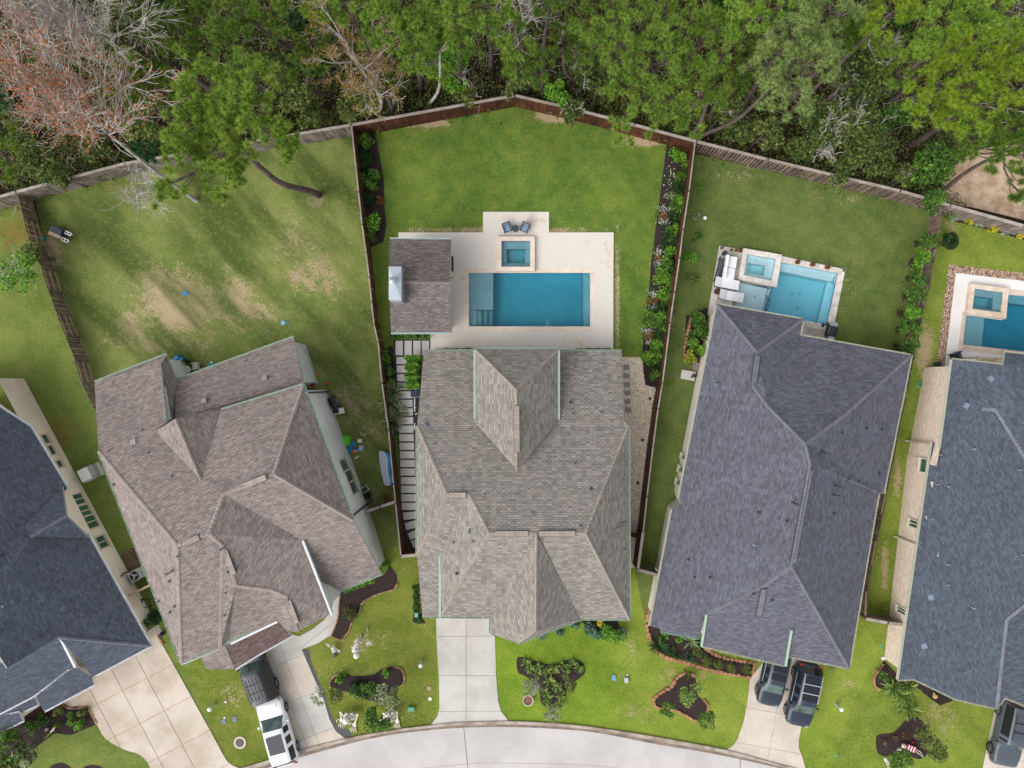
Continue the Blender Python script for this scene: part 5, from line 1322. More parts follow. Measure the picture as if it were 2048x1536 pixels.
def broad(label, px, py, r_px, z, m, n=2500, size=.13, seed=0, name='broadleaf_tree', cat='tree', base=None, lumps=12, lr=.38, group=None, tm=None, flat=.7, zr=.75, stems=5, visible_twigs=0, tr=.09, asp=.55):
    rng = np.random.default_rng(seed + 900); c = np.array(W(px, py, z)); R = r_px / FPX * (H - z)
    bx_, by_ = W2(*base) if base else (c[0] * .985, c[1] * .985)
    root = thing(name, label, cat, (bx_, by_, 0), group)
    tb = MB(); cv = Vector(c); b0 = Vector((bx_, by_, -.05))
    tb.tube([b0, b0 * .5 + cv * .5, cv], [tr * 1.3, tr, tr * .6], 6, cap=False)
    for i in range(stems):
        d = Vector(rng.normal(size=3)); d.z = abs(d.z) * .6; d.normalize()
        a = b0 * .35 + cv * .65; tb.tube([a, a + d * R * .5, a + d * R * .85], [tr * .6, tr * .4, tr * .15], 4, cap=False)
    tb.build('trunk' if z > 1.2 else 'stem', tm or bark, root)
    if visible_twigs:
        br = MB()
        for i in range(visible_twigs): twigs(br, cv, rng.normal(size=3), R * .55, .028, 3, rng, .6, .15, 3)
        br.build('branches', pale_bark, root)
    P_ = lump_points(n, c, (R, R, max(R * zr, .2)), rng, lumps, lr)
    P_ = P_[P_[:, 2] > .05]
    V, F = leaf_arr(P_, size, rng, asp, flat); obj('crown' if z > 1.2 else 'foliage', V, F, m, root)
    return root
def shrub(label, px, py, r_px, h=1.0, m=None, n=420, size=.09, seed=0, cat='shrub', name='shrub', group=None, lumps=8, lr=.5, flat=.6, asp=.55, z0=.0):
    rng = np.random.default_rng(seed + 1300); R = r_px * PX; c = np.array(W(px, py, h * .5)); root = thing(name, label, cat, (c[0], c[1], z0), group)
    tb = MB()
    for i in range(4):
        a = rng.uniform(0, 6.28); tb.tube([(c[0], c[1], z0 - .03), (c[0] + math.cos(a) * R * .3, c[1] + math.sin(a) * R * .3, z0 + h * .4), (c[0] + math.cos(a) * R * .6, c[1] + math.sin(a) * R * .6, z0 + h * .7)], [.025, .018, .008], 4, cap=False)
    tb.build('stem', bark, root)
    P_ = lump_points(n, (c[0], c[1], z0 + h * .5), (R, R, h * .55), rng, lumps, lr, low=-.4); P_[:, 2] = np.maximum(P_[:, 2], z0 + .04)
    V, F = leaf_arr(P_, size, rng, asp, flat); obj('foliage', V, F, m or L_green, root)
    return root
def rosette(label, px, py, r_px, n=26, m=None, seed=0, h=.35, wd=.05, cat='plant', name='palm_plant', group=None, z0=.0, droop=.25, folds=2):
    """arching blades from one centre"""
    rng = np.random.default_rng(seed + 1700); x0, y0 = W2(px, py, h * .5); R = r_px * PX; root = thing(name, label, cat, (x0, y0, z0), group)
    V = []; F = []
    for i in range(n):
        a = rng.uniform(0, 6.28); L = R * rng.uniform(.7, 1.15); el = rng.uniform(.1, 1.1); ca, sa = math.cos(a), math.sin(a); w_ = wd * rng.uniform(.7, 1.2); b = len(V)
        for t_, wk in ((0, .6), (.35, 1.), (.7, .8), (1, .05)):
            rr = L * t_ * math.cos(el * .6); zz = z0 + .06 + h * (math.sin(el) * t_ * 1.6 - droop * t_ * t_ * 2.2) + .05
            for s_ in (-1, 1): V.append((x0 + ca * rr - sa * s_ * w_ * wk, y0 + sa * rr + ca * s_ * w_ * wk, max(zz, z0 + .02)))
        for k in range(3): q = b + 2 * k; F.append((q, q + 1, q + 3, q + 2))
    obj('fronds', V, F, m or L_palm, root)
    b = MB(); b.lathe((x0, y0, z0 - .03), [(.06, 0), (.05, .15), (.02, .2)], 6); b.build('stem', bark, root)
    return root

# ------------------------------------------------------------------ the wood: tall trees
GF = 'tall pines of the wood'
pine('tall bright green pine leaning over the left grey fence, its trunk rooted in the lawn', [(425, 190, 72), (390, 265, 68), (480, 215, 66), (445, 310, 58), (545, 245, 48), (440, 365, 50), (360, 290, 40), (500, 160, 50), (400, 150, 45), (465, 270, 60), (350, 380, 34), (560, 290, 36)], 17.5, leafmat('pine_fresh', [srgb(96, 130, 40, .84), srgb(128, 160, 58, .84), srgb(160, 184, 80, .84)], sc=.7), (637, 390), 1, 1.35, trunk_r=.27, trunk_m=mat('pine_bark_mauve', srgb(126, 106, 104, .8), .95, col2=srgb(92, 76, 74, .8), var=.3, s1=3, s2=14, bump=.05, bscale=18))
pine('yellow-green pine above the orange bare tree, two dark trunks below its crown', [(800, 55, 62), (855, 45, 55), (830, 110, 48), (775, 20, 45), (745, 70, 25)], 15, G_olive, (840, 176), 2)
pine('slender pine with a thin pale trunk ending at the brown fence', [(878, 95, 38), (860, 130, 30), (900, 55, 40)], 15, G_olive, (858, 205), 3, trunk_r=.13, trunk_m=pale_bark)
pine('pine with a straight mauve trunk above the peak of the brown fence', [(950, 30, 52), (990, 18, 45), (915, 25, 36), (1000, 60, 30)], 16, G_olive, (983, 140), 4)
pine('yellow-green pine standing just left of the dark twiggy gap', [(1035, 92, 36), (1018, 60, 30), (1010, 122, 26)], 13, G_olive, (1034, 165), 5)
pine('broadest yellow-green pine, hanging over the brown fence right of its peak', [(1200, 30, 62), (1285, 50, 70), (1360, 40, 66), (1400, 100, 62), (1310, 120, 66), (1235, 110, 50), (1250, 180, 50), (1345, 190, 56), (1290, 235, 36), (1240, 262, 26), (1440, 60, 50), (1380, 245, 32), (1170, 60, 34)], 12, G_olive, (1305, 238), 6)
pine('silver-green pine on the long crooked trunk beside the grey fence', [(1590, 80, 58), (1560, 135, 60), (1625, 125, 56), (1575, 195, 52), (1530, 185, 30), (1655, 90, 40), (1600, 40, 40)], 14.5, G_grey, (1396, 280), 7, 1.15, trunk_r=.17)
pine('bright yellow-green pine with a thick dark trunk in the right of the wood', [(1960, 120, 70), (1905, 170, 62), (2005, 170, 60), (1860, 215, 48), (1930, 90, 50), (1950, 205, 56), (1830, 205, 34), (2030, 110, 40), (1900, 235, 34)], 14, G_yellow, (1819, 290), 8, trunk_r=.24)
pine('dark green pine over the sandy clearing', [(2030, 290, 46), (1995, 265, 40), (2045, 350, 32), (1950, 270, 34), (2060, 240, 40), (1978, 318, 30), (2048, 305, 38), (2040, 395, 22), (1925, 300, 26)], 12, G_dark, (1872, 388), 9, trunk_r=.18)
pine('golden-green pine cut by the top edge right of centre', [(1780, 20, 42), (1755, 45, 26), (1810, 12, 34)], 14, G_yellow, None, 10)
pine('mid green pine at the top edge left of the bright yellow-green one', [(1880, 45, 52), (1935, 30, 46), (1850, 90, 36), (1990, 60, 40), (1865, 120, 28)], 13, G_bright, None, 11)
pine('silver-green pine cut by the top edge above the long crooked trunk', [(1660, 12, 44), (1690, 30, 30), (1630, -10, 40)], 14, G_grey, None, 12)
pine('dark pine behind the bright pine of the left lawn', [(340, 60, 58), (395, 45, 56), (300, 115, 48), (355, 130, 50), (290, 170, 40), (330, 190, 34)], 11.5, G_dark, None, 13, .9)
pine('dark pine cut by the top edge left of the orange bare tree', [(470, 25, 52), (520, 15, 50), (560, 50, 34), (440, 70, 40)], 15, G_dark, (592, 100), 14)
pine('mid green pine cut by the top edge above the orange bare tree', [(690, 0, 46), (640, 5, 40), (745, 5, 36)], 15, G_bright, None, 15)
pine('olive pine cut by the top edge between the broad and the silver pine', [(1500, 10, 52), (1480, 60, 38), (1540, 20, 36)], 13, G_bright, None, 16)
pine('dark pine cut by the left edge above the left fence', [(-5, 300, 36), (10, 345, 28), (-10, 250, 40)], 9, G_dark, (20, 352), 17)
pine('small olive pine near the top edge at the dark gap', [(1085, 5, 30), (1120, -10, 40)], 12, G_dark, None, 18)
pine('mid green pine at the right edge of the wood', [(2040, 20, 50), (2060, 60, 40), (2000, 5, 34)], 13, G_bright, None, 19)
pine('low dark pine below the silver-green pine', [(1500, 130, 34), (1480, 170, 26), (1515, 95, 28)], 8, G_dark, None, 20)
pine('small dark pine under the golden one', [(1745, 90, 30), (1775, 110, 24)], 9, G_olive, None, 21)
pine('low blue-green pine against the left fence behind the rust bare tree', [(285, 290, 22), (262, 312, 20), (300, 318, 14)], 4.5, leafmat('pine_blue', [srgb(44, 88, 48, .8), srgb(66, 118, 66, .8)], sc=1), (300, 306), 22, needle=.3)

pine('dark pine between the dark gap and the broadest pine', [(1130, 60, 38), (1150, 100, 32), (1100, 120, 26)], 9, G_dark, (1150, 170), 23)
pine('mid green pine behind the slender pine', [(905, 60, 36), (930, 95, 28)], 10, G_dark, (925, 180), 24)
pine('low dark pine behind the orange bare tree', [(620, 90, 38), (600, 130, 32), (650, 40, 30)], 9, G_dark, (655, 190), 25)
pine('dark pine above the wide loose green tree', [(1700, 60, 40), (1735, 35, 34), (1690, 110, 30)], 10, G_dark, None, 26)
pine('low olive pine left of the bright yellow-green one', [(1800, 150, 34), (1790, 110, 30), (1820, 90, 28)], 9, G_olive, None, 27)
pine('dark pine at the left edge between the two rust trees', [(240, 150, 34), (225, 200, 30), (255, 110, 28)], 8, G_dark, None, 28)
pine('olive pine over the back fence corner right of the broad pine', [(1400, 190, 34), (1420, 160, 34), (1440, 200, 28)], 9, G_olive, (1385, 268), 29)
pine('deep green pine beside the dark gap near the fence peak', [(1075, 150, 26), (1060, 125, 24)], 6, G_dark, (1074, 178), 30)

# bare and half-bare trees
bare('large half-bare tree with rust leaves and a long grey trunk crossing the left fence', (394, 402), (165, 225, 14.5), 0, pale_bark, L_rust, 5200, 31, depth=4, n=4, L=3.4, rad=.13, starts=17, spread=.42, kink=.12, lo=.74, axw=1.2)
bare('tall leafless white-branched tree in the top left corner', (262, 128), (165, 40, 14), 0, pale_bark, L_rust, 200, 32, depth=5, n=4, L=3.2, rad=.13, starts=9, spread=.36, kink=.1, axw=1.6)
bare('leafless tree with pink twigs cut by the left edge', (150, 160), (55, 75, 14), 0, pale_bark, L_rust, 1400, 33, depth=4, n=4, L=3.0, rad=.11, starts=9, spread=.38, kink=.1)
bare('half-bare tree with orange leaves behind the fence at the top of the brown-roofed garden', (755, 230), (695, 105, 12), 0, pale_bark, L_gold, 5500, 34, depth=5, n=3, L=2.8, rad=.13, starts=10, spread=.5, kink=.14, lo=.5)
bare('small leafless white tree hanging over the left lawn below the fence', (372, 372), (305, 372, 3.5), 0, pale_bark, None, 0, 35, depth=4, n=4, L=1.9, rad=.06, starts=7, spread=.7)
bare('leafless grey tree with twisting branches at the top right of the fence peak', (1046, 66), (1040, 10, 8), 0, pale_bark, L_gold, 120, 36, depth=4, n=4, L=2.6, rad=.1, starts=6)
bare('pale broken snag in the dark gap of the wood', (1118, 82), (1110, 48, 4), 0, pale_bark, None, 0, 37, depth=2, n=2, L=1.0, rad=.2, starts=2)

# leafy trees and tall shrubs one can tell apart
broad('wide loose green tree with white twigs above the grey fence', 1690, 265, 92, 6.5, L_forest, 5200, .12, 41, visible_twigs=9, lumps=22, lr=.3, base=(1650, 290))
broad('loose green tree with pale forks behind the wide one', 1745, 130, 78, 8, L_forest, 3800, .12, 42, visible_twigs=7, lumps=18, lr=.3)
broad('bright leafy young tree right of the slender pine', 905, 135, 50, 4, L_bright, 2000, .11, 43, lumps=14, lr=.3, visible_twigs=3)
broad('rounded yellow-green bush behind the brown fence right of its peak', 1118, 182, 34, 2.6, L_bright, 1300, .1, 44, lumps=10, name='bush', cat='bush')
broad('dark shiny-leaved tree left of the orange bare tree', 625, 120, 42, 5, L_green, 1700, .12, 45, lumps=12)
broad('low green tree below the orange bare tree at the fence', 720, 205, 48, 3, L_olive, 1500, .11, 46, lumps=12)
broad('olive tree between the rust tree and the bright pine', 275, 235, 48, 6, L_olive, 2000, .12, 47, lumps=12)
broad('leafy tree low in the wood between brown fence and broad pine', 1170, 130, 42, 4, L_forest, 1500, .12, 48, lumps=12, visible_twigs=4)
broad('deep green broadleaf tree under the bright yellow-green pine', 1860, 330, 50, 4.5, L_green, 2000, .12, 49, lumps=12)
broad('green tree straddling the fence corner by the yellow shrubs', 1866, 408, 34, 4, L_green, 1700, .1, 50, lumps=10, base=(1875, 415))
broad('dark leafy tree at the left fence below the rust tree', 75, 330, 50, 4, L_forest, 1800, .12, 51, lumps=12)
broad('green tree overhanging the left edge of the far left lawn', 30, 545, 52, 4, L_bright, 1100, .1, 52, lumps=16, lr=.25, visible_twigs=5, base=(-20, 530))
broad('yellow-tipped bush at the left edge beside the dark side fence', 60, 505, 32, 2, L_olive, 700, .1, 53, lumps=10, name='bush', cat='bush')
k = 60; ud = {}; od = ['first', 'second', 'third', 'fourth', 'fifth', 'sixth', 'seventh', 'eighth', 'ninth', 'tenth', 'eleventh', 'twelfth', 'thirteenth', 'fourteenth', 'fifteenth', 'sixteenth', 'seventeenth', 'eighteenth', 'nineteenth', 'twentieth']
for (x, y, r, z, m_) in [(480, 130, 44, 5, L_forest), (585, 190, 44, 4, L_olive), (560, 130, 40, 5, L_forest), (190, 300, 44, 3, L_forest), (120, 350, 30, 2.5, L_olive), (250, 60, 40, 8, L_forest), (20, 200, 40, 8, L_dark),
                         (880, 10, 30, 9, L_forest), (1060, 150, 36, 3, L_olive), (1150, 220, 30, 2.5, L_forest), (1200, 160, 38, 4, L_forest), (1450, 220, 40, 4, L_olive), (1480, 265, 34, 3, L_forest), (1530, 265, 40, 3, L_olive),
                         (1600, 300, 34, 2.5, L_forest), (1760, 320, 42, 3, L_forest), (1790, 240, 40, 5, L_green), (1900, 290, 40, 4, L_forest), (1960, 40, 40, 8, L_dark), (1700, 70, 44, 8, L_forest), (1590, 0, 40, 9, L_dark),
                         (780, 180, 34, 3, L_forest), (930, 190, 30, 2, L_olive), (1440, 10, 40, 9, L_dark), (1020, 180, 26, 2, L_olive), (620, 240, 36, 2.5, L_forest), (530, 260, 30, 2.5, L_olive), (320, 20, 40, 9, L_dark), (650, 60, 36, 6, L_forest),
                         (1820, 30, 36, 9, L_dark), (730, 40, 34, 8, L_dark), (1680, 330, 40, 2.5, L_forest), (1810, 350, 30, 2.5, L_olive), (160, 240, 36, 6, L_forest), (590, 30, 40, 8, L_dark), (210, 110, 40, 6, L_forest), (90, 130, 44, 6, L_forest)]:
    zi, zn = next((i, q) for i, (a, q) in enumerate([(250, 'in the left corner of the wood'), (700, 'behind the brown-roofed garden'), (1000, 'left of the peak of the brown fence'), (1300, 'right of the peak of the brown fence'), (1700, 'behind the aqua pool garden'), (9999, 'in the right corner of the wood')]) if x < a)
    ud.setdefault(zi, []).append((x, y, r, z, m_, zn))
for zi, L_ in ud.items():
  for oi, (x, y, r, z, m_, zn) in enumerate(sorted(L_)):
    hue = {'leaf_forest': 'green', 'leaf_olive': 'olive', 'leaf_dark': 'dark green', 'leaf_green': 'deep green'}[m_.name]
    broad('%s understorey tree, %s from the left %s' % (hue, od[oi], zn), x, y, r, z, m_, int(22 * r), .13, k, group='leafy understorey trees of the wood', lumps=11, lr=.36, tr=.06, stems=3, visible_twigs=2 if k % 3 == 0 else 0); k += 1

# ground cover of the wood
def in_wood(n, rng, mg=7):
    x = rng.uniform(-70, 2120, n); y = rng.uniform(-220, 470, n)
    fx = [p[0] for p in BACK]; fy = [p[1] for p in BACK]
    k_ = H / (H - FH)
    lim = np.interp(x * 1.0, [1024 + (a - 1024) / k_ for a in fx], [768 + (b - 768) / k_ for b in fy])
    ok = y < lim - mg
    ok &= ~((x > 1900) & (y > 290))
    return np.c_[(x[ok] - 1024) * PX, (768 - y[ok]) * PX]
rng = np.random.default_rng(11)
cl_ = in_wood(4200, rng); k_ = 42
cc = np.repeat(cl_, k_, 0); hh = np.repeat(rng.uniform(.3, 1.7, len(cl_)), k_); rr = np.repeat(rng.uniform(.4, 1.1, len(cl_)), k_)
q = rng.normal(size=(len(cc), 3)) * np.c_[rr * .5, rr * .5, hh * .28]
Pt = np.c_[cc, hh * .6] + q; Pt[:, 2] = np.maximum(Pt[:, 2], .05)
lim_ok = np.ones(len(Pt), bool)
V, F = leaf_arr(Pt, .11, rng, .55, .6)
o = obj('undergrowth', V, F, L_mix, None, loc=(0, 0, 0)); props(o, 'tangled low undergrowth covering the floor of the wood', 'undergrowth', None, 'stuff')
lt = in_wood(20000, rng); V, F = leaf_arr(np.c_[lt, rng.uniform(.0, .12, len(lt))], .10, rng, .6, 3.0)
o = obj('leaf_litter', V, F, L_brownleaf, None, loc=(0, 0, 0)); props(o, 'brown fallen leaves on the floor of the wood', 'leaf litter', None, 'stuff')
tw = in_wood(520, rng, 50); mb_ = MB()
for p in tw:
    a = rng.uniform(0, 6.28); d = Vector((math.cos(a), math.sin(a), rng.uniform(0, .8)))
    twigs(mb_, (p[0], p[1], .1), d, rng.uniform(1.2, 2.6), .03, 2, rng, .5, .05, 2)
o = mb_.build('brushwood', pale_bark, None, (0, 0, 0)); props(o, 'grey fallen twigs and brush in the wood', 'brushwood', None, 'stuff')

# ------------------------------------------------------------------ garden plants
S1 = 'shrubs in the bed along the left brown fence'
for i, (x, y, r, h, m_, lb_) in enumerate([(735, 285, 19, 1.3, L_green, 'rounded green shrub, topmost in the bed along the left brown fence'), (733, 318, 16, 1.0, L_dark, 'dark green shrub second from the top of the left fence bed'),
        (741, 360, 23, 1.4, L_green, 'large green shrub opposite the small white flowers in the left fence bed'), (738, 398, 16, 1.0, L_dark, 'dark shrub between the two large ones in the left fence bed'),
        (745, 443, 24, 1.5, L_bright, 'largest bright shrub of the left fence bed'), (742, 476, 15, 1.0, L_green, 'lowest shrub of the left fence bed'), (728, 335, 12, .8, L_dark, 'small dark shrub tight against the left brown fence')]):
    shrub(lb_, x, y, r, h, m_, int(26 * r), .09, i, group=S1)
shrub('small bush with a few orange leaves at the edge of the left fence bed', 760, 400, 9, .5, leafmat('orange_leaf', [srgb(110, 70, 40, .8), srgb(170, 96, 50, .8), srgb(70, 90, 40, .8)]), 160, .07, 9)
for i, (x, y, r, lb_) in enumerate([(773, 713, 16, 'bright round shrub at the head of the slab path by the fence'), (778, 742, 12, 'smaller shrub just below the one at the head of the slab path'), (783, 764, 9, 'lowest little shrub beside the slab path')]):
    shrub(lb_, x, y, r, 1.2, L_green if i else L_bright, 24 * r, .09, 20 + i)
rng = np.random.default_rng(5)
# weeping evergreen beside the slab path
for i, (x, y) in enumerate([(784, 785), (778, 808), (790, 822), (784, 846)]):
    rosette('grey-green weeping evergreen beside the slab path, number of its row told by its place' if False else ['grey-green weeping evergreen, topmost beside the slab path', 'grey-green weeping evergreen leaning over the fence beside the slab path', 'grey-green weeping evergreen overhanging the pale slabs', 'lowest grey-green weeping evergreen beside the slab path'][i], x, y, 29, 95, L_sage, 30 + i, 1.5, .045, 'shrub', 'weeping_shrub', 'weeping evergreens by the slab path', droop=.35)
shrub('small bright shrub between weeping evergreen and black gravel', 790, 875, 8, .7, L_bright, 180, .07, 35)
def hedge(label, pts, wpx, h, m, n, seed=0, size=.08):
    rng = np.random.default_rng(seed + 77); a, b_ = Vector((*W2(*pts[0]), 0)), Vector((*W2(*pts[1]), 0)); c = (a + b_) / 2
    root = thing('hedge', label, 'hedge', tuple(c)); L = (b_ - a); t = rng.uniform(0, 1, n); nn = Vector((-L.y, L.x, 0)).normalized(); w_ = wpx * PX / 2
    o_ = rng.uniform(-1, 1, n) * (1 + .25 * np.sin(t * 23)) * w_; z = h * rng.uniform(.3, 1, n) ** .5 * (1 + .12 * np.sin(t * 31))
    P_ = np.c_[a.x + L.x * t + nn.x * o_, a.y + L.y * t + nn.y * o_, z]; V, F = leaf_arr(P_, size, rng, .55, .5); obj('foliage', V, F, m, root)
    tb = MB()
    for i in range(6): p = a + L * ((i + .5) / 6); tb.tube([(p.x, p.y, -.03), (p.x, p.y, h * .7)], [.03, .015], 4)
    tb.build('stem', bark, root)
hedge('clipped green hedge at the foot of the pool pavilion', [(783, 672), (860, 672)], 12, .9, L_green, 1300, 1)
hedge('tall green hedge beside the slab path against the house', [(829, 712), (829, 778)], 25, 1.6, L_bright, 2200, 2)
hedge('low bright hedge along the front bed of the brown house', [(690, 1178), (752, 1156)], 9, .6, L_bright, 900, 3, .07)
hedge('narrow dark hedge beside the left front corner of the centre house', [(834, 1165), (836, 1236)], 12, .8, L_dark, 900, 4, .07)
hedge('low dark planting under the rear gutter of the centre house', [(868, 701), (945, 699)], 5, .4, L_dark, 380, 5, .06)
hedge('low dark planting under the rear gutter right of the gable', [(1150, 700), (1222, 699)], 5, .4, L_dark, 380, 6, .06)
shrub('round dark shrub at the front left corner of the centre house', 838, 1236, 12, .9, L_dark, 420, .08, 40)
# right flower bed of the centre garden
SB = 'shrubs in the bed along the right brown fence'
for i, (x, y, r, h, m_, lb_) in enumerate([(1359, 309, 18, 1.3, L_bright, 'round bright shrub, topmost in the right fence bed'), (1371, 333, 11, .9, L_green, 'small shrub below the topmost one in the right fence bed'),
        (1333, 475, 20, 1.2, L_dark, 'round dark shrub between first and second flower patches'), (1325, 556, 23, 1.3, L_bright, 'wide bright shrub between second and third flower patches'),
        (1305, 640, 21, 1.2, L_green, 'round green shrub between third and fourth flower patches'), (1302, 713, 19, 1.2, L_bright, 'bright shrub below the lowest flower patch'), (1313, 748, 15, 1.0, L_green, 'lowest shrub of the right fence bed')]):
    shrub(lb_, x, y, r, h, m_, int(26 * r), .09, 50 + i, group=SB)
rng = np.random.default_rng(6)
ys = [(1364, 355), (1361, 375), (1360, 398), (1357, 418), (1355, 436), (1353, 455), (1349, 472), (1346, 490), (1344, 508), (1342, 526), (1340, 541), (1337, 600), (1335, 585), (1331, 618), (1330, 655), (1322, 672), (1321, 690), (1318, 705), (1328, 638), (1316, 725)]
for i, (x, y) in enumerate(sorted(ys, key=lambda q: q[1])):
    shrub('low leafy shrub, %s from the top in the row along the right brown fence' % od[i], x - 4, y, 15 + (i % 3), 1.1, [L_green, L_dark, L_bright][i % 3], 460, .085, 70 + i, group='low shrubs in a row along the right brown fence')
shrub('grey wispy bush near the top of the right fence bed', 1342, 395, 14, .8, L_sage, 260, .09, 95)
for i, (x, y, lb_) in enumerate([(1325, 432, 'white and orange flowers, topmost patch of the right bed'), (1317, 517, 'white and orange flowers, largest patch of the right bed'), (1306, 601, 'white and orange flowers, third patch down the right bed'), (1296, 673, 'white and orange flowers, lowest patch of the right bed')]):
    X, Y = W2(x, y); root = thing('flower_patch', lb_, 'flowers', (X, Y, .012), 'flower patches of the right fence bed'); r_ = np.random.default_rng(200 + i)
    def pts(n, dy, sx, sy, z): return np.c_[X + r_.normal(size=n) * sx, Y + dy + r_.normal(size=n) * sy, z + r_.uniform(0, .12, n)]
    V, F = leaf_arr(np.r_[pts(260, 0, .26, .42, .08)], .06, r_, .6, .6); obj('leaves', V, F, L_green, root)
    V, F = leaf_arr(np.r_[pts(60, .48, .28, .16, .2), pts(50, -.45, .26, .16, .2)], .028, r_, .9, 2.5); obj('white_blossom', V, F, Fl_white, root)
    V, F = leaf_arr(pts(90, 0, .2, .26, .18), .034, r_, .9, 2.0); obj('orange_blossom', V, F, Fl_orange, root)
X, Y = W2(1340, 358); root = thing('flower_patch', 'few scattered white flowers near the top of the right bed', 'flowers', (X, Y, .012)); V, F = leaf_arr(np.c_[X + RNG.normal(size=26) * .3, Y + RNG.normal(size=26) * .5, RNG.uniform(.15, .3, 26)], .05, RNG, .9, 2); obj('white_blossom', V, F, Fl_white, root)
V, F = leaf_arr(np.c_[X + RNG.normal(size=90) * .3, Y + RNG.normal(size=90) * .5, RNG.uniform(.05, .2, 90)], .06, RNG, .6, 1); obj('leaves', V, F, L_green, root)
# right garden
for i, (x, y, r, z, m_, lb_) in enumerate([(1394, 434, 9, .6, L_sage, 'thin grey sapling by the round white globe'), (1395, 471, 13, 1.2, L_green, 'small green bush second from the top along the inner fence'), (1381, 514, 16, 1.5, L_bright, 'yellow-green sapling third along the inner fence'), (1381, 560, 16, 1.5, L_olive, 'loose green sapling lowest along the inner fence')]):
    shrub(lb_, x, y, r, z, m_, 16 * r, .08, 100 + i, 'sapling', 'sapling')
shrub('tiny weed on the lawn above the thin grey sapling', 1402, 372, 8, .3, L_bright, 70, .07, 105, 'plant', 'weed')
for i, (x, y, r, m_, lb_) in enumerate([(1398, 640, 22, L_green, 'topmost bush of the orange-edged side bed'), (1402, 668, 22, L_green, 'middle bush of the orange-edged side bed'), (1395, 697, 20, L_bright, 'lower bush of the orange-edged side bed'), (1382, 714, 13, leafmat('yellowgreen_leaf', [srgb(120, 140, 40, .8), srgb(180, 176, 60, .8)]), 'yellow-leaved bush at the foot of the orange-edged side bed')]):
    shrub(lb_, x, y, r, 1.5, m_, 30 * r, .09, 110 + i, 'bush', 'bush')
GT = 'young trees in a row along the right side fence'
tb = [((1833, 489), (1863, 484)), ((1823, 526), (1843, 517)), ((1816, 559), (1838, 557)), ((1810, 594), (1833, 592)), ((1801, 626), (1828, 625)), ((1798, 661), (1821, 656)), ((1792, 694), (1821, 694))]
for i, (b_, c) in enumerate(tb):
    broad('young green tree, %s from the top in the row along the dark side fence' % od[i], c[0], c[1], 21 + (i % 2) * 3, 2.3, L_bright if i % 3 == 1 else L_green, 620, .09, 120 + i, 'young_tree', base=b_, lumps=9, lr=.42, group=GT, tr=.035)
    X, Y = W2(*b_); V, F = leaf_arr(np.c_[X + RNG.normal(size=90) * .16, Y + RNG.normal(size=90) * .16, RNG.uniform(.02, .14, 90)], .06, RNG, .6, 1); o = obj('mulch_ring', V, F, L_red, None); props(o, 'dark mulch and maroon leaves at the foot of the %s young tree' % od[i], 'mulch ring', 'mulch rings of the young trees')
broad('dark rounded bush in its own mulch ring right of the side fence', 1901, 482, 20, .8, L_dark, 620, .08, 130, 'bush', 'bush', lumps=8)
for i, (x, y, m_, r, lb_) in enumerate([(1936, 443, L_yel, 11, 'yellow shrub nearest the fence corner'), (1987, 456, L_yel, 11, 'yellow shrub, middle one along the right back fence'), (2043, 469, L_yel, 13, 'yellow shrub cut by the right edge of the picture'), (1895, 434, L_bright, 5, 'tiny green tuft at the fence corner bed')]):
    shrub(lb_, x, y, r, .7, m_, 22 * r, .07, 140 + i)
for i, (x, y, lb_) in enumerate([(1908, 438, 'grey spiky agave left of the first yellow shrub'), (1958, 451, 'grey spiky agave between the first two yellow shrubs'), (2012, 465, 'grey spiky agave between the last two yellow shrubs')]):
    rosette(lb_, x, y, 10, 30, leafmat('agave', [srgb(140, 160, 136, .85), srgb(180, 196, 170, .85)]), 150 + i, .35, .035, 'agave', 'agave')
# front gardens
for i, (x, y, r) in enumerate([(1052, 1325, 14), (1060, 1337, 13), (1076, 1333, 14), (1094, 1342, 13), (1109, 1337, 14), (1126, 1330, 14), (1144, 1325, 13), (1158, 1334, 15), (1099, 1363, 15), (1115, 1375, 15), (1090, 1384, 14), (1096, 1397, 15), (1122, 1392, 14), (1119, 1410, 13), (1100, 1410, 12), (1075, 1348, 12), (1132, 1346, 12)]):
    rosette('green spiky rosette, %s %s of the centre front bed' % ((od[i], 'from the left along the top edge') if i < 8 else (od[i - 8], 'down the lower stem')), x, y, r, 34, L_palm, 160 + i, .45, .032, 'sago palm', 'sago_palm', 'spiky rosettes in the centre front bed')
broad('thin grey-leaved young tree rising from the left of the rosette bed', 1063, 1375, 24, 2.6, L_sage, 420, .07, 180, 'young_tree', lumps=14, lr=.3, tr=.03, visible_twigs=2, base=(1060, 1350))
broad('wispy grey young tree at the kerb end of the rosette bed', 1103, 1430, 22, 2.8, L_sage, 360, .07, 181, 'young_tree', lumps=14, lr=.3, tr=.03, visible_twigs=2, base=(1100, 1400))
broad('sparse yellowish young tree right of the rosette bed', 1142, 1370, 18, 2.2, L_olive, 260, .07, 182, 'young_tree', lumps=12, lr=.3, tr=.03, visible_twigs=1, base=(1136, 1352))
for i, (x, y, r, m_, h, lb_) in enumerate([(1222, 1272, 28, L_bright, 1.6, 'large yellow-green bush at the front right corner of the centre house'), (1198, 1266, 14, L_blue, .7, 'blue-green bush left of the large corner bush'), (1180, 1256, 14, L_blue, .6, 'spreading blue-green plant under the slanting front gutter'), (1243, 1268, 13, L_blue, .8, 'blue-green spiky bush right of the large corner bush'),
        (1200, 1241, 9, L_yel, .5, 'yellow plant tucked under the front gutter of the centre house'), (1150, 1250, 11, L_blue, .5, 'low blue-green plant near the slanting gutter'), (1120, 1262, 10, L_blue, .4, 'low blue-green plant halfway along the slanting gutter'), (1086, 1274, 9, L_blue, .4, 'lowest blue-green plant along the slanting gutter')]):
    shrub(lb_, x, y, r, h, m_, int(24 * r), .09, 190 + i)
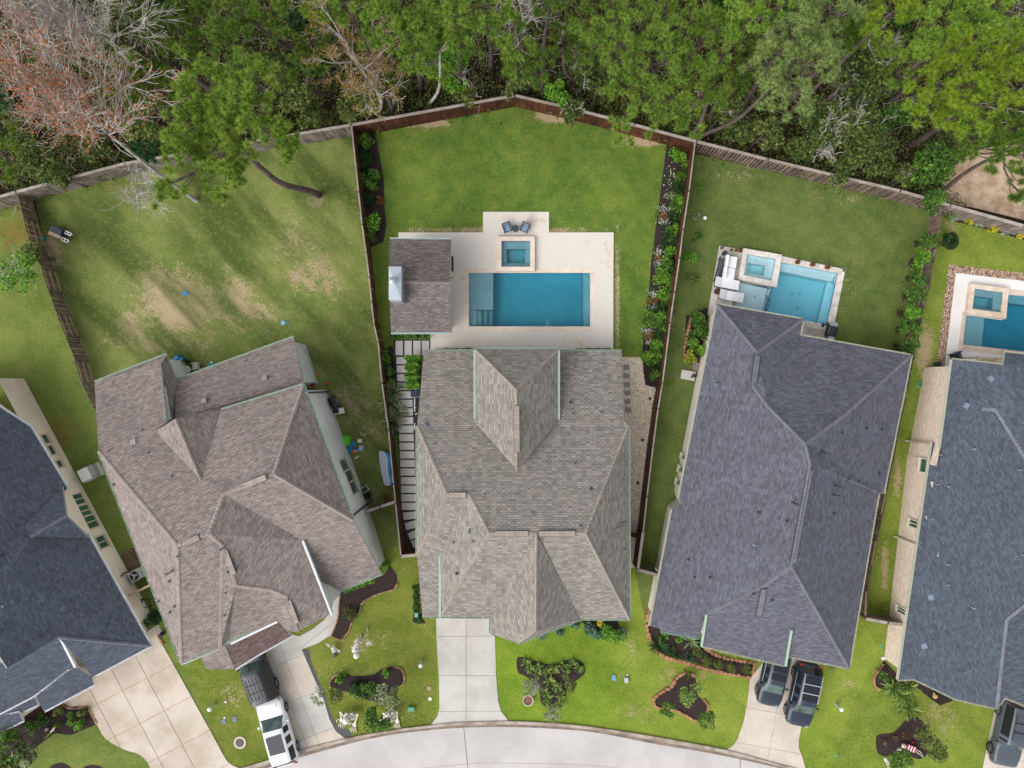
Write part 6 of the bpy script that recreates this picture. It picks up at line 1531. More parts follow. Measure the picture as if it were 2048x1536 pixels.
# indigo house front bed
for i, (x, y) in enumerate([(1396, 1304), (1413, 1321), (1438, 1329), (1464, 1336), (1494, 1339)]):
    shrub('clipped round green ball, %s from the left in the flagstone bed' % od[i], x, y, 11.5, .8, L_olive, 700, .05, 210 + i, 'clipped shrub', 'ball_shrub', 'clipped balls in the flagstone bed', lumps=40, lr=.3)
rosette('large fan palm under the indigo roof edge', 1383, 1283, 22, 40, leafmat('fan_palm', [srgb(80, 108, 64, .8), srgb(132, 158, 108, .8)]), 220, .7, .06, 'palm', 'fan_palm')
rosette('dark spiky yucca at the left of the flagstone bed', 1318, 1291, 24, 60, L_dark, 221, .6, .035, 'yucca', 'yucca')
rosette('second dark spiky plant below the fan palm', 1381, 1313, 14, 34, leafmat('deep_blade', [srgb(30, 60, 40, .8), srgb(54, 92, 60, .8)]), 222, .5, .035, 'yucca', 'yucca')
rosette('dark spiky yucca between the first and the fan palm', 1343, 1300, 14, 36, L_dark, 223, .5, .03, 'yucca', 'yucca')
for i, (x, y, m_, lb_) in enumerate([(1330, 1270, L_bright, 'small light green plant by the wall of the flagstone bed'), (1357, 1278, L_bright, 'yellow-green plant left of the fan palm'), (1355, 1312, L_dark, 'small dark plant in the middle of the flagstone bed')]): shrub(lb_, x, y, 8, .5, m_, 150, .07, 225 + i)
for i, (x, y, r, m_, lb_, b_) in enumerate([(1379, 1382, 32, L_palm, 'feathery light green young tree in the middle of the kidney bed', (1378, 1376)), (1334, 1418, 21, L_green, 'feathery green young tree at the left end of the kidney bed', (1342, 1405)), (1414, 1438, 23, L_green, 'dark feathery young tree at the right end of the kidney bed', (1405, 1428)), (1376, 1352, 8, L_olive, 'small round bush at the top of the kidney bed', None)]):
    broad(lb_, x, y, r, 2.2 if i < 3 else .5, m_, int(22 * r), .08, 230 + i, 'young_tree' if i < 3 else 'bush', 'tree' if i < 3 else 'bush', base=b_, lumps=14, lr=.32, tr=.035)
# grasses along the far edge of the right driveway
shrub('pale grass clump under the roof corner right of the parked cars', 1668, 1330, 16, .4, L_sage, 380, .06, 240, 'ornamental grass', 'grass_clump')
# far right front
for i, (x, y, r, m_, z, lb_, b_) in enumerate([(1855, 1468, 34, L_olive, 2.8, 'olive young tree behind the striped skeleton', (1850, 1460)), (1880, 1510, 30, L_olive, 2.6, 'olive young tree in the bottom right lawn', (1870, 1500)), (1798, 1522, 30, L_green, 2.6, 'green young tree at the bottom edge below the black bed', (1798, 1512)),
        (1770, 1352, 14, L_green, .7, 'leafy bush at the left end of the far right front bed', None), (1890, 1385, 12, L_dark, .5, 'dark plant at the right end of the far right front bed', None), (1862, 1360, 9, L_dark, .4, 'dark plant beside the small orange ornament', None)]):
    broad(lb_, x, y, r, z, m_, int(24 * r), .085, 250 + i, 'young_tree' if z > 1 else 'bush', 'tree' if z > 1 else 'bush', base=b_, lumps=16, lr=.3, tr=.04)
for i, (x, y, r, lb_) in enumerate([(1790, 1378, 24, 'feathery palm, leftmost in front of the slate-blue roof'), (1808, 1394, 28, 'feathery palm, largest in front of the slate-blue roof'), (1822, 1376, 22, 'feathery palm, nearest the small orange ornament'), (1822, 1420, 26, 'feathery palm drooping towards the black bed')]):
    rosette(lb_, x, y, r, 60, L_palm, 260 + i, 1.2, .045, 'palm', 'feather_palm', droop=.3)
for i, (x, y) in enumerate([(1768, 1482), (1789, 1478), (1808, 1470)]): shrub(['leftmost', 'middle', 'rightmost'][i] + ' dry brown plant clump in the black bed at the lower right', x, y, 8, .25, L_brownleaf, 110, .06, 270 + i, 'plant', 'dry_plant', 'dry clumps in the black bed')
# brown house front
shrub('round green shrub at the corner of the brown house front bed', 769, 1134, 11, .9, L_bright, 420, .08, 280)
shrub('brownish bush in the curving front bed', 699, 1228, 15, .8, leafmat('brown_green_leaf', [srgb(60, 50, 34, .8), srgb(96, 104, 50, .8)]), 420, .08, 281)
for i, (x, y, r, m_, lb_) in enumerate([(681, 1358, 11, L_bright, 'light green plant at the left end of the peanut bed'), (771, 1346, 7, L_bright, 'light green tuft in the right half of the peanut bed'), (712, 1374, 18, L_dark, 'dark bush in the left middle of the peanut bed'), (738, 1376, 19, L_green, 'dark green bush in the middle of the peanut bed'), (724, 1390, 14, L_dark, 'lowest dark bush of the peanut bed')]):
    shrub(lb_, x, y, r, .8, m_, 24 * r, .085, 285 + i)
broad('feathery grey-green tree over the right half of the peanut bed', 776, 1392, 34, 2.6, L_sage, 1000, .085, 295, 'young_tree', lumps=20, lr=.26, tr=.04, base=(765, 1380))
broad('green young tree between the two climbing skeletons', 752, 1440, 36, 3.0, L_green, 1200, .09, 296, 'young_tree', lumps=18, lr=.28, tr=.04, base=(750, 1415))
broad('wispy young tree hanging over the left driveway edge', 640, 1395, 22, 3.2, L_sage, 240, .07, 297, 'young_tree', lumps=14, lr=.25, tr=.03, base=(672, 1372), visible_twigs=2)
broad('loose green young tree at the left end of the peanut bed', 670, 1392, 20, 2.4, L_olive, 380, .08, 298, 'young_tree', lumps=14, lr=.28, tr=.03, base=(680, 1382))
# bottom left
for i, (x, y, r, m_, lb_) in enumerate([(117, 1422, 11, L_olive, 'round clipped shrub left of the curved stone edge'), (163, 1423, 8, L_olive, 'small round shrub beside the tan driveway'), (143, 1444, 8, L_bright, 'bright shrub, left of a pair in the corner bed'), (160, 1448, 12, L_bright, 'bright shrub, larger of a pair in the corner bed'),
        (85, 1440, 16, L_green, 'leafy green bush below the lowest slate eave'), (66, 1455, 16, L_green, 'dark green bush in the bottom left bed'), (50, 1445, 12, L_red, 'maroon-leaved bush against the slate house'), (116, 1449, 6, L_green, 'tiny green plant behind the white ornament'), (143, 1427, 5, L_green, 'tiny plant between the two round shrubs')]):
    shrub(lb_, x, y, r, .9, m_, 26 * r, .085, 300 + i)
for i, (x, y, r, m_, lb_) in enumerate([(20, 1490, 40, L_green, 'leafy tree at the left edge in the bottom left bed'), (50, 1510, 30, L_sage, 'pale-leaved tree in the bottom left corner'), (10, 1530, 34, L_olive, 'olive tree cut by the bottom left corner')]):
    broad(lb_, x, y, r, 2.5, m_, 26 * r, .12, 310 + i, 'young_tree', lumps=14, lr=.3, tr=.05)
shrub('dense round green bush in the passage between the two left houses', 307, 1236, 18, 1.5, L_dark, 900, .08, 320, 'bush', 'bush')
shrub('green bush at the rear wall beside the garden chair', 731, 993, 9, .6, L_dark, 200, .07, 321)
shrub('rusty dry plant by the short fence', 772, 995, 10, .3, L_rust, 90, .06, 322, 'plant', 'dry_plant')
shrub('potted fern on the rear patio of the brown house', 372, 722, 6, .6, L_dark, 160, .07, 323)
# ------------------------------------------------------------------ stone borders
flag = mat('orange_flagstone', srgb(186, 138, 106, .8), .85, col2=srgb(160, 114, 84, .8), var=.15, s1=3, s2=10, objr=.2)
flag2 = mat('tan_edging_stone', srgb(176, 140, 110, .8), .85, col2=srgb(140, 106, 82, .8), var=.15, s1=3, s2=10, objr=.2)
_st = []
for i in range(5):
    r_ = random.Random(i); n_ = 6; b = MB(); pl = [(math.cos(2 * math.pi * k / n_ + r_.uniform(-.25, .25)) * r_.uniform(.8, 1.15), math.sin(2 * math.pi * k / n_) * r_.uniform(.8, 1.1)) for k in range(n_)]
    b.prism(pl, 0, 1); _st.append(b)
def border(label, pts, size_px, m, wpx=None, step=None, h=.12, k=4, closed=False, name='stone_border'):
    line = [Vector((*W2(x, y), 0)) for x, y in smooth_path(pts, closed, k)]
    c = sum(line, Vector()) / len(line); root = thing(name, label, 'stone edging', tuple(c)); r_ = random.Random(len(pts) * 7 + int(size_px * 10))
    st_ = (step or size_px * .95) * PX; acc = 0
    for i in range(len(line) - 1):
        d = line[i + 1] - line[i]; L = d.length
        while acc < L:
            p = line[i] + d * (acc / L); key = (m.name, 's'); q = _st[r_.randrange(5)]
            kk = ('stone', id(q), m.name)
            if kk not in _pk: _pk[kk] = mesh('stone', q.V, q.F, m)
            o = link('stone', _pk[kk], root, tuple(p - c)); o.rotation_euler = (r_.uniform(-.06, .06), r_.uniform(-.06, .06), math.atan2(d.y, d.x) + r_.uniform(-.2, .2)); s_ = size_px * PX / 2
            o.scale = (s_ * r_.uniform(.85, 1.1), (wpx or size_px) * PX / 2 * r_.uniform(.85, 1.15), h * r_.uniform(.7, 1.2)); acc += st_ * r_.uniform(.9, 1.1)
        acc -= L
    return root
border('orange flagstones edging the outer side of the indigo house bed', [(1297, 1222), (1293, 1245), (1296, 1268), (1303, 1285), (1316, 1304), (1335, 1316), (1365, 1324), (1400, 1334), (1440, 1344), (1480, 1352), (1504, 1355)], 10, flag, 8)
border('orange flagstones edging the wall side of the clipped ball row', [(1410, 1296), (1425, 1306), (1450, 1316), (1480, 1321), (1506, 1326)], 9, flag, 8)
border('orange flagstones ending the ball row beside the driveway', [(1508, 1328), (1504, 1352)], 9, flag, 7)
border('orange flagstones round the upper left of the kidney bed', [(1308, 1408), (1308, 1396), (1322, 1384), (1343, 1372), (1352, 1357), (1368, 1347), (1386, 1350)], 10, flag, 8)
border('orange flagstones along the lower edge of the kidney bed', [(1310, 1412), (1322, 1418), (1350, 1420), (1370, 1430), (1390, 1442)], 9, flag, 7)
border('narrow orange stones at the right end of the kidney bed', [(1408, 1400), (1416, 1412), (1413, 1426)], 7, flag, 5)
border('orange edging of the side bed left of the indigo house', [(1382, 636), (1376, 660), (1371, 685), (1368, 705), (1377, 722)], 9, flag, 7)
border('tan stones along the curve of the brown house front bed', [(676, 1278), (688, 1278), (698, 1262), (706, 1240), (720, 1222), (724, 1206), (740, 1195), (762, 1186), (788, 1178), (795, 1164)], 6, flag2, 4)
border('rusty stones along the walk side of the curving front bed', [(662, 1272), (668, 1258), (675, 1240), (678, 1215), (680, 1192)], 5, flag2, 4)
border('tan stones edging the left and right ends of the peanut bed', [(663, 1378), (660, 1366), (668, 1352), (682, 1346)], 6, flag2, 4)
border('dark brick edging at the right end of the peanut bed', [(790, 1333), (803, 1338), (809, 1354), (806, 1368)], 6, flag2, 4)
border('tan stones along the curved landing of the tan driveway', [(124, 1408), (136, 1414), (152, 1416), (172, 1412)], 6, flag2, 5)
border('tan stones beside the left edge of the tan driveway', [(178, 1414), (186, 1430), (194, 1446)], 6, flag2, 5)
border('red stones at the left end of the far right front bed', [(1765, 1330), (1750, 1350), (1748, 1366), (1756, 1378)], 6, flag, 4)
border('orange stones at the edge of the driveway by the passage', [(317, 1272), (324, 1284), (330, 1290)], 6, flag, 5)

# ------------------------------------------------------------------ cars
glass_ws = mat('windscreen_glass', (.075, .115, .105, 1), .12, col2=(.03, .05, .05, 1), var=.3, s1=1.2, s2=2.5, spec=.4)  # lighter green-grey base colour stands in for sky reflected in the windscreen
def car(label, px, py, heading, L, Wd, Ht, paint, kind, seed=0, name='parked_car', rails=None, sunroof=False, roofpanels=False, group=None, trim=None):
    """built along +x (nose at +x); heading in degrees, counted from picture right, counter-clockwise"""
    root = thing(name, label, 'car', (0, 0, 0), group)
    hl = L / 2; hw = Wd / 2
    # stations: x, half width, belt z, top z, top half width
    if kind == 'suv':
        prof = [(-1.0, .70, .72, .86, .56, 0), (-.97, .85, .86, 1.0, .66, 0), (-.93, .95, .98, 1.12, .72, 'r'), (-.80, .985, 1.02, Ht - .06, .70, 't'), (-.62, 1, 1.0, Ht, .72, 't'), (-.30, 1, .99, Ht + .01, .73, 't'), (.02, 1, .98, Ht - .01, .72, 't'), (.20, 1, .98, Ht - .1, .70, 'w'),
                (.50, 1, .97, 1.08, .76, 'h'), (.70, .99, .95, 1.04, .74, 'h'), (.87, .93, .88, .96, .66, 'h'), (.96, .78, .74, .82, .52, 'h'), (1.0, .58, .58, .64, .4, 'h')]
    elif kind == 'box':
        prof = [(-1.0, .90, .8, .95, .8, 0), (-.98, .95, .98, 1.1, .80, 'r'), (-.92, .97, 1.08, Ht - .05, .78, 't'), (-.6, 1, 1.08, Ht, .79, 't'), (-.2, 1, 1.07, Ht, .79, 't'), (.10, 1, 1.06, Ht - .03, .78, 't'), (.20, 1, 1.06, Ht - .1, .77, 'w'),
                (.40, 1, 1.05, 1.14, .78, 'h'), (.7, .98, 1.03, 1.11, .76, 'h'), (.92, .90, .98, 1.06, .70, 'h'), (.98, .80, .85, .92, .64, 'h'), (1.0, .72, .6, .66, .6, 'h')]
    ring_n = 11; V = []; tags = []
    def sec(x, w_, bz, tz, tw, tg):
        w_ *= hw; tw *= hw; lo = .28
        y = [w_ * .90, w_ * .99, w_, w_ * .975, None]
        pts = [(w_ * .88, lo), (w_ * .985, lo + .18), (w_, (lo + bz) / 2), (w_ * .985, bz - .05), (w_ * .95, bz)]
        gl = tg in ('t', 'w')
        pts += [(tw + (w_ * .95 - tw) * .12 if gl else w_ * .90, tz - .10 if gl else bz + (tz - bz) * .5), (tw * .93, tz - .015), (tw * .5, tz + .015), (0, tz + .025)]
        return [(x * hl, a, b_) for a, b_ in pts]
    S_ = []
    for i in range(len(prof) - 1):
        a, c = prof[i], prof[i + 1]; sub = 3
        for j in range(sub):
            t = j / sub; S_.append((tuple(a[k] + (c[k] - a[k]) * t for k in range(5)), a[5] if j == 0 or a[5] == c[5] or True else c[5], i))
    S_.append((prof[-1][:5], prof[-1][5], len(prof) - 1))
    rows = []
    for (p, tg, i) in S_:
        s_ = sec(*p, tg); full = s_ + [(x, -y, z) for x, y, z in s_[-2::-1]]; rows.append(full)
    nr = len(rows[0]); body = MB(); wind = MB(); rear = MB(); sides = {1: MB(), -1: MB()}
    Vb = [v for r in rows for v in r]
    groups = {'body': [], 'wind': [], 'rear': [], 's1': [], 's-1': []}
    for i in range(len(rows) - 1):
        tg = S_[i][1]; fr = (i % 3)
        for k in range(nr - 1):
            f = (i * nr + k, i * nr + k + 1, (i + 1) * nr + k + 1, (i + 1) * nr + k)
            g_ = 'body'
            sidek = k == 4 or k == nr - 6; topk = 6 <= k <= nr - 8
            if tg == 't' and sidek and not (fr == 2 and S_[i][2] in (4, 5)): g_ = 's1' if k == 4 else 's-1'
            if tg == 'w' and 5 <= k <= nr - 7: g_ = 'wind'
            if tg == 'r' and 5 <= k <= nr - 7: g_ = 'rear'
            groups[g_].append(f)
    groups['body'].append(tuple(range(nr))); groups['body'].append(tuple((len(rows) - 1) * nr + k for k in range(nr))[::-1])
    b0 = len(Vb)
    bot = [(r[0][0], r[0][1], .28) for r in rows] + [(r[-1][0], r[-1][1], .28) for r in rows]
    Vb2 = Vb + bot; m_ = len(rows)
    for i in range(m_ - 1): groups['body'].append((b0 + i, b0 + i + 1, b0 + m_ + i + 1, b0 + m_ + i))
    def part(nm, fs, mt, par=root, smooth=True):
        if not fs: return None
        used = sorted({v for f in fs for v in f}); mp = {v: i for i, v in enumerate(used)}
        o = link(nm, mesh(nm, [Vb2[v] for v in used], [tuple(mp[v] for v in f)[::-1] for f in fs], mt, smooth), par); return o
    part('body', groups['body'], paint)
    ws = part('windscreen', groups['wind'], glass_ws); part('rear_window', groups['rear'], glass_dark)
    part('side_windows', groups['s1'], glass_dark); part('side_windows', groups['s-1'], glass_dark)
    # wheels
    wr = .36 if Ht < 1.75 else .40
    for sx in (-.60, .60):
        for sy in (-1, 1):
            wroot = bpy.data.objects.new('wheel', None); C.objects.link(wroot); wroot.parent = root; KIDS.setdefault(root.name, []).append(wroot); wroot.location = (sx * hl, sy * (hw - .11), wr)
            b = MB(); pr = [(wr * .62, -.11), (wr * .95, -.11), (wr, -.07), (wr, .07), (wr * .95, .11), (wr * .62, .11)]
            V_ = []; n_ = 20
            for r_, z_ in pr:
                for q in range(n_): a = 2 * math.pi * q / n_; V_.append((r_ * math.cos(a), z_, r_ * math.sin(a)))
            b.add(V_, [(j * n_ + q, j * n_ + (q + 1) % n_, (j + 1) * n_ + (q + 1) % n_, (j + 1) * n_ + q) for j in range(5) for q in range(n_)])
            link('tyre', mesh('tyre', b.V, b.F, rubber, True), wroot)
            b = MB()
            for q in range(6):
                a = 2 * math.pi * q / 6; b.bar((0, sy * .10, 0), (wr * .62 * math.cos(a), sy * .10, wr * .62 * math.sin(a)), .05, .03)
            V_ = []
            for r_ in (wr * .56, wr * .64):
                for q in range(n_): a = 2 * math.pi * q / n_; V_.append((r_ * math.cos(a), sy * .112, r_ * math.sin(a)))
            b.add(V_, [(q, (q + 1) % n_, n_ + (q + 1) % n_, n_ + q) for q in range(n_)]); link('rim', mesh('rim', b.V, b.F, steel), wroot)
    # arches as dark rings
    for sx in (-.60, .60):
        for sy in (-1, 1):
            V_ = []; n_ = 14
            for r_, yy in ((wr + .02, hw + .004), (wr + .07, hw + .008), (wr + .07, hw - .1)):
                for q in range(n_): a = math.pi * q / (n_ - 1); V_.append((sx * hl + r_ * math.cos(a), sy * yy, wr + r_ * math.sin(a)))
            link('wheel_arch', mesh('wheel_arch', V_, [(j * n_ + q, j * n_ + q + 1, (j + 1) * n_ + q + 1, (j + 1) * n_ + q) for j in range(2) for q in range(n_ - 1)], rubber), root)
    for sy in (-1, 1):
        b = MB(); b.ball((.30 * hl, sy * (hw + .10), 1.06), (.10, .12, .09), 8, 5); b.bar((.32 * hl, sy * (hw - .08), 1.0), (.30 * hl, sy * (hw + .06), 1.04), .05, .05)
        link('mirror', mesh('mirror', b.V, b.F, paint, True), root)
        b = MB(); b.ball((.93 * hl, sy * hw * .72, .80), (.16, .16, .07), 8, 5); link('headlight', mesh('headlight', b.V, b.F, mat('lamp_glass', (.22, .24, .26, 1), .15, var=.05), True), root)
        b = MB(); b.ball((-.965 * hl, sy * hw * .78, .98), (.07, .17, .08), 8, 5); link('tail_light', mesh('tail_light', b.V, b.F, mat('tail_red', (.35, .01, .01, 1), .2, var=.05), True), root)
    b = MB(); b.bar((.955 * hl, -hw * .45, .72), (.955 * hl, hw * .45, .72), .08, .16); link('grille', mesh('grille', b.V, b.F, black_plastic), root)
    b = MB(); b.bar((-.99 * hl, -hw * .7, .6), (-.99 * hl, hw * .7, .6), .1, .22); link('bumper', mesh('bumper', b.V, b.F, black_plastic), root)
    b = MB(); b.bar((.345 * hl, hw * .1, 1.08 + (Ht - 1.08) * .25), (.42 * hl, hw * .62, 1.12), .025, .02); b.bar((.345 * hl, -hw * .5, 1.08 + (Ht - 1.08) * .25), (.42 * hl, hw * .05, 1.12), .025, .02); link('wiper', mesh('wiper', b.V, b.F, black_plastic), root)
    if rails:
        for sy in (-1, 1):
            b = MB(); b.tube([(-.80 * hl, sy * hw * .68, Ht - .02), (-.74 * hl, sy * hw * .67, Ht + .05), (-.3 * hl, sy * hw * .68, Ht + .06), (.0 * hl, sy * hw * .67, Ht + .05), (.05 * hl, sy * hw * .67, Ht - .01)], .022, 6); link('roof_rail', mesh('roof_rail', b.V, b.F, rails), root)
        for xx in (-.5, -.22):
            b = MB(); b.bar((xx * hl, -hw * .68, Ht + .07), (xx * hl, hw * .68, Ht + .07), .05, .03); link('roof_bar', mesh('roof_bar', b.V, b.F, rails), root)
    if trim:
        for sy in (-1, 1):
            b = MB(); b.tube([(-.72 * hl, sy * hw * .965, 1.0), (-.2 * hl, sy * hw * .965, .99), (.22 * hl, sy * hw * .965, .975)], .016, 5); link('side_trim', mesh('side_trim', b.V, b.F, trim), root)
        for xx in (-.62, -.36, -.08): b = MB(); b.box((xx * hl, 0, Ht + .035), (.2 * hl, hw * 1.12, .012)); link('roof_glass', mesh('roof_glass', b.V, b.F, glass_dark), root)
    if sunroof:
        b = MB(); x0, x1 = (-.28 * hl, .06 * hl); b.box(((x0 + x1) / 2 - .25, 0, Ht + .03), (x1 - x0 + .5, hw * 1.15, .02)); link('sunroof', mesh('sunroof', b.V, b.F, glass_dark), root)
    if roofpanels:
        for i in range(5):
            b = MB(); y = (i - 2) * hw * .26; b.bar((-.75 * hl, y, Ht + .035), (-.02 * hl, y, Ht + .035), .05, .02); link('roof_rib', mesh('roof_rib', b.V, b.F, paint), root)
    b = MB(); b.ball((-.70 * hl, .0, Ht + .05), (.07, .03, .05), 6, 4); link('antenna', mesh('antenna', b.V, b.F, black_plastic), root)
    # shut lines
    b = MB()
    for sy in (-1, 1):
        for xx in (-.36, .0, .34): b.bar((xx * hl, sy * (hw + .002), .45), (xx * hl, sy * (hw * .965), .98), .012, .012)
        b.bar((.42 * hl, sy * hw * .62, 1.085), (.86 * hl, sy * hw * .56, .985), .012, .012)
    link('shut_line', mesh('shut_line', b.V, b.F, black_plastic), root)
    x, y = W2(px, py, Ht * .55); root.location = (x, y, .045); root.rotation_euler = (0, 0, math.radians(heading))
    return root
p_white = mat('white_car_paint', (.74, .75, .76, 1), .28, var=.01, coat=.6, spec=.5)
p_grey = mat('graphite_car_paint', (.022, .027, .034, 1), .35, var=.03, coat=.15, spec=.4)
p_blue = mat('midnight_blue_paint', (.014, .024, .045, 1), .3, var=.03, coat=.2, spec=.4)
p_black = mat('black_blue_paint', (.016, .025, .038, 1), .3, var=.03, coat=.2, spec=.4)
p_steelg = mat('steel_grey_paint', (.06, .073, .092, 1), .35, var=.03, coat=.2, spec=.4)
silver = mat('silver_trim', (.7, .72, .74, 1), .25, var=.02, metal=.7)
car('white three-row car with a large dark sunroof parked across the kerb', 554, 1466, 106, 5.1, 2.05, 1.66, p_white, 'suv', sunroof=True)
car('graphite four-wheel drive with black roof bars nosed under the brown roof', 511, 1347, 111, 4.5, 1.98, 1.85, p_grey, 'box', rails=black_plastic, roofpanels=True)
car('dark blue car, left of the two on the right driveway, half under the roof', 1549, 1352, -103, 4.6, 1.86, 1.50, p_black, 'suv', trim=silver)
car('midnight blue car with silver roof rails on the right driveway', 1609, 1392, -102, 4.75, 1.94, 1.72, p_blue, 'suv', rails=silver, trim=silver)
car('steel grey boxy four-wheel drive cut by the right edge', 2024, 1470, -102, 4.9, 2.0, 1.9, p_steelg, 'box', rails=black_plastic, roofpanels=True)

# ------------------------------------------------------------------ skeletons on the lawns
def seg(mb, a, b, r, knob=1.5):
    a, b = Vector(a), Vector(b); mb.tube([a, a * .9 + b * .1, a * .5 + b * .5, a * .1 + b * .9, b], [r * knob, r, r * .8, r, r * knob], 6)
def hand(mb, p, d, s, spread=1.0):
    """palm plus five bent fingers; d = pointing direction in the ground plane"""
    p = Vector(p); d = Vector(d).normalized(); n_ = Vector((-d.y, d.x, 0)).normalized(); mb.ball(tuple(p + d * .05 * s), (.07 * s, .07 * s, .03 * s), 7, 4)
    for i, (o_, L) in enumerate(((-1.5, .75), (-.6, 1.), (.25, 1.08), (1.1, .95))):
        a = p + d * .10 * s + n_ * o_ * .035 * s; b_ = a + (d + n_ * o_ * .28 * spread) * .10 * s * L + Vector((0, 0, .03 * s)); c = b_ + (d + n_ * o_ * .3 * spread) * .09 * s * L - Vector((0, 0, .05 * s)); mb.tube([a, b_, c], [.016 * s, .014 * s, .008 * s], 5)
    a = p + n_ * -.05 * s; b_ = a + (d * .4 - n_ * 1.0) * .09 * s; mb.tube([a, b_, b_ + (d - n_ * .3) * .07 * s], [.017 * s, .014 * s, .009 * s], 5)
def ribcage(mb, a, b, w_, dpt, s, n=8):
    """ribs along the spine from neck a to waist b"""
    a, b = Vector(a), Vector(b); d = (b - a).normalized(); up = Vector((0, 0, 1)); side = d.cross(up)
    if side.length < .1: side = Vector((1, 0, 0))
    side.normalize(); f = side.cross(d).normalized()
    for i in range(n):
        t = i / (n - 1); c = a + (b - a) * t; k = math.sin(math.pi * (.22 + .62 * t)) ; pts = []
        for j in range(13):
            an = 2 * math.pi * j / 12; pts.append(c + side * (math.sin(an) * w_ * k) + f * ((1 - math.cos(an)) * dpt * .5 * k) )
        mb.tube(pts, .022 * s, 4, cap=False)
    mb.tube([a, (a + b) / 2, b], .035 * s, 6)
    mb.tube([a + f * dpt * .7, b * .6 + a * .4 + f * dpt * .9], .03 * s, 5)
def skull(root, p, s, face, m=bone):
    """face: direction the eye sockets look"""
    p = Vector(p); f = Vector(face).normalized(); b = MB(); b.ball(tuple(p), (.13 * s, .14 * s, .14 * s), 14, 9); j = p + f * .09 * s - Vector((0, 0, .08 * s)); b.ball(tuple(j), (.075 * s, .075 * s, .06 * s), 9, 5)
    o = b.build('skull', m, root, smooth=True)
    n_ = f.cross(Vector((0, 0, 1)));
    if n_.length < .1: n_ = Vector((1, 0, 0))
    n_.normalize(); b = MB()
    for s_ in (-1, 1): b.ball(tuple(p + f * .115 * s + n_ * .05 * s * s_ + Vector((0, 0, .01))), .034 * s, 7, 5)
    b.ball(tuple(p + f * .14 * s - n_.cross(f) * 0 - Vector((0, 0, .04 * s))), .018 * s, 5, 4)
    obj('eye_socket', b.V, b.F, black_plastic, o)
def bones(root, name, fn, m=bone):
    b = MB(); fn(b); return b.build(name, m, root, smooth=True)
# giant standing skeleton (3.6 m)
fx, fy = W2(727, 1268); root = thing('skeleton', 'giant standing skeleton, the tallest bony figure, on the left front lawn', 'halloween skeleton', (fx, fy, 0))
P3 = lambda px, py, z: Vector(W(px, py, z))
pelv = P3(719, 1284, 1.75); neck = P3(714, 1302, 3.05)
bones(root, 'pelvis', lambda b: (b.ball(tuple(pelv), (.26, .13, .14), 10, 6), b.tube([pelv + Vector((-.25, 0, .1)), pelv + Vector((0, -.1, -.05)), pelv + Vector((.25, 0, .1))], .05, 6)))
bones(root, 'ribcage', lambda b: ribcage(b, neck - Vector((0, 0, .1)), P3(717, 1291, 2.15), .38, .34, 1.9, 9))
bones(root, 'spine', lambda b: b.tube([pelv, P3(717, 1291, 2.2), neck], .05, 6))
bones(root, 'shoulders', lambda b: b.tube([P3(706, 1300, 2.95), neck, P3(726, 1300, 2.95)], [.06, .045, .06], 6))
for (foot, knee, hip) in ((P3(735, 1254, .05), P3(733, 1268, .92), pelv + Vector((.16, 0, 0))), (P3(722, 1269, .05), P3(722, 1278, .92), pelv + Vector((-.16, 0, 0)))):
    bones(root, 'leg', lambda b: (seg(b, hip, knee, .05), seg(b, knee, foot + Vector((0, 0, .1)), .042), b.tube([foot + Vector((0, .06, .05)), foot + Vector((0, -.32, .04))], [.06, .035], 6)))
def arm(b, sh, el, wr_, s, d): seg(b, sh, el, .03 * s); seg(b, el, wr_, .025 * s); hand(b, wr_, d, s)
bones(root, 'arm', lambda b: arm(b, P3(706, 1300, 2.95), P3(704, 1293, 2.2), P3(709, 1286, 1.7), 1.7, (.6, .6, 0)))
bones(root, 'arm', lambda b: arm(b, P3(726, 1300, 2.95), P3(729, 1290, 2.3), P3(733, 1286, 1.8), 1.7, (1, 0, 0)))
skull(root, P3(713, 1311, 3.45), 1.75, (0, -.9, -.1))
# two climbing giants
for (lb_, hd, rb0, rb1, arms) in (
    ('giant bone skeleton climbing out of the lawn, left of the green tree', (692.5, 1441), (697, 1434), (702, 1424), (((687, 1431), (681, 1424), (683, 1437), (0.1, -1, 0)), ((706, 1432), (716, 1428), (710, 1446), (-.2, -1, 0)))),
    ('giant bone skeleton climbing out of the lawn, right of the green tree', (778, 1442), (780, 1434), (781, 1420), (((773, 1430), (767, 1426), (769, 1438), (0, -1, 0)), ((789, 1430), (794, 1424), (795, 1439), (0, -1, 0))))):
    c0 = W2(*rb0); root = thing('skeleton', lb_, 'halloween skeleton', (*c0, 0)); n_ = P3(*rb0, .95); w_ = P3(*rb1, .25)
    bones(root, 'ribcage', lambda b: ribcage(b, n_, w_, .44, -.36, 2.4, 9))
    bones(root, 'shoulder_blades', lambda b: (b.ball(tuple(n_ * .6 + w_ * .4 + Vector((.22, 0, .12))), (.2, .26, .05), 8, 5), b.ball(tuple(n_ * .6 + w_ * .4 + Vector((-.22, 0, .12))), (.2, .26, .05), 8, 5)))
    bones(root, 'neck', lambda b: b.tube([n_, P3(*hd, 1.0)], .06, 6))
    for sh, el, wr_, d in arms: bones(root, 'arm', lambda b: arm(b, P3(*sh, .9), P3(*el, .75), P3(*wr_, .08), 2.6, d))
    skull(root, P3(*hd, 1.0), 2.1, (0, -1, -.15))
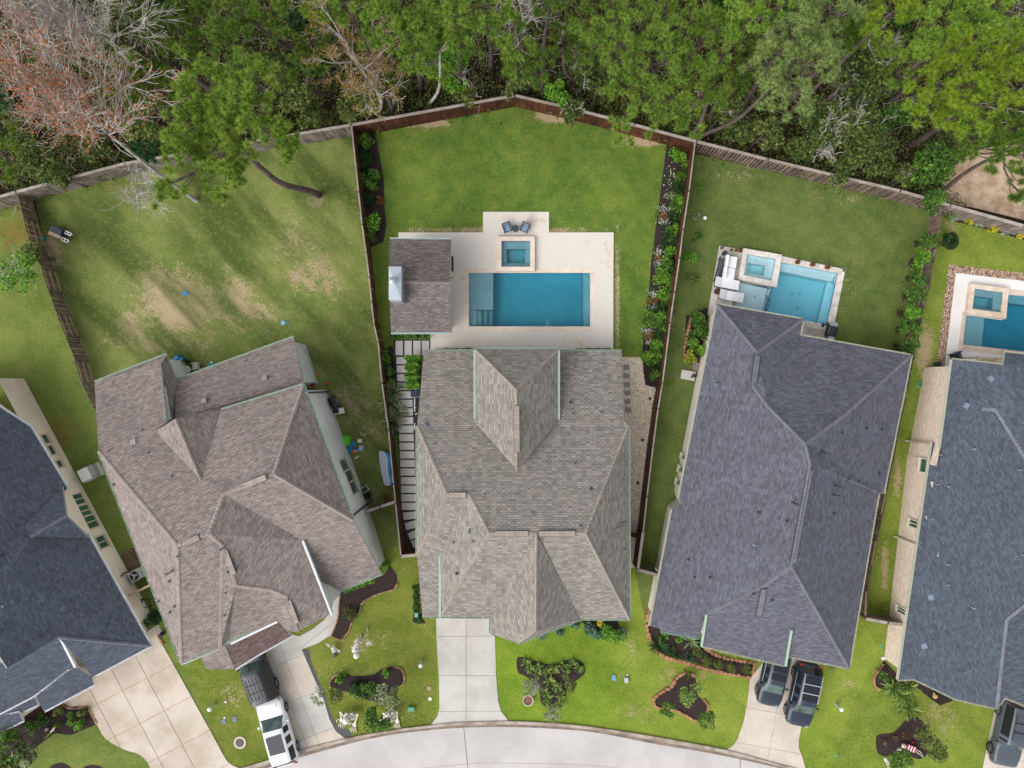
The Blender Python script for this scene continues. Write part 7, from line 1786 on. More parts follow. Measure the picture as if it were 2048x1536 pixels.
# small skeleton in dark trousers
c0 = W2(668, 1303); root = thing('skeleton', 'small skeleton with dark trousers and raised arms lying near the front walk', 'halloween skeleton', (*c0, 0))
bones(root, 'ribcage', lambda b: ribcage(b, P3(667.5, 1298, .3), P3(669, 1304, .2), .17, .16, 1.0, 6))
bones(root, 'arm', lambda b: arm(b, P3(664, 1299, .3), P3(661, 1296, .4), P3(658, 1293, .45), 1.1, (-.6, .8, 0)))
bones(root, 'arm', lambda b: arm(b, P3(671, 1299, .3), P3(674, 1297, .35), P3(675, 1300, .3), 1.1, (.6, -.4, 0)))
b = MB(); b.tube([P3(669, 1303, .2), P3(669.5, 1314, .15)], [.13, .1], 8); b.tube([P3(670, 1303, .2), P3(671, 1313, .12)], [.1, .07], 8); b.build('trousers', mat('slate_cloth', srgb(84, 100, 112, .7), .9), root, smooth=True)
skull(root, P3(667.5, 1295.5, .42), 1.35, (.1, .1, 1))
# striped skeleton at the lower right
red = mat('red_cloth', srgb(176, 30, 52, .85), .8); whitec = mat('white_cloth', srgb(228, 214, 220, .9), .8)
c0 = W2(1822, 1497); root = thing('skeleton', 'skeleton in a red and white striped shirt sprawled on the black bed', 'halloween skeleton', (*c0, .012))
b = MB(); a0 = P3(1812, 1493, .22); a1 = P3(1831, 1500, .22)
for i in range(7):
    b.bar(a0 + (a1 - a0) * (i / 7), a0 + (a1 - a0) * ((i + .96) / 7), .40, .2, i % 2)
b.build('striped_shirt', [red, whitec], root)
bones(root, 'leg', lambda b: (seg(b, P3(1831, 1499, .2), P3(1840, 1503, .3), .03), seg(b, P3(1840, 1503, .3), P3(1845, 1510, .1), .028)))
bones(root, 'leg', lambda b: (seg(b, P3(1831, 1502, .2), P3(1837, 1507, .25), .03), seg(b, P3(1837, 1507, .25), P3(1846, 1514, .1), .028)))
bones(root, 'arm', lambda b: arm(b, P3(1813, 1497, .2), P3(1808, 1502, .15), P3(1803, 1500, .1), 1.2, (-1, .2, 0)))
skull(root, P3(1808, 1492, .3), 1.3, (-.3, 0, 1)); b = MB(); b.lathe(tuple(P3(1826, 1484, .05)), [(.16, 0), (.15, .03), (.08, .12), (.02, .14)], 10); o = b.build('hat', mat('dark_red_felt', srgb(120, 30, 44, .7), .9), None); props(o, 'small dark red hat lying beside the striped skeleton', 'hat')
c0 = W2(1776, 1527); root = thing('skeleton', 'small white skeleton lying on the grass at the bottom right', 'halloween skeleton', (*c0, 0))
bones(root, 'ribcage', lambda b: ribcage(b, P3(1773, 1522, .12), P3(1777, 1528, .1), .16, .14, 1.0, 6)); bones(root, 'leg', lambda b: (seg(b, P3(1777, 1528, .1), P3(1779, 1536, .2), .03), seg(b, P3(1776, 1529, .1), P3(1776, 1537, .15), .03)))
skull(root, P3(1772, 1519, .18), 1.2, (-.2, .2, 1))

# ------------------------------------------------------------------ small things
def cyl(name, label, cat, px, py, r, h, m, z=0.0, prof=None, group=None, n=14):
    x, y = W2(px, py, z + h); b = MB(); b.lathe((x, y, z), prof or [(r, 0), (r, h * .95), (r * .92, h), (0.01, h)], n); o = b.build(name, m, None, (x, y, z)); return props(o, label, cat, group)
def box_thing(name, label, cat, px, py, sx, sy, h, m, rz=0, z=0.0, parts=None, group=None, top=1.0):
    x, y = W2(px, py, z + h); b = MB(); b.box((x, y, z + h / 2), (sx, sy, h), math.radians(rz), 0, top); o = b.build(name, m, None, (x, y, z)); return props(o, label, cat, group)
def bollard(label, bx_, by_, tx, ty, m1, m2):
    x, y = W2(bx_, by_); root = thing('marker_post', label, 'utility post', (x, y, 0)); h = .95
    b = MB(); b.lathe((x, y, 0), [(.11, -.02), (.10, .1), (.09, h)], 10); b.build('post', m1, root); b = MB(); b.lathe((x, y, h), [(.15, -.12), (.16, 0), (.12, .06), (.02, .08)], 12); b.build('cap', m2, root)
pale_g = mat('pale_green_plastic', srgb(176, 200, 176, .8), .5); util_g = mat('utility_green', srgb(92, 168, 132, .8), .5, var=.06)
bollard('pale green utility post with white cap left of the centre driveway', 844, 1322, 841, 1331, pale_g, white_paint)
bollard('pale post with white cap on the lawn right of the tan driveway', 429, 1408, 423, 1419, pale_g, white_paint)
bollard('pale post with white cap right of the midnight blue car', 1672, 1408, 1679, 1417, pale_g, white_paint)
box_thing('utility_box', 'green utility box near the kerb left of the centre driveway', 'utility box', 822, 1419, .46, .3, .25, util_g, 0)
cyl('lid', 'white round cap near the driveway edge at the kerb end', 'cleanout cap', 860, 1398, .14, .08, white_paint)
cyl('lid', 'tan round lid above the white cap beside the centre driveway', 'drain lid', 858, 1377, .19, .05, mat('tan_lid', srgb(166, 150, 126, .8), .8))
cyl('lid', 'small white cap beside the corner post of the tan driveway lawn', 'cleanout cap', 451, 1404, .08, .08, white_paint)
box_thing('meter_lid', 'slate lid, left of two on the lawn above the manhole', 'meter lid', 447, 1443, .32, .36, .04, mat('slate_lid', srgb(120, 128, 146, .8), .7), 20)
box_thing('meter_lid', 'slate lid, right of two on the lawn above the manhole', 'meter lid', 469, 1439, .30, .42, .04, mat('slate_lid', (1, 1, 1, 1)), 5)
cyl('lid', 'small white knob on the left slate lid', 'cleanout cap', 449, 1436, .07, .1, white_paint)
x, y = W2(480, 1485); root = thing('manhole', 'round concrete-ringed manhole on the lawn by the white car', 'manhole', (x, y, 0)); b = MB(); b.lathe((x, y, 0), [(.33, 0), (.33, .04), (.47, .05), (.47, 0)], 24, cap=False); b.build('ring', conc_t, root); b = MB(); b.lathe((x, y, 0), [(.32, 0), (.32, .03), (.01, .03)], 20); b.build('cover', mat('iron_cover', srgb(110, 100, 92, .7), .8), root)
box_thing('meter_lid', 'blue lid in the middle of the centre front lawn', 'meter lid', 1228, 1356, .28, .42, .05, mat('blue_lid', srgb(110, 160, 206, .8), .5), 0)
box_thing('utility_box', 'small grey box right of the blue lid on the front lawn', 'utility box', 1253, 1361, .27, .38, .22, mat('grey_box', srgb(186, 196, 192, .8), .6), 0)
cyl('lid', 'small grey cap just above the grey box on the front lawn', 'cleanout cap', 1255, 1350, .09, .06, mat('grey_box', (1, 1, 1, 1)))
x, y = W2(1056, 1398); root = thing('stump_ring', 'round tan-rimmed planter bowl left of the rosette bed', 'planter', (x, y, 0)); b = MB(); b.lathe((x, y, 0), [(.30, 0), (.36, .3), (.42, .3), (.40, 0)], 20, cap=False); b.build('rim', conc_t, root); b = MB(); b.lathe((x, y, 0), [(.33, .2), (.01, .24)], 16); b.build('soil', mat('planter_soil', srgb(140, 104, 92, .7), .95, var=.3, s2=12), root)
cyl('lid', 'tiny green lid in the lower right lawn', 'meter lid', 1673, 1511, .1, .03, util_g)
cyl('lid', 'tiny green lid on the grass by the cream brick wall', 'meter lid', 1762, 1292, .1, .03, util_g)
x, y = W2(836, 1222); root = thing('electric_meter', 'small blue-green meter on the hedge side at the centre house corner', 'electric meter', (x, y, 0)); b = MB(); b.box((x, y, .75), (.25, .3, .5)); b.build('box', mat('meter_green', srgb(120, 176, 164, .8), .5), root); b = MB(); b.tube([(x, y, 0), (x, y, .9)], .03, 6); b.build('pipe', steel, root)

# patio chairs and table on the cream terrace
rattan = mat('grey_rattan', srgb(84, 86, 90, .7), .8, var=.2, s2=20); cush = mat('blue_grey_cushion', srgb(132, 152, 174, .8), .9, var=.08)
def armchair(label, px, py, rz, frame=rattan, seat=cush, w_=.62, z=.05, group=None):
    root = thing('armchair', label, 'chair', (*W2(px, py, .5), z), group, math.radians(rz)); L_ = lambda nm, b, m: link(nm, mesh(nm, b.V, b.F, m), root)
    for sx in (-1, 1):
        for sy in (-1, 1): b = MB(); b.box((sx * w_ * .43, sy * w_ * .43, .16), (.05, .05, .32)); L_('leg', b, frame)
    b = MB(); b.box((0, 0, .34), (w_, w_, .07)); L_('seat_frame', b, frame)
    b = MB(); b.box((0, -.04, .41), (w_ * .72, w_ * .74, .1)); L_('cushion', b, seat)
    b = MB(); b.box((0, w_ * .45, .62), (w_, .08, .5)); L_('backrest', b, frame); b = MB(); b.box((0, w_ * .34, .62), (w_ * .7, .1, .36)); L_('back_cushion', b, seat)
    for sx in (-1, 1): b = MB(); b.box((sx * w_ * .45, -.02, .56), (.08, w_ * .92, .05)); b.box((sx * w_ * .45, -w_ * .4, .45), (.07, .06, .2)); L_('armrest', b, frame)
    return root
armchair('grey patio armchair left of the small round table on the cream terrace', 1014, 455, 18)
armchair('grey patio armchair right of the small round table on the cream terrace', 1050, 455, -24)
def round_table(label, px, py, r, h, m, z=.05, name='round_table'):
    x, y = W2(px, py, h); root = thing(name, label, 'table', (x, y, z)); b = MB(); b.lathe((x, y, z + h), [(r, -.03), (r, 0), (.01, .0)], 18); b.build('tabletop', m, root); b = MB(); b.tube([(x, y, z), (x, y, z + h)], .05, 8); b.build('pedestal', m, root)
    for k in range(3): a = k * 2.1; b = MB(); b.bar((x, y, z + .05), (x + math.cos(a) * r * .9, y + math.sin(a) * r * .9, z + .02), .05, .04); b.build('foot', m, root)
    return root
round_table('small dark round table between the two patio armchairs', 1031, 457, .28, .5, mat('dark_green_top', srgb(70, 88, 88, .7), .5))
# pavilion post hint and pool fittings
b = MB(); x, y = W2(1094, 652); b.tube([(x - .06, y, .05), (x - .06, y + .1, .55), (x - .06, y + .35, .5), (x - .06, y + .4, -.1)], .022, 6); b.tube([(x + .06, y, .05), (x + .06, y + .1, .55), (x + .06, y + .35, .5), (x + .06, y + .4, -.1)], .022, 6); o = b.build('ladder_rail', steel, None, (x, y, .05)); props(o, 'short steel handrail at the lower edge of the long teal pool', 'handrail')
# white lounge furniture on the travertine terrace
wc = mat('white_cushion', srgb(228, 229, 234, .9), .85, var=.03); iron = mat('dark_iron', (.03, .034, .042, 1), .5)
def lounger(label, px, py, rz, L=1.75, w_=.72, z=.055):
    root = thing('sun_lounger', label, 'sun lounger', (*W2(px, py, .4), z), 'white sun loungers on the travertine terrace', math.radians(rz)); Lk = lambda nm, b, m: link(nm, mesh(nm, b.V, b.F, m), root)
    b = MB()
    for sx in (-.45, .45):
        for sy in (-.4, .4): b.box((sx * L, sy * w_, .14), (.05, .05, .28))
    Lk('legs', b, iron); b = MB(); b.box((0, 0, .3), (L, w_, .05)); Lk('frame', b, iron)
    for i in range(5): b = MB(); b.box((L * (-.14 + .155 * i), 0, .38), (L * .15, w_ * .98, .12)); Lk('cushion', b, wc)
    b = MB(); V_ = [(-L * .52, s_ * w_ * .49, zz) for s_ in (-1, 1) for zz in (.62, .76)] + [(-L * .2, s_ * w_ * .49, zz) for s_ in (-1, 1) for zz in (.34, .48)]
    b.add(V_, [(0, 1, 3, 2), (4, 6, 7, 5), (0, 4, 5, 1), (2, 3, 7, 6), (1, 5, 7, 3), (0, 2, 6, 4)]); Lk('back_cushion', b, wc)
    return root
lounger('white cushioned sun lounger, upper of the two chaises', 1452, 567, -10); lounger('white cushioned sun lounger, lower chaise beside the dark pot', 1461, 592, -10)
def club(label, px, py, rz):
    root = thing('lounge_chair', label, 'chair', (*W2(px, py, .45), .055), 'white cushioned lounge chairs on the travertine terrace', math.radians(rz)); Lk = lambda nm, b, m: link(nm, mesh(nm, b.V, b.F, m), root)
    b = MB(); b.box((0, 0, .18), (.85, .82, .3)); Lk('base', b, iron); b = MB(); b.box((.08, 0, .4), (.72, .84, .16)); Lk('seat_cushion', b, wc); b = MB(); b.box((-.36, 0, .58), (.2, .86, .42)); Lk('back_cushion', b, wc)
club('white lounge chair, topmost beside the raised spa', 1461, 524, -8); club('white lounge chair directly above the two chaises', 1457, 547, -8)
root = thing('bench', 'long dark slatted iron bench behind the white lounge chairs', 'bench', (*W2(1440, 540, .5), .055), None, math.radians(76)); Lk = lambda nm, b, m: link(nm, mesh(nm, b.V, b.F, m), root)
for i in range(6): b = MB(); b.box((0, -.22 + i * .09, .44), (1.9, .055, .03)); Lk('slat', b, iron)
for sx in (-.85, .85):
    for sy in (-.2, .22): b = MB(); b.box((sx, sy, .22), (.05, .05, .44)); Lk('leg', b, iron)
b = MB(); b.tube([(-.95, .26, .44), (-.95, .3, .85), (.95, .3, .85), (.95, .26, .44)], .025, 6); Lk('backrest', b, iron)
cyl('side_table', 'dark round side table at the head of the slatted bench', 'table', 1450, 506, .2, .5, iron, .055, [(.12, 0), (.04, .04), (.04, .46), (.2, .47), (.2, .5), (.01, .5)])
def pot(label, px, py, r, h, m, leaf=None, seed=0, z=.06, sz=.06):
    x, y = W2(px, py, h); root = thing('potted_plant', label, 'potted plant', (x, y, z)); b = MB(); b.lathe((x, y, z), [(r * .7, 0), (r, h * .9), (r * 1.1, h * .9), (r * 1.1, h), (r * .92, h)], 14, cap=False); b.build('pot', m, root); b = MB(); b.lathe((x, y, z), [(r * .93, h * .9), (.01, h * .93)], 12); b.build('soil', mat('pot_soil', srgb(84, 54, 50, .7), .95, var=.3, s2=14), root)
    rg = np.random.default_rng(seed); n_ = 60; V, F = leaf_arr(np.c_[x + rg.normal(size=n_) * r * .45, y + rg.normal(size=n_) * r * .45, z + h + rg.uniform(-.02, .2, n_)], sz, rg, .5, .3); obj('foliage', V, F, leaf or L_brownleaf, root)
pot('terracotta pot, leftmost of three along the aqua pool coping', 1595, 524, .17, .35, terracotta, None, 1); pot('terracotta pot, middle of three along the aqua pool coping', 1625, 529, .17, .35, terracotta, None, 2); pot('terracotta pot, rightmost of three along the aqua pool coping', 1655, 534, .17, .35, terracotta, None, 3)
pot('wispy white pot at the corner of the aqua pool coping', 1688, 540, .16, .35, white_paint, L_sage, 4, sz=.09); pot('small white pot in the top left corner of the travertine terrace', 1443, 496, .14, .3, white_paint, None, 5)
pot('small red pot left of the raised travertine spa', 1463, 500, .09, .22, terracotta, L_green, 6, .03, .04); pot('red pot between two others left of the raised spa', 1472, 501, .10, .22, terracotta, None, 7, .03, .04); pot('red pot nearest the raised travertine spa', 1480, 502, .12, .22, terracotta, None, 8, .03, .04)
pot('large dark pot at the foot of the lower chaise', 1435, 583, .21, .5, iron, None, 9)
def grill(label, px, py, rz, z, shelf, lid, L=.75):
    root = thing('barbecue', label, 'barbecue', (*W2(px, py, .8), z), None, math.radians(rz)); Lk = lambda nm, b, m: link(nm, mesh(nm, b.V, b.F, m), root)
    b = MB(); b.box((0, 0, .4), (L, .5, .7)); Lk('cabinet', b, dark_metal); b = MB()
    for i in range(5): pass
    b.lathe((0, 0, 0), [(.26, -L / 2), (.30, -L / 2 + .03), (.30, L / 2 - .03), (.26, L / 2)], 16); b.V = [(v[2], v[1], .86 + max(v[0], -.1) * .7) for v in b.V]; Lk('lid', b, lid)
    b = MB(); b.tube([(-L * .35, -.33, .95), (L * .35, -.33, .95)], .018, 6); Lk('handle', b, steel)
    for s_ in (-1, 1): b = MB(); b.box((s_ * (L / 2 + .17), 0, .82), (.32, .46, .04)); Lk('side_shelf', b, shelf)
    for i in range(4): b = MB(); b.ball((-L * .3 + i * L * .2, -.27, .7), .03, 7, 5); Lk('knob', b, steel)
    for sx in (-1, 1): b = MB(); b.box((sx * L * .42, -.2, .05), (.06, .06, .1)); Lk('foot', b, rubber)
grill('steel and black gas barbecue at the right corner of the travertine terrace', 1665, 663, -104, .05, steel, dark_metal)
cyl('globe_heater', 'dark round-topped stand beside the gas barbecue', 'stand', 1656, 649, .16, .9, iron, .05, [(.2, 0), (.03, .05), (.03, .7), (.16, .75), (.17, .85), (.01, .92)])
cyl('globe', 'round white globe on the lawn inside the right garden', 'globe light', 1411, 435, .12, .35, white_paint, 0, [(.04, 0), (.04, .1), (.12, .16), (.15, .25), (.1, .35), (.01, .38)])
# white concrete pad with air conditioning stand left of the indigo house
x, y = W2(1373, 750); root = thing('equipment_pad', 'white concrete pad holding pool pipes beside the indigo house', 'equipment pad', (x, y, 0)); b = MB(); b.prism(P([(1363, 739), (1392, 744), (1388, 762), (1360, 757)]), 0, .15); b.build('pad', conc_d, root)
b = MB(); b.lathe((*W2(1385, 752), .15), [(.13, 0), (.13, .4), (.02, .45)], 10); b.tube([(*W2(1380, 755), .2), (*W2(1392, 752), .35)], .04, 6); b.build('pump', dark_metal, root)
x, y = W2(1392, 733); b = MB(); b.lathe((x, y, 0), [(.3, 0), (.34, .3), (.3, .33), (.02, .33)], 14); o = b.build('hose_reel', mat('taupe_plastic', srgb(140, 130, 122, .7), .6), None, (x, y, 0)); props(o, 'round taupe hose pot between the bushes and the white pad', 'hose pot')
b = MB(); x, y = W2(1305, 781)
for i in range(4): r_ = .28 - i * .03; b.tube([(x + r_ * math.cos(a * .52), y + r_ * math.sin(a * .52), .05 + .04 * i) for a in range(13)], .02, 5)
o = b.build('hose_coil', white_paint, None, (x, y, 0)); props(o, 'white coiled hose on the pebble strip by the brown fence', 'hose')
for i, (xx, yy, lb_) in enumerate([(1300, 797, 'small dark drain lid highest on the pebble strip'), (1285, 880, 'small dark drain lid second down the pebble strip'), (1276, 966, 'small dark drain lid lowest on the pebble strip')]): cyl('lid', lb_, 'drain lid', xx, yy, .12, .03, vent_dark, .03)
for i, (xx, yy) in enumerate([(1253, 735), (1253, 752), (1254, 769), (1255, 786), (1255, 803), (1256, 820)]):
    b = MB(); X, Y = W2(xx, yy); b.box((X, Y, .05), (.42, .36, .08), .1); o = b.build('stepping_stone', mat('grey_flag', srgb(150, 146, 142, .8), .85, var=.2), None, (X, Y, 0)); props(o, 'grey stepping stone, %s from the top beside the right eave of the centre house' % od[i], 'stepping stone', 'stepping stones beside the centre house')
# equipment in the passage left of the centre house
x, y = W2(833, 785); root = thing('air_conditioner', 'air conditioner half under the left eave of the centre house', 'air conditioner', (x, y, 0)); b = MB(); b.box((x, y, .08), (.75, .75, .16)); b.build('pad', conc_d, root); b = MB(); b.box((x, y, .55), (.62, .62, .75)); b.build('casing', dark_metal, root); b = MB(); b.lathe((x, y, .93), [(.26, 0), (.24, .03), (.05, .04)], 14); b.build('fan_grille', mat('navy_fan', srgb(40, 66, 100, .7), .5), root)
b = MB()
for a, c in (((831, 795), (831, 822)), ((829, 815), (834, 815)), ((832, 828), (836, 826)), ((831, 846), (831, 858))): b.bar((*W2(*a), .5), (*W2(*c), .5), .07, .07)
for a in ((831, 795), (831, 822), (831, 858), (831, 846)): b.bar((*W2(*a), 0), (*W2(*a), .52), .06, .06)
o = b.build('pipework', white_paint, None); props(o, 'white pool pipes along the black gravel beside the slab path', 'pipes')
# brown house, rear garden things
plastic_green = mat('green_plastic', srgb(96, 206, 40, .85), .4, var=.05); plastic_blue = mat('blue_plastic', srgb(34, 140, 200, .85), .4, var=.05); plastic_red = mat('red_plastic', srgb(214, 40, 48, .85), .4, var=.05); plastic_or = mat('orange_plastic', srgb(226, 110, 50, .85), .4, var=.05); plastic_lil = mat('lilac_plastic', srgb(206, 204, 226, .85), .5, var=.05); teal_p = mat('teal_plastic', srgb(40, 150, 150, .85), .4)
root = thing('sandbox', 'bright green lidded plastic play tray by the brown house wall', 'play tray', (*W2(694, 881), 0), None, math.radians(-12)); Lk = lambda nm, b, m: link(nm, mesh(nm, b.V, b.F, m), root)
b = MB(); b.lathe((0, 0, 0), [(.42, 0), (.46, .22), (.42, .22), (.38, .2), (.01, .2)], 4, a0=math.pi / 4); b.V = [(v[0], v[1] * 1.15, v[2]) for v in b.V]; Lk('tray', b, plastic_green)
b = MB(); b.lathe((0, 0, 0), [(.36, .215), (.34, .215)], 4, a0=math.pi / 4, cap=False); b.V = [(v[0], v[1] * 1.15, v[2]) for v in b.V]; Lk('groove', b, dark_t)
root = thing('toy_slide', 'small blue plastic toy slide leaning beside the green tray', 'toy slide', (*W2(705, 893), 0), None, math.radians(52)); Lk = lambda nm, b, m: link(nm, mesh(nm, b.V, b.F, m), root)
b = MB(); b.bar((-.45, 0, .12), (.45, 0, .5), .28, .05); b.bar((-.45, .15, .16), (.45, .15, .56), .04, .12); b.bar((-.45, -.15, .16), (.45, -.15, .56), .04, .12); Lk('chute', b, plastic_blue); b = MB(); b.bar((.45, .12, 0), (.45, .12, .5), .05, .05); b.bar((.45, -.12, 0), (.45, -.12, .5), .05, .05); Lk('legs', b, plastic_green)
box_thing('toy_block', 'small green block left of the blue slide', 'toy', 698, 899, .2, .16, .15, plastic_green, 20)
box_thing('toy_box', 'white plastic tub above the toy heap', 'toy', 719, 882, .34, .28, .25, white_paint, -10, top=.85)
box_thing('toy_board', 'lilac plastic panel leaning right of the toy heap', 'toy', 721, 897, .36, .45, .2, plastic_lil, -15, top=.6)
r_ = random.Random(3)
tp = [(711 + r_.gauss(0, 4.5), 902 + r_.gauss(0, 4)) for _ in range(15)]; rk = {i: sorted(range(15), key=lambda q: tp[q][0]).index(i) for i in range(15)}
for i in range(15):
    x_, y_ = tp[i]; m_ = [plastic_or, plastic_or, white_paint, teal_p, plastic_red, white_paint, plastic_blue][i % 7]
    b = MB(); X, Y = W2(x_, y_)
    if i % 3 == 0: b.ball((X, Y, .1), (.1, .07, .08), 8, 5)
    elif i % 3 == 1: b.bar((X - .12, Y, .08), (X + .12, Y + .06, .12), .07, .06); b.ball((X + .12, Y + .06, .12), .05, 6, 4)
    else: b.box((X, Y, .07), (.14, .1, .12), r_.uniform(0, 3), 0, .8)
    o = b.build('toy', m_, None, (X, Y, 0)); props(o, '%s %s toy, %s from the left in the heap by the brown house' % (['small rounded', 'long thin', 'small boxy'][i % 3], ['orange', 'orange', 'white', 'teal', 'red', 'white', 'blue'][i % 7], od[rk[i]]), 'toy', 'toys heaped on the lawn')
box_thing('toy', 'white toy lying at the foot of the heap', 'toy', 713, 915, .3, .12, .1, white_paint, 30)
b = MB(); X, Y = W2(728, 869); b.bar((X - .2, Y - .03, .05), (X + .18, Y + .02, .05), .03, .03); b.bar((X - .2, Y - .03, .05), (X - .22, Y + .2, .05), .03, .03); b.bar((X + .05, Y - .05, .05), (X + .06, Y + .05, .05), .03, .03); o = b.build('wire_stake', white_paint, None); props(o, 'bent white wire frame on the grass above the toys', 'wire frame')
# inflatable paddling pool standing on edge
root = thing('paddling_pool', 'blue and white inflatable paddling pool propped against the brown fence', 'paddling pool', (*W2(771, 938), 0)); b = MB(); ol = smooth_path([(758, 904), (765, 903), (772, 910), (774, 930), (775, 948), (780, 962), (778, 971), (770, 970), (765, 955), (760, 930)], True, 4)
b.prism(P(ol, .35), .06, .35); b.build('base', mat('pale_vinyl', srgb(190, 200, 216, .85), .5, var=.05), root)
b = MB(); ol2 = smooth_path([(766, 904), (778, 908), (781, 925), (781, 945), (786, 960), (783, 970), (776, 971), (777, 955), (775, 930), (772, 911)], True, 4); b.prism(P(ol2, .5), .0, .5); b.build('blue_wall', plastic_blue, root, smooth=False)
b = MB(); lip = [Vector((*W2(x, y, .52), .52)) for x, y in [(764, 904), (770, 907), (774, 918), (774, 935), (776, 950), (779, 962), (777, 971)]]; b.tube(lip, .07, 7); b.build('white_rim', mat('white_vinyl', srgb(222, 228, 236, .88), .4), root, smooth=True)
# smoker on white table
root = thing('smoker', 'black barrel smoker with a white side table behind the brown house', 'barbecue', (*W2(668, 805, .7), 0), None, math.radians(-68)); Lk = lambda nm, b, m: link(nm, mesh(nm, b.V, b.F, m), root)
b = MB(); b.lathe((0, 0, 0), [(.2, -.5), (.27, -.46), (.27, .46), (.2, .5)], 14); b.V = [(v[2], v[1], .75 + v[0]) for v in b.V]; Lk('barrel', b, dark_metal); b = MB(); b.box((-.1, -.3, .75), (.7, .12, .05)); Lk('front_shelf', b, black_plastic); b = MB(); b.tube([(-.3, .28, .95), (.3, .28, .95)], .02, 6); Lk('handle', b, steel)
for sx in (-.4, .4):
    for sy in (-.2, .2): b = MB(); b.bar((sx, sy, 0), (sx, sy, .7), .04, .04); Lk('leg', b, dark_metal)
b = MB(); b.lathe((-.42, 0, .9), [(.07, 0), (.07, .35), (.03, .37)], 10); Lk('chimney', b, dark_metal)
root = thing('side_table', 'white plastic table at the end of the black smoker', 'table', (*W2(675, 823, .6), 0), None, math.radians(12)); b = MB(); b.box((0, 0, .6), (1.0, .42, .05)); Lk = lambda nm, b, m: link(nm, mesh(nm, b.V, b.F, m), root); Lk('tabletop', b, white_paint)
for sx in (-.42, .42):
    for sy in (-.16, .16): b = MB(); b.box((sx, sy, .29), (.05, .05, .58)); Lk('leg', b, white_paint)
b = MB(); b.box((-.1, .03, .7), (.42, .3, .16)); o = b; root2 = link('side_burner', mesh('side_burner', b.V, b.F, black_plastic), root)
root = thing('garden_chair', 'white metal folding garden chair against the brown house wall', 'chair', (*W2(729, 979, .3), 0), None, math.radians(35)); Lk = lambda nm, b, m: link(nm, mesh(nm, b.V, b.F, m), root)
b = MB()
for p, q_ in (((-.32, -.2, .4), (.32, -.2, .4)), ((-.32, .2, .4), (.32, .2, .4)), ((-.32, -.2, .4), (-.32, .2, .4)), ((.32, -.2, .4), (.32, .2, .4))): b.bar(p, q_, .035, .035)
Lk('frame', b, white_paint); b = MB()
for i in range(4): b.bar((-.28, -.12 + i * .08, .41), (.2, -.12 + i * .08, .41), .03, .02)
Lk('slats', b, black_plastic)
for sx in (-.3, .3):
    for sy in (-.2, .2): b = MB(); b.bar((sx, sy, 0), (sx, sy, .4), .03, .03); Lk('leg', b, white_paint)
# patio toys and furniture
for (xx, yy, m_, lb_) in ((602, 703, plastic_red, 'red plastic ride-on toy on the rear patio'), (631, 753, plastic_green, 'green plastic dinosaur toy on the rear patio'), (626, 770, plastic_red, 'small red toy at the lower end of the rear patio'), (656, 767, plastic_red, 'red ball on the lawn beside the rear patio'), (637, 748, plastic_or, 'small orange toy on the grass by the patio'), (614, 743, plastic_or, 'small tan toy in the middle of the rear patio')):
    X, Y = W2(xx, yy); b = MB()
    if 'ball' in lb_: b.ball((X, Y, .13), .13, 12, 8)
    elif 'ride' in lb_:
        b.ball((X, Y, .18), (.16, .26, .12), 10, 6); b.lathe((X, Y + .28, .05), [(.14, 0), (.14, .12), (.03, .14)], 10); b.lathe((X, Y - .28, .05), [(.14, 0), (.14, .12), (.03, .14)], 10); b.bar((X - .15, Y + .2, .35), (X + .15, Y + .2, .35), .05, .05)
    else: b.ball((X, Y, .14), (.14, .09, .09), 9, 5); b.bar((X, Y, .14), (X + .2, Y + .1, .22), .06, .06); b.bar((X - .05, Y, .1), (X - .22, Y - .08, .06), .06, .05)
    o = b.build('toy', m_, None, (X, Y, .0)); props(o, lb_, 'toy')
X, Y = W2(604, 709); b = MB(); b.ball((X, Y, .3), (.13, .1, .1), 8, 5); o = b.build('toy', mat('purple_plastic', srgb(90, 50, 160, .8), .4), None, (X, Y, 0)); props(o, 'purple toy on top of the red ride-on toy', 'toy')
round_table('round pale stone table on the rear patio under the eaves', 375, 739, .26, .55, mat('stone_white', srgb(206, 204, 188, .85), .7), 0.05)
armchair('pale stone garden chair right of the round patio table', 391, 732, -80, mat('stone_white', (1, 1, 1, 1)), mat('stone_white', (1, 1, 1, 1)), .5)
X, Y = W2(355, 716); b = MB(); b.box((X, Y, .15), (.5, .3, .26), .5, 0, .7); b.box((X + .4, Y - .1, .1), (.3, .25, .2), .2, 0, .8); o = b.build('toy_truck', plastic_blue, None, (X, Y, 0)); props(o, 'blue toy truck at the edge of the rear patio', 'toy')
X, Y = W2(431, 731); b = MB(); b.lathe((X, Y, 0), [(.2, 0), (.24, .3), (.02, .34)], 10); b.box((X - .4, Y, .15), (.3, .3, .3)); o = b.build('water_toy', teal_p, None, (X, Y, 0)); props(o, 'dark teal play tub beside the patio eave', 'toy')
cyl('ball', 'white ball on the teal play tub', 'ball', 422, 725, .09, .4, white_paint, 0, [(.02, .2), (.09, .28), (.09, .36), (.01, .4)])
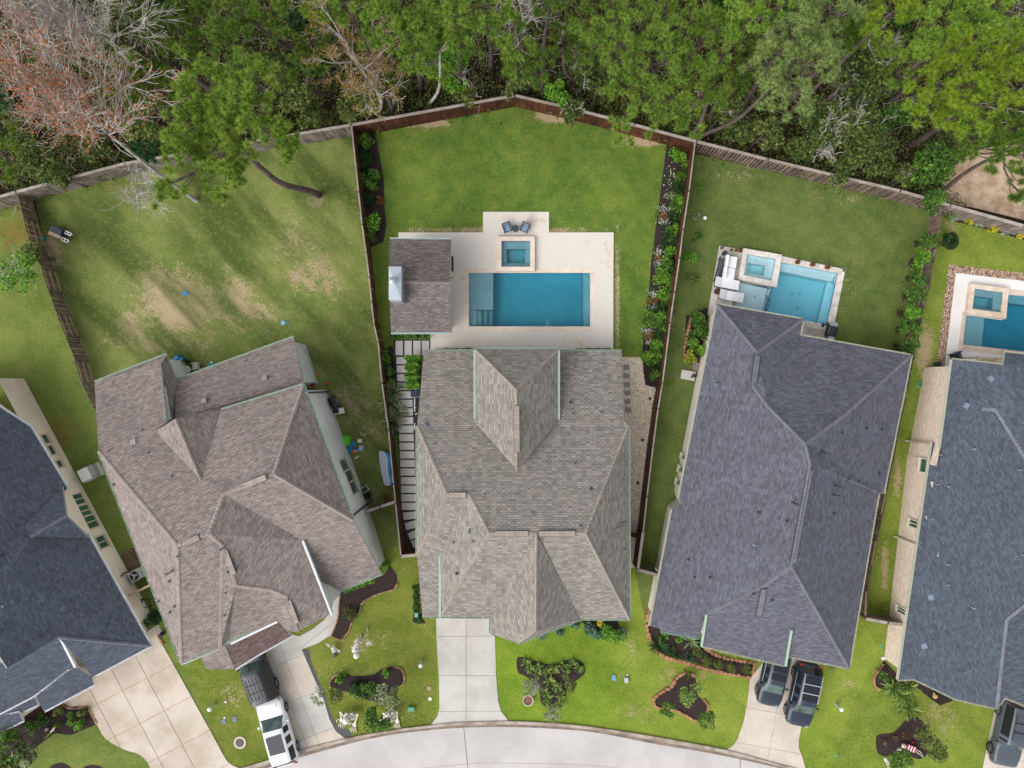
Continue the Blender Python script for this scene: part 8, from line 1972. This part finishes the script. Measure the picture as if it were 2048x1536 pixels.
# lawn toys
for (xx, yy, m_, lb_, rz) in ((368, 585, plastic_blue, 'upper blue plastic slat toy on the worn turf', 10), (371, 589, plastic_blue, 'lower blue plastic slat toy on the worn turf', 12), (536, 661, teal_p, 'tiny teal toy on the lawn behind the brown house', 0)):
    box_thing('toy', lb_, 'toy', xx, yy, .5 if 'slat' in lb_ else .28, .08, .08, m_, rz)
X, Y = W2(570, 646); b = MB(); b.lathe((X - .1, Y, 0), [(.16, 0), (.18, .1), (.02, .12)], 10); b.tube([(X + .05, Y, .05), (X + .25, Y + .1, .1), (X + .3, Y - .15, .05)], .03, 5); o = b.build('toy', mat('pale_blue_plastic', srgb(130, 180, 206, .85), .5), None, (X, Y, 0)); props(o, 'pale blue toy with a curved handle on the lawn', 'toy')
# cooking box at the left fence
root = thing('outdoor_cooker', 'black-lidded outdoor cooker on a wooden cart with white side trays', 'outdoor cooker', (*W2(122, 468, .6), 0), None, math.radians(-24)); Lk = lambda nm, b, m: link(nm, mesh(nm, b.V, b.F, m), root)
b = MB(); b.box((-.3, .1, .75), (1.0, .5, .3), 0, 0, .9); Lk('lid', b, mat('blue_black', srgb(46, 58, 72, .7), .4)); b = MB(); b.box((-.3, -.25, .42), (1.0, .25, .7)); Lk('wooden_front', b, mat('aged_board', srgb(170, 150, 134, .8), .85, var=.2)); b = MB(); b.box((-.3, .05, .3), (1.0, .45, .5)); Lk('base', b, dark_metal)
for s_ in (.26, -.3):
    b = MB(); b.box((.48, s_, .6), (.5, .26, .1)); Lk('white_tray', b, white_paint)
    for k in (-.11, .11): b = MB(); b.lathe((.48 + k, s_, .65), [(.09, 0), (.09, .012), (.01, .012)], 10); Lk('burner', b, black_plastic)
    b = MB(); b.box((.48, s_, .28), (.05, .05, .55)); Lk('leg', b, white_paint)
b = MB(); b.bar((.2, -.05, .6), (.75, -.08, .6), .05, .05); Lk('handle', b, black_plastic)
X, Y = W2(86, 470); b = MB(); b.ball((X, Y, .15), .13, 9, 6); o = b.build('ball', mat('pink_plastic', srgb(200, 120, 140, .8), .5), None, (X, Y, 0)); props(o, 'pink ball against the left side fence', 'ball')
X, Y = W2(90, 478); b = MB(); b.lathe((X, Y, 0), [(.12, 0), (.14, .3), (.02, .32)], 9); o = b.build('watering_can', teal_p, None, (X, Y, 0)); props(o, 'small teal watering can by the left side fence', 'watering can')
# generator
root = thing('generator', 'white boxed generator on a concrete pad beside the beige wall', 'generator', (*W2(175, 947, .6), 0), None, math.radians(27)); Lk = lambda nm, b, m: link(nm, mesh(nm, b.V, b.F, m), root)
b = MB(); b.box((.08, 0, .05), (1.5, 1.05, .1)); Lk('pad', b, conc_t); b = MB(); b.box((-.15, 0, .45), (.85, 1.0, .7), 0, 0, .93); Lk('housing', b, white_paint); b = MB(); b.box((.42, 0, .42), (.35, .96, .6)); Lk('grille', b, mat('grey_louvre', srgb(150, 152, 150, .8), .6)); b = MB(); b.bar((-.62, -.3, .1), (-.62, -.3, .7), .06, .06); b.bar((-.62, .3, .1), (-.62, .3, .6), .06, .06); Lk('conduit', b, dark_metal)
# air conditioner in the left passage
root = thing('air_conditioner', 'pale grey air conditioner with a round fan in the left passage', 'air conditioner', (*W2(270, 1151, .7), 0), None, math.radians(28)); Lk = lambda nm, b, m: link(nm, mesh(nm, b.V, b.F, m), root)
ac = mat('ac_grey', srgb(190, 196, 200, .8), .5, var=.05); b = MB(); b.box((0, 0, .4), (.8, .8, .78)); Lk('casing', b, ac); b = MB(); b.lathe((0, 0, .79), [(.34, 0), (.34, .02), (.3, .025), (.01, .01)], 20); Lk('fan_well', b, dark_metal)
for k in range(3): b = MB(); a = k * 2.09; b.bar((0, 0, .83), (.26 * math.cos(a), .26 * math.sin(a), .82), .12, .01); Lk('fan_blade', b, ac)
b = MB(); b.tube([(-.1, .38, .5), (-.5, .55, .9), (-.9, .35, 1.1)], .06, 7); Lk('pipe', b, black_plastic)
for i, (xx, yy, lb_) in enumerate([(291, 1207, 'dark square metal planter frame in the passage'), (279, 1204, 'smaller dark metal frame beside the planter frame')]):
    X, Y = W2(xx, yy, .3); b = MB(); s_ = .28 - i * .08
    for a_, c_ in (((-s_, -s_), (s_, -s_)), ((s_, -s_), (s_, s_)), ((s_, s_), (-s_, s_)), ((-s_, s_), (-s_, -s_))): b.bar((X + a_[0], Y + a_[1], .3), (X + c_[0], Y + c_[1], .3), .05, .05); b.bar((X + a_[0], Y + a_[1], 0), (X + a_[0], Y + a_[1], .3), .05, .05)
    o = b.build('planter_frame', dark_metal, None, (X, Y, 0)); props(o, lb_, 'frame')
box_thing('storage_box', 'grey-green storage box against the beige wall in the passage', 'storage box', 262, 1200, .6, .4, .5, mat('sage_box', srgb(150, 164, 160, .8), .6), 25)
X, Y = W2(327, 1266); b = MB(); b.lathe((X, Y, 0), [(.1, 0), (.16, .05), (.17, .35), (.05, .4), (.02, .5)], 10); o = b.build('lantern', black_plastic, None, (X, Y, 0)); props(o, 'black garden lantern at the top corner of the tan driveway', 'lantern')
pv = structure('paving'); pp = P([(293, 1262), (316, 1246), (322, 1258), (326, 1266), (312, 1276), (303, 1288)]); sheet('joint_bed', pp, .01, joint, parent=pv); slabs(pv, pp, (293, 1262), -28, [i * 6 for i in range(-3, 9)], [i * 6 for i in range(-4, 8)], .05, [mat('passage_stone', srgb(196, 186, 170, .8), .85, var=.12, objr=.1)], name='paving_stone')
# far right terrace chair, slatted canopy, brick column cap, hose
armchair('dark blue folding chair at the foot of the white terrace', 1912, 714, 20, dark_metal, mat('navy_cloth', srgb(60, 76, 96, .7), .8), .7)
root = thing('pergola_slats', 'tan slatted screen against the slate-blue roof by the white terrace', 'slatted screen', (*W2(1980, 722, 2.2), 2.2), None, math.radians(-4)); Lk = lambda nm, b, m: link(nm, mesh(nm, b.V, b.F, m), root)
tan_w = mat('tan_slat', srgb(196, 176, 146, .8), .8, var=.1)
for i in range(5): b = MB(); b.box((0, -.25 + i * .12, 0), (1.9, .07, .04)); Lk('slat', b, tan_w)
for sx in (-.9, .9): b = MB(); b.box((sx, 0, -.04), (.06, .6, .05)); Lk('batten', b, tan_w); b = MB(); b.box((sx, .2, -1.1), (.08, .08, 2.15)); Lk('post', b, tan_w)
cyl('pot', 'dark round pot at the foot of the tan gravel band', 'pot', 1878, 728, .2, .4, iron, .0, [(.13, 0), (.2, .36), (.17, .4), (.15, .36), (.01, .34)])
b = MB(); x, y = W2(1839, 769)
for i in range(4): r_ = .25 - i * .03; b.tube([(x + r_ * math.cos(a * .52), y + r_ * math.sin(a * .52), .05 + .04 * i) for a in range(13)], .025, 5)
o = b.build('hose_reel', util_g, None, (x, y, 0)); props(o, 'green coiled hose at the corner of the cream brick wall', 'hose')
for (xx, yy, wh) in ((1825, 882, 'topmost'), (1799, 1074, 'middle'), (1766, 1316, 'lowest')):
    X, Y = W2(xx, yy); b = MB(); b.box((X, Y, .05), (.3, .22, .1), .2); o = b.build('splash_block', white_paint, None, (X, Y, 0)); props(o, wh + ' white splash block of three along the cream brick wall', 'splash block', 'splash blocks along the cream brick wall')
X, Y = W2(1868, 1391); b = MB(); b.ball((X, Y, .16), (.2, .17, .15), 10, 7); b.ball((X - .08, Y + .2, .14), (.09, .09, .1), 8, 5); o = b.build('ornament', mat('tan_ornament', srgb(206, 172, 128, .85), .7), None, (X, Y, 0)); props(o, 'tan rounded garden ornament in the far right front bed', 'garden ornament')
X, Y = W2(108, 1458); b = MB(); b.bar((X - .18, Y - .2, .1), (X + .15, Y + .2, .15), .1, .08); b.ball((X + .16, Y + .22, .16), (.1, .08, .08), 8, 5); b.bar((X - .05, Y, .1), (X + .1, Y - .1, .1), .06, .06); o = b.build('ornament', white_paint, None, (X, Y, 0)); props(o, 'slim white ornament lying in the bottom left bed', 'garden ornament')
cyl('pot', 'small ring-topped pot left of the slim white ornament', 'pot', 92, 1460, .1, .2, conc_t, 0, [(.09, 0), (.11, .2), (.07, .2), (.06, .1)])
# grass tussocks: real blades over the front and rear turf give it tooth
blade = leafmat('grass_blade', [srgb(92, 112, 40, .8), srgb(118, 140, 52, .8), srgb(156, 156, 84, .8)], sc=.5, var=.35, transl=.2)
print('objects', len(bpy.data.objects), 'tris', sum(len(m.polygons) for m in bpy.data.meshes))
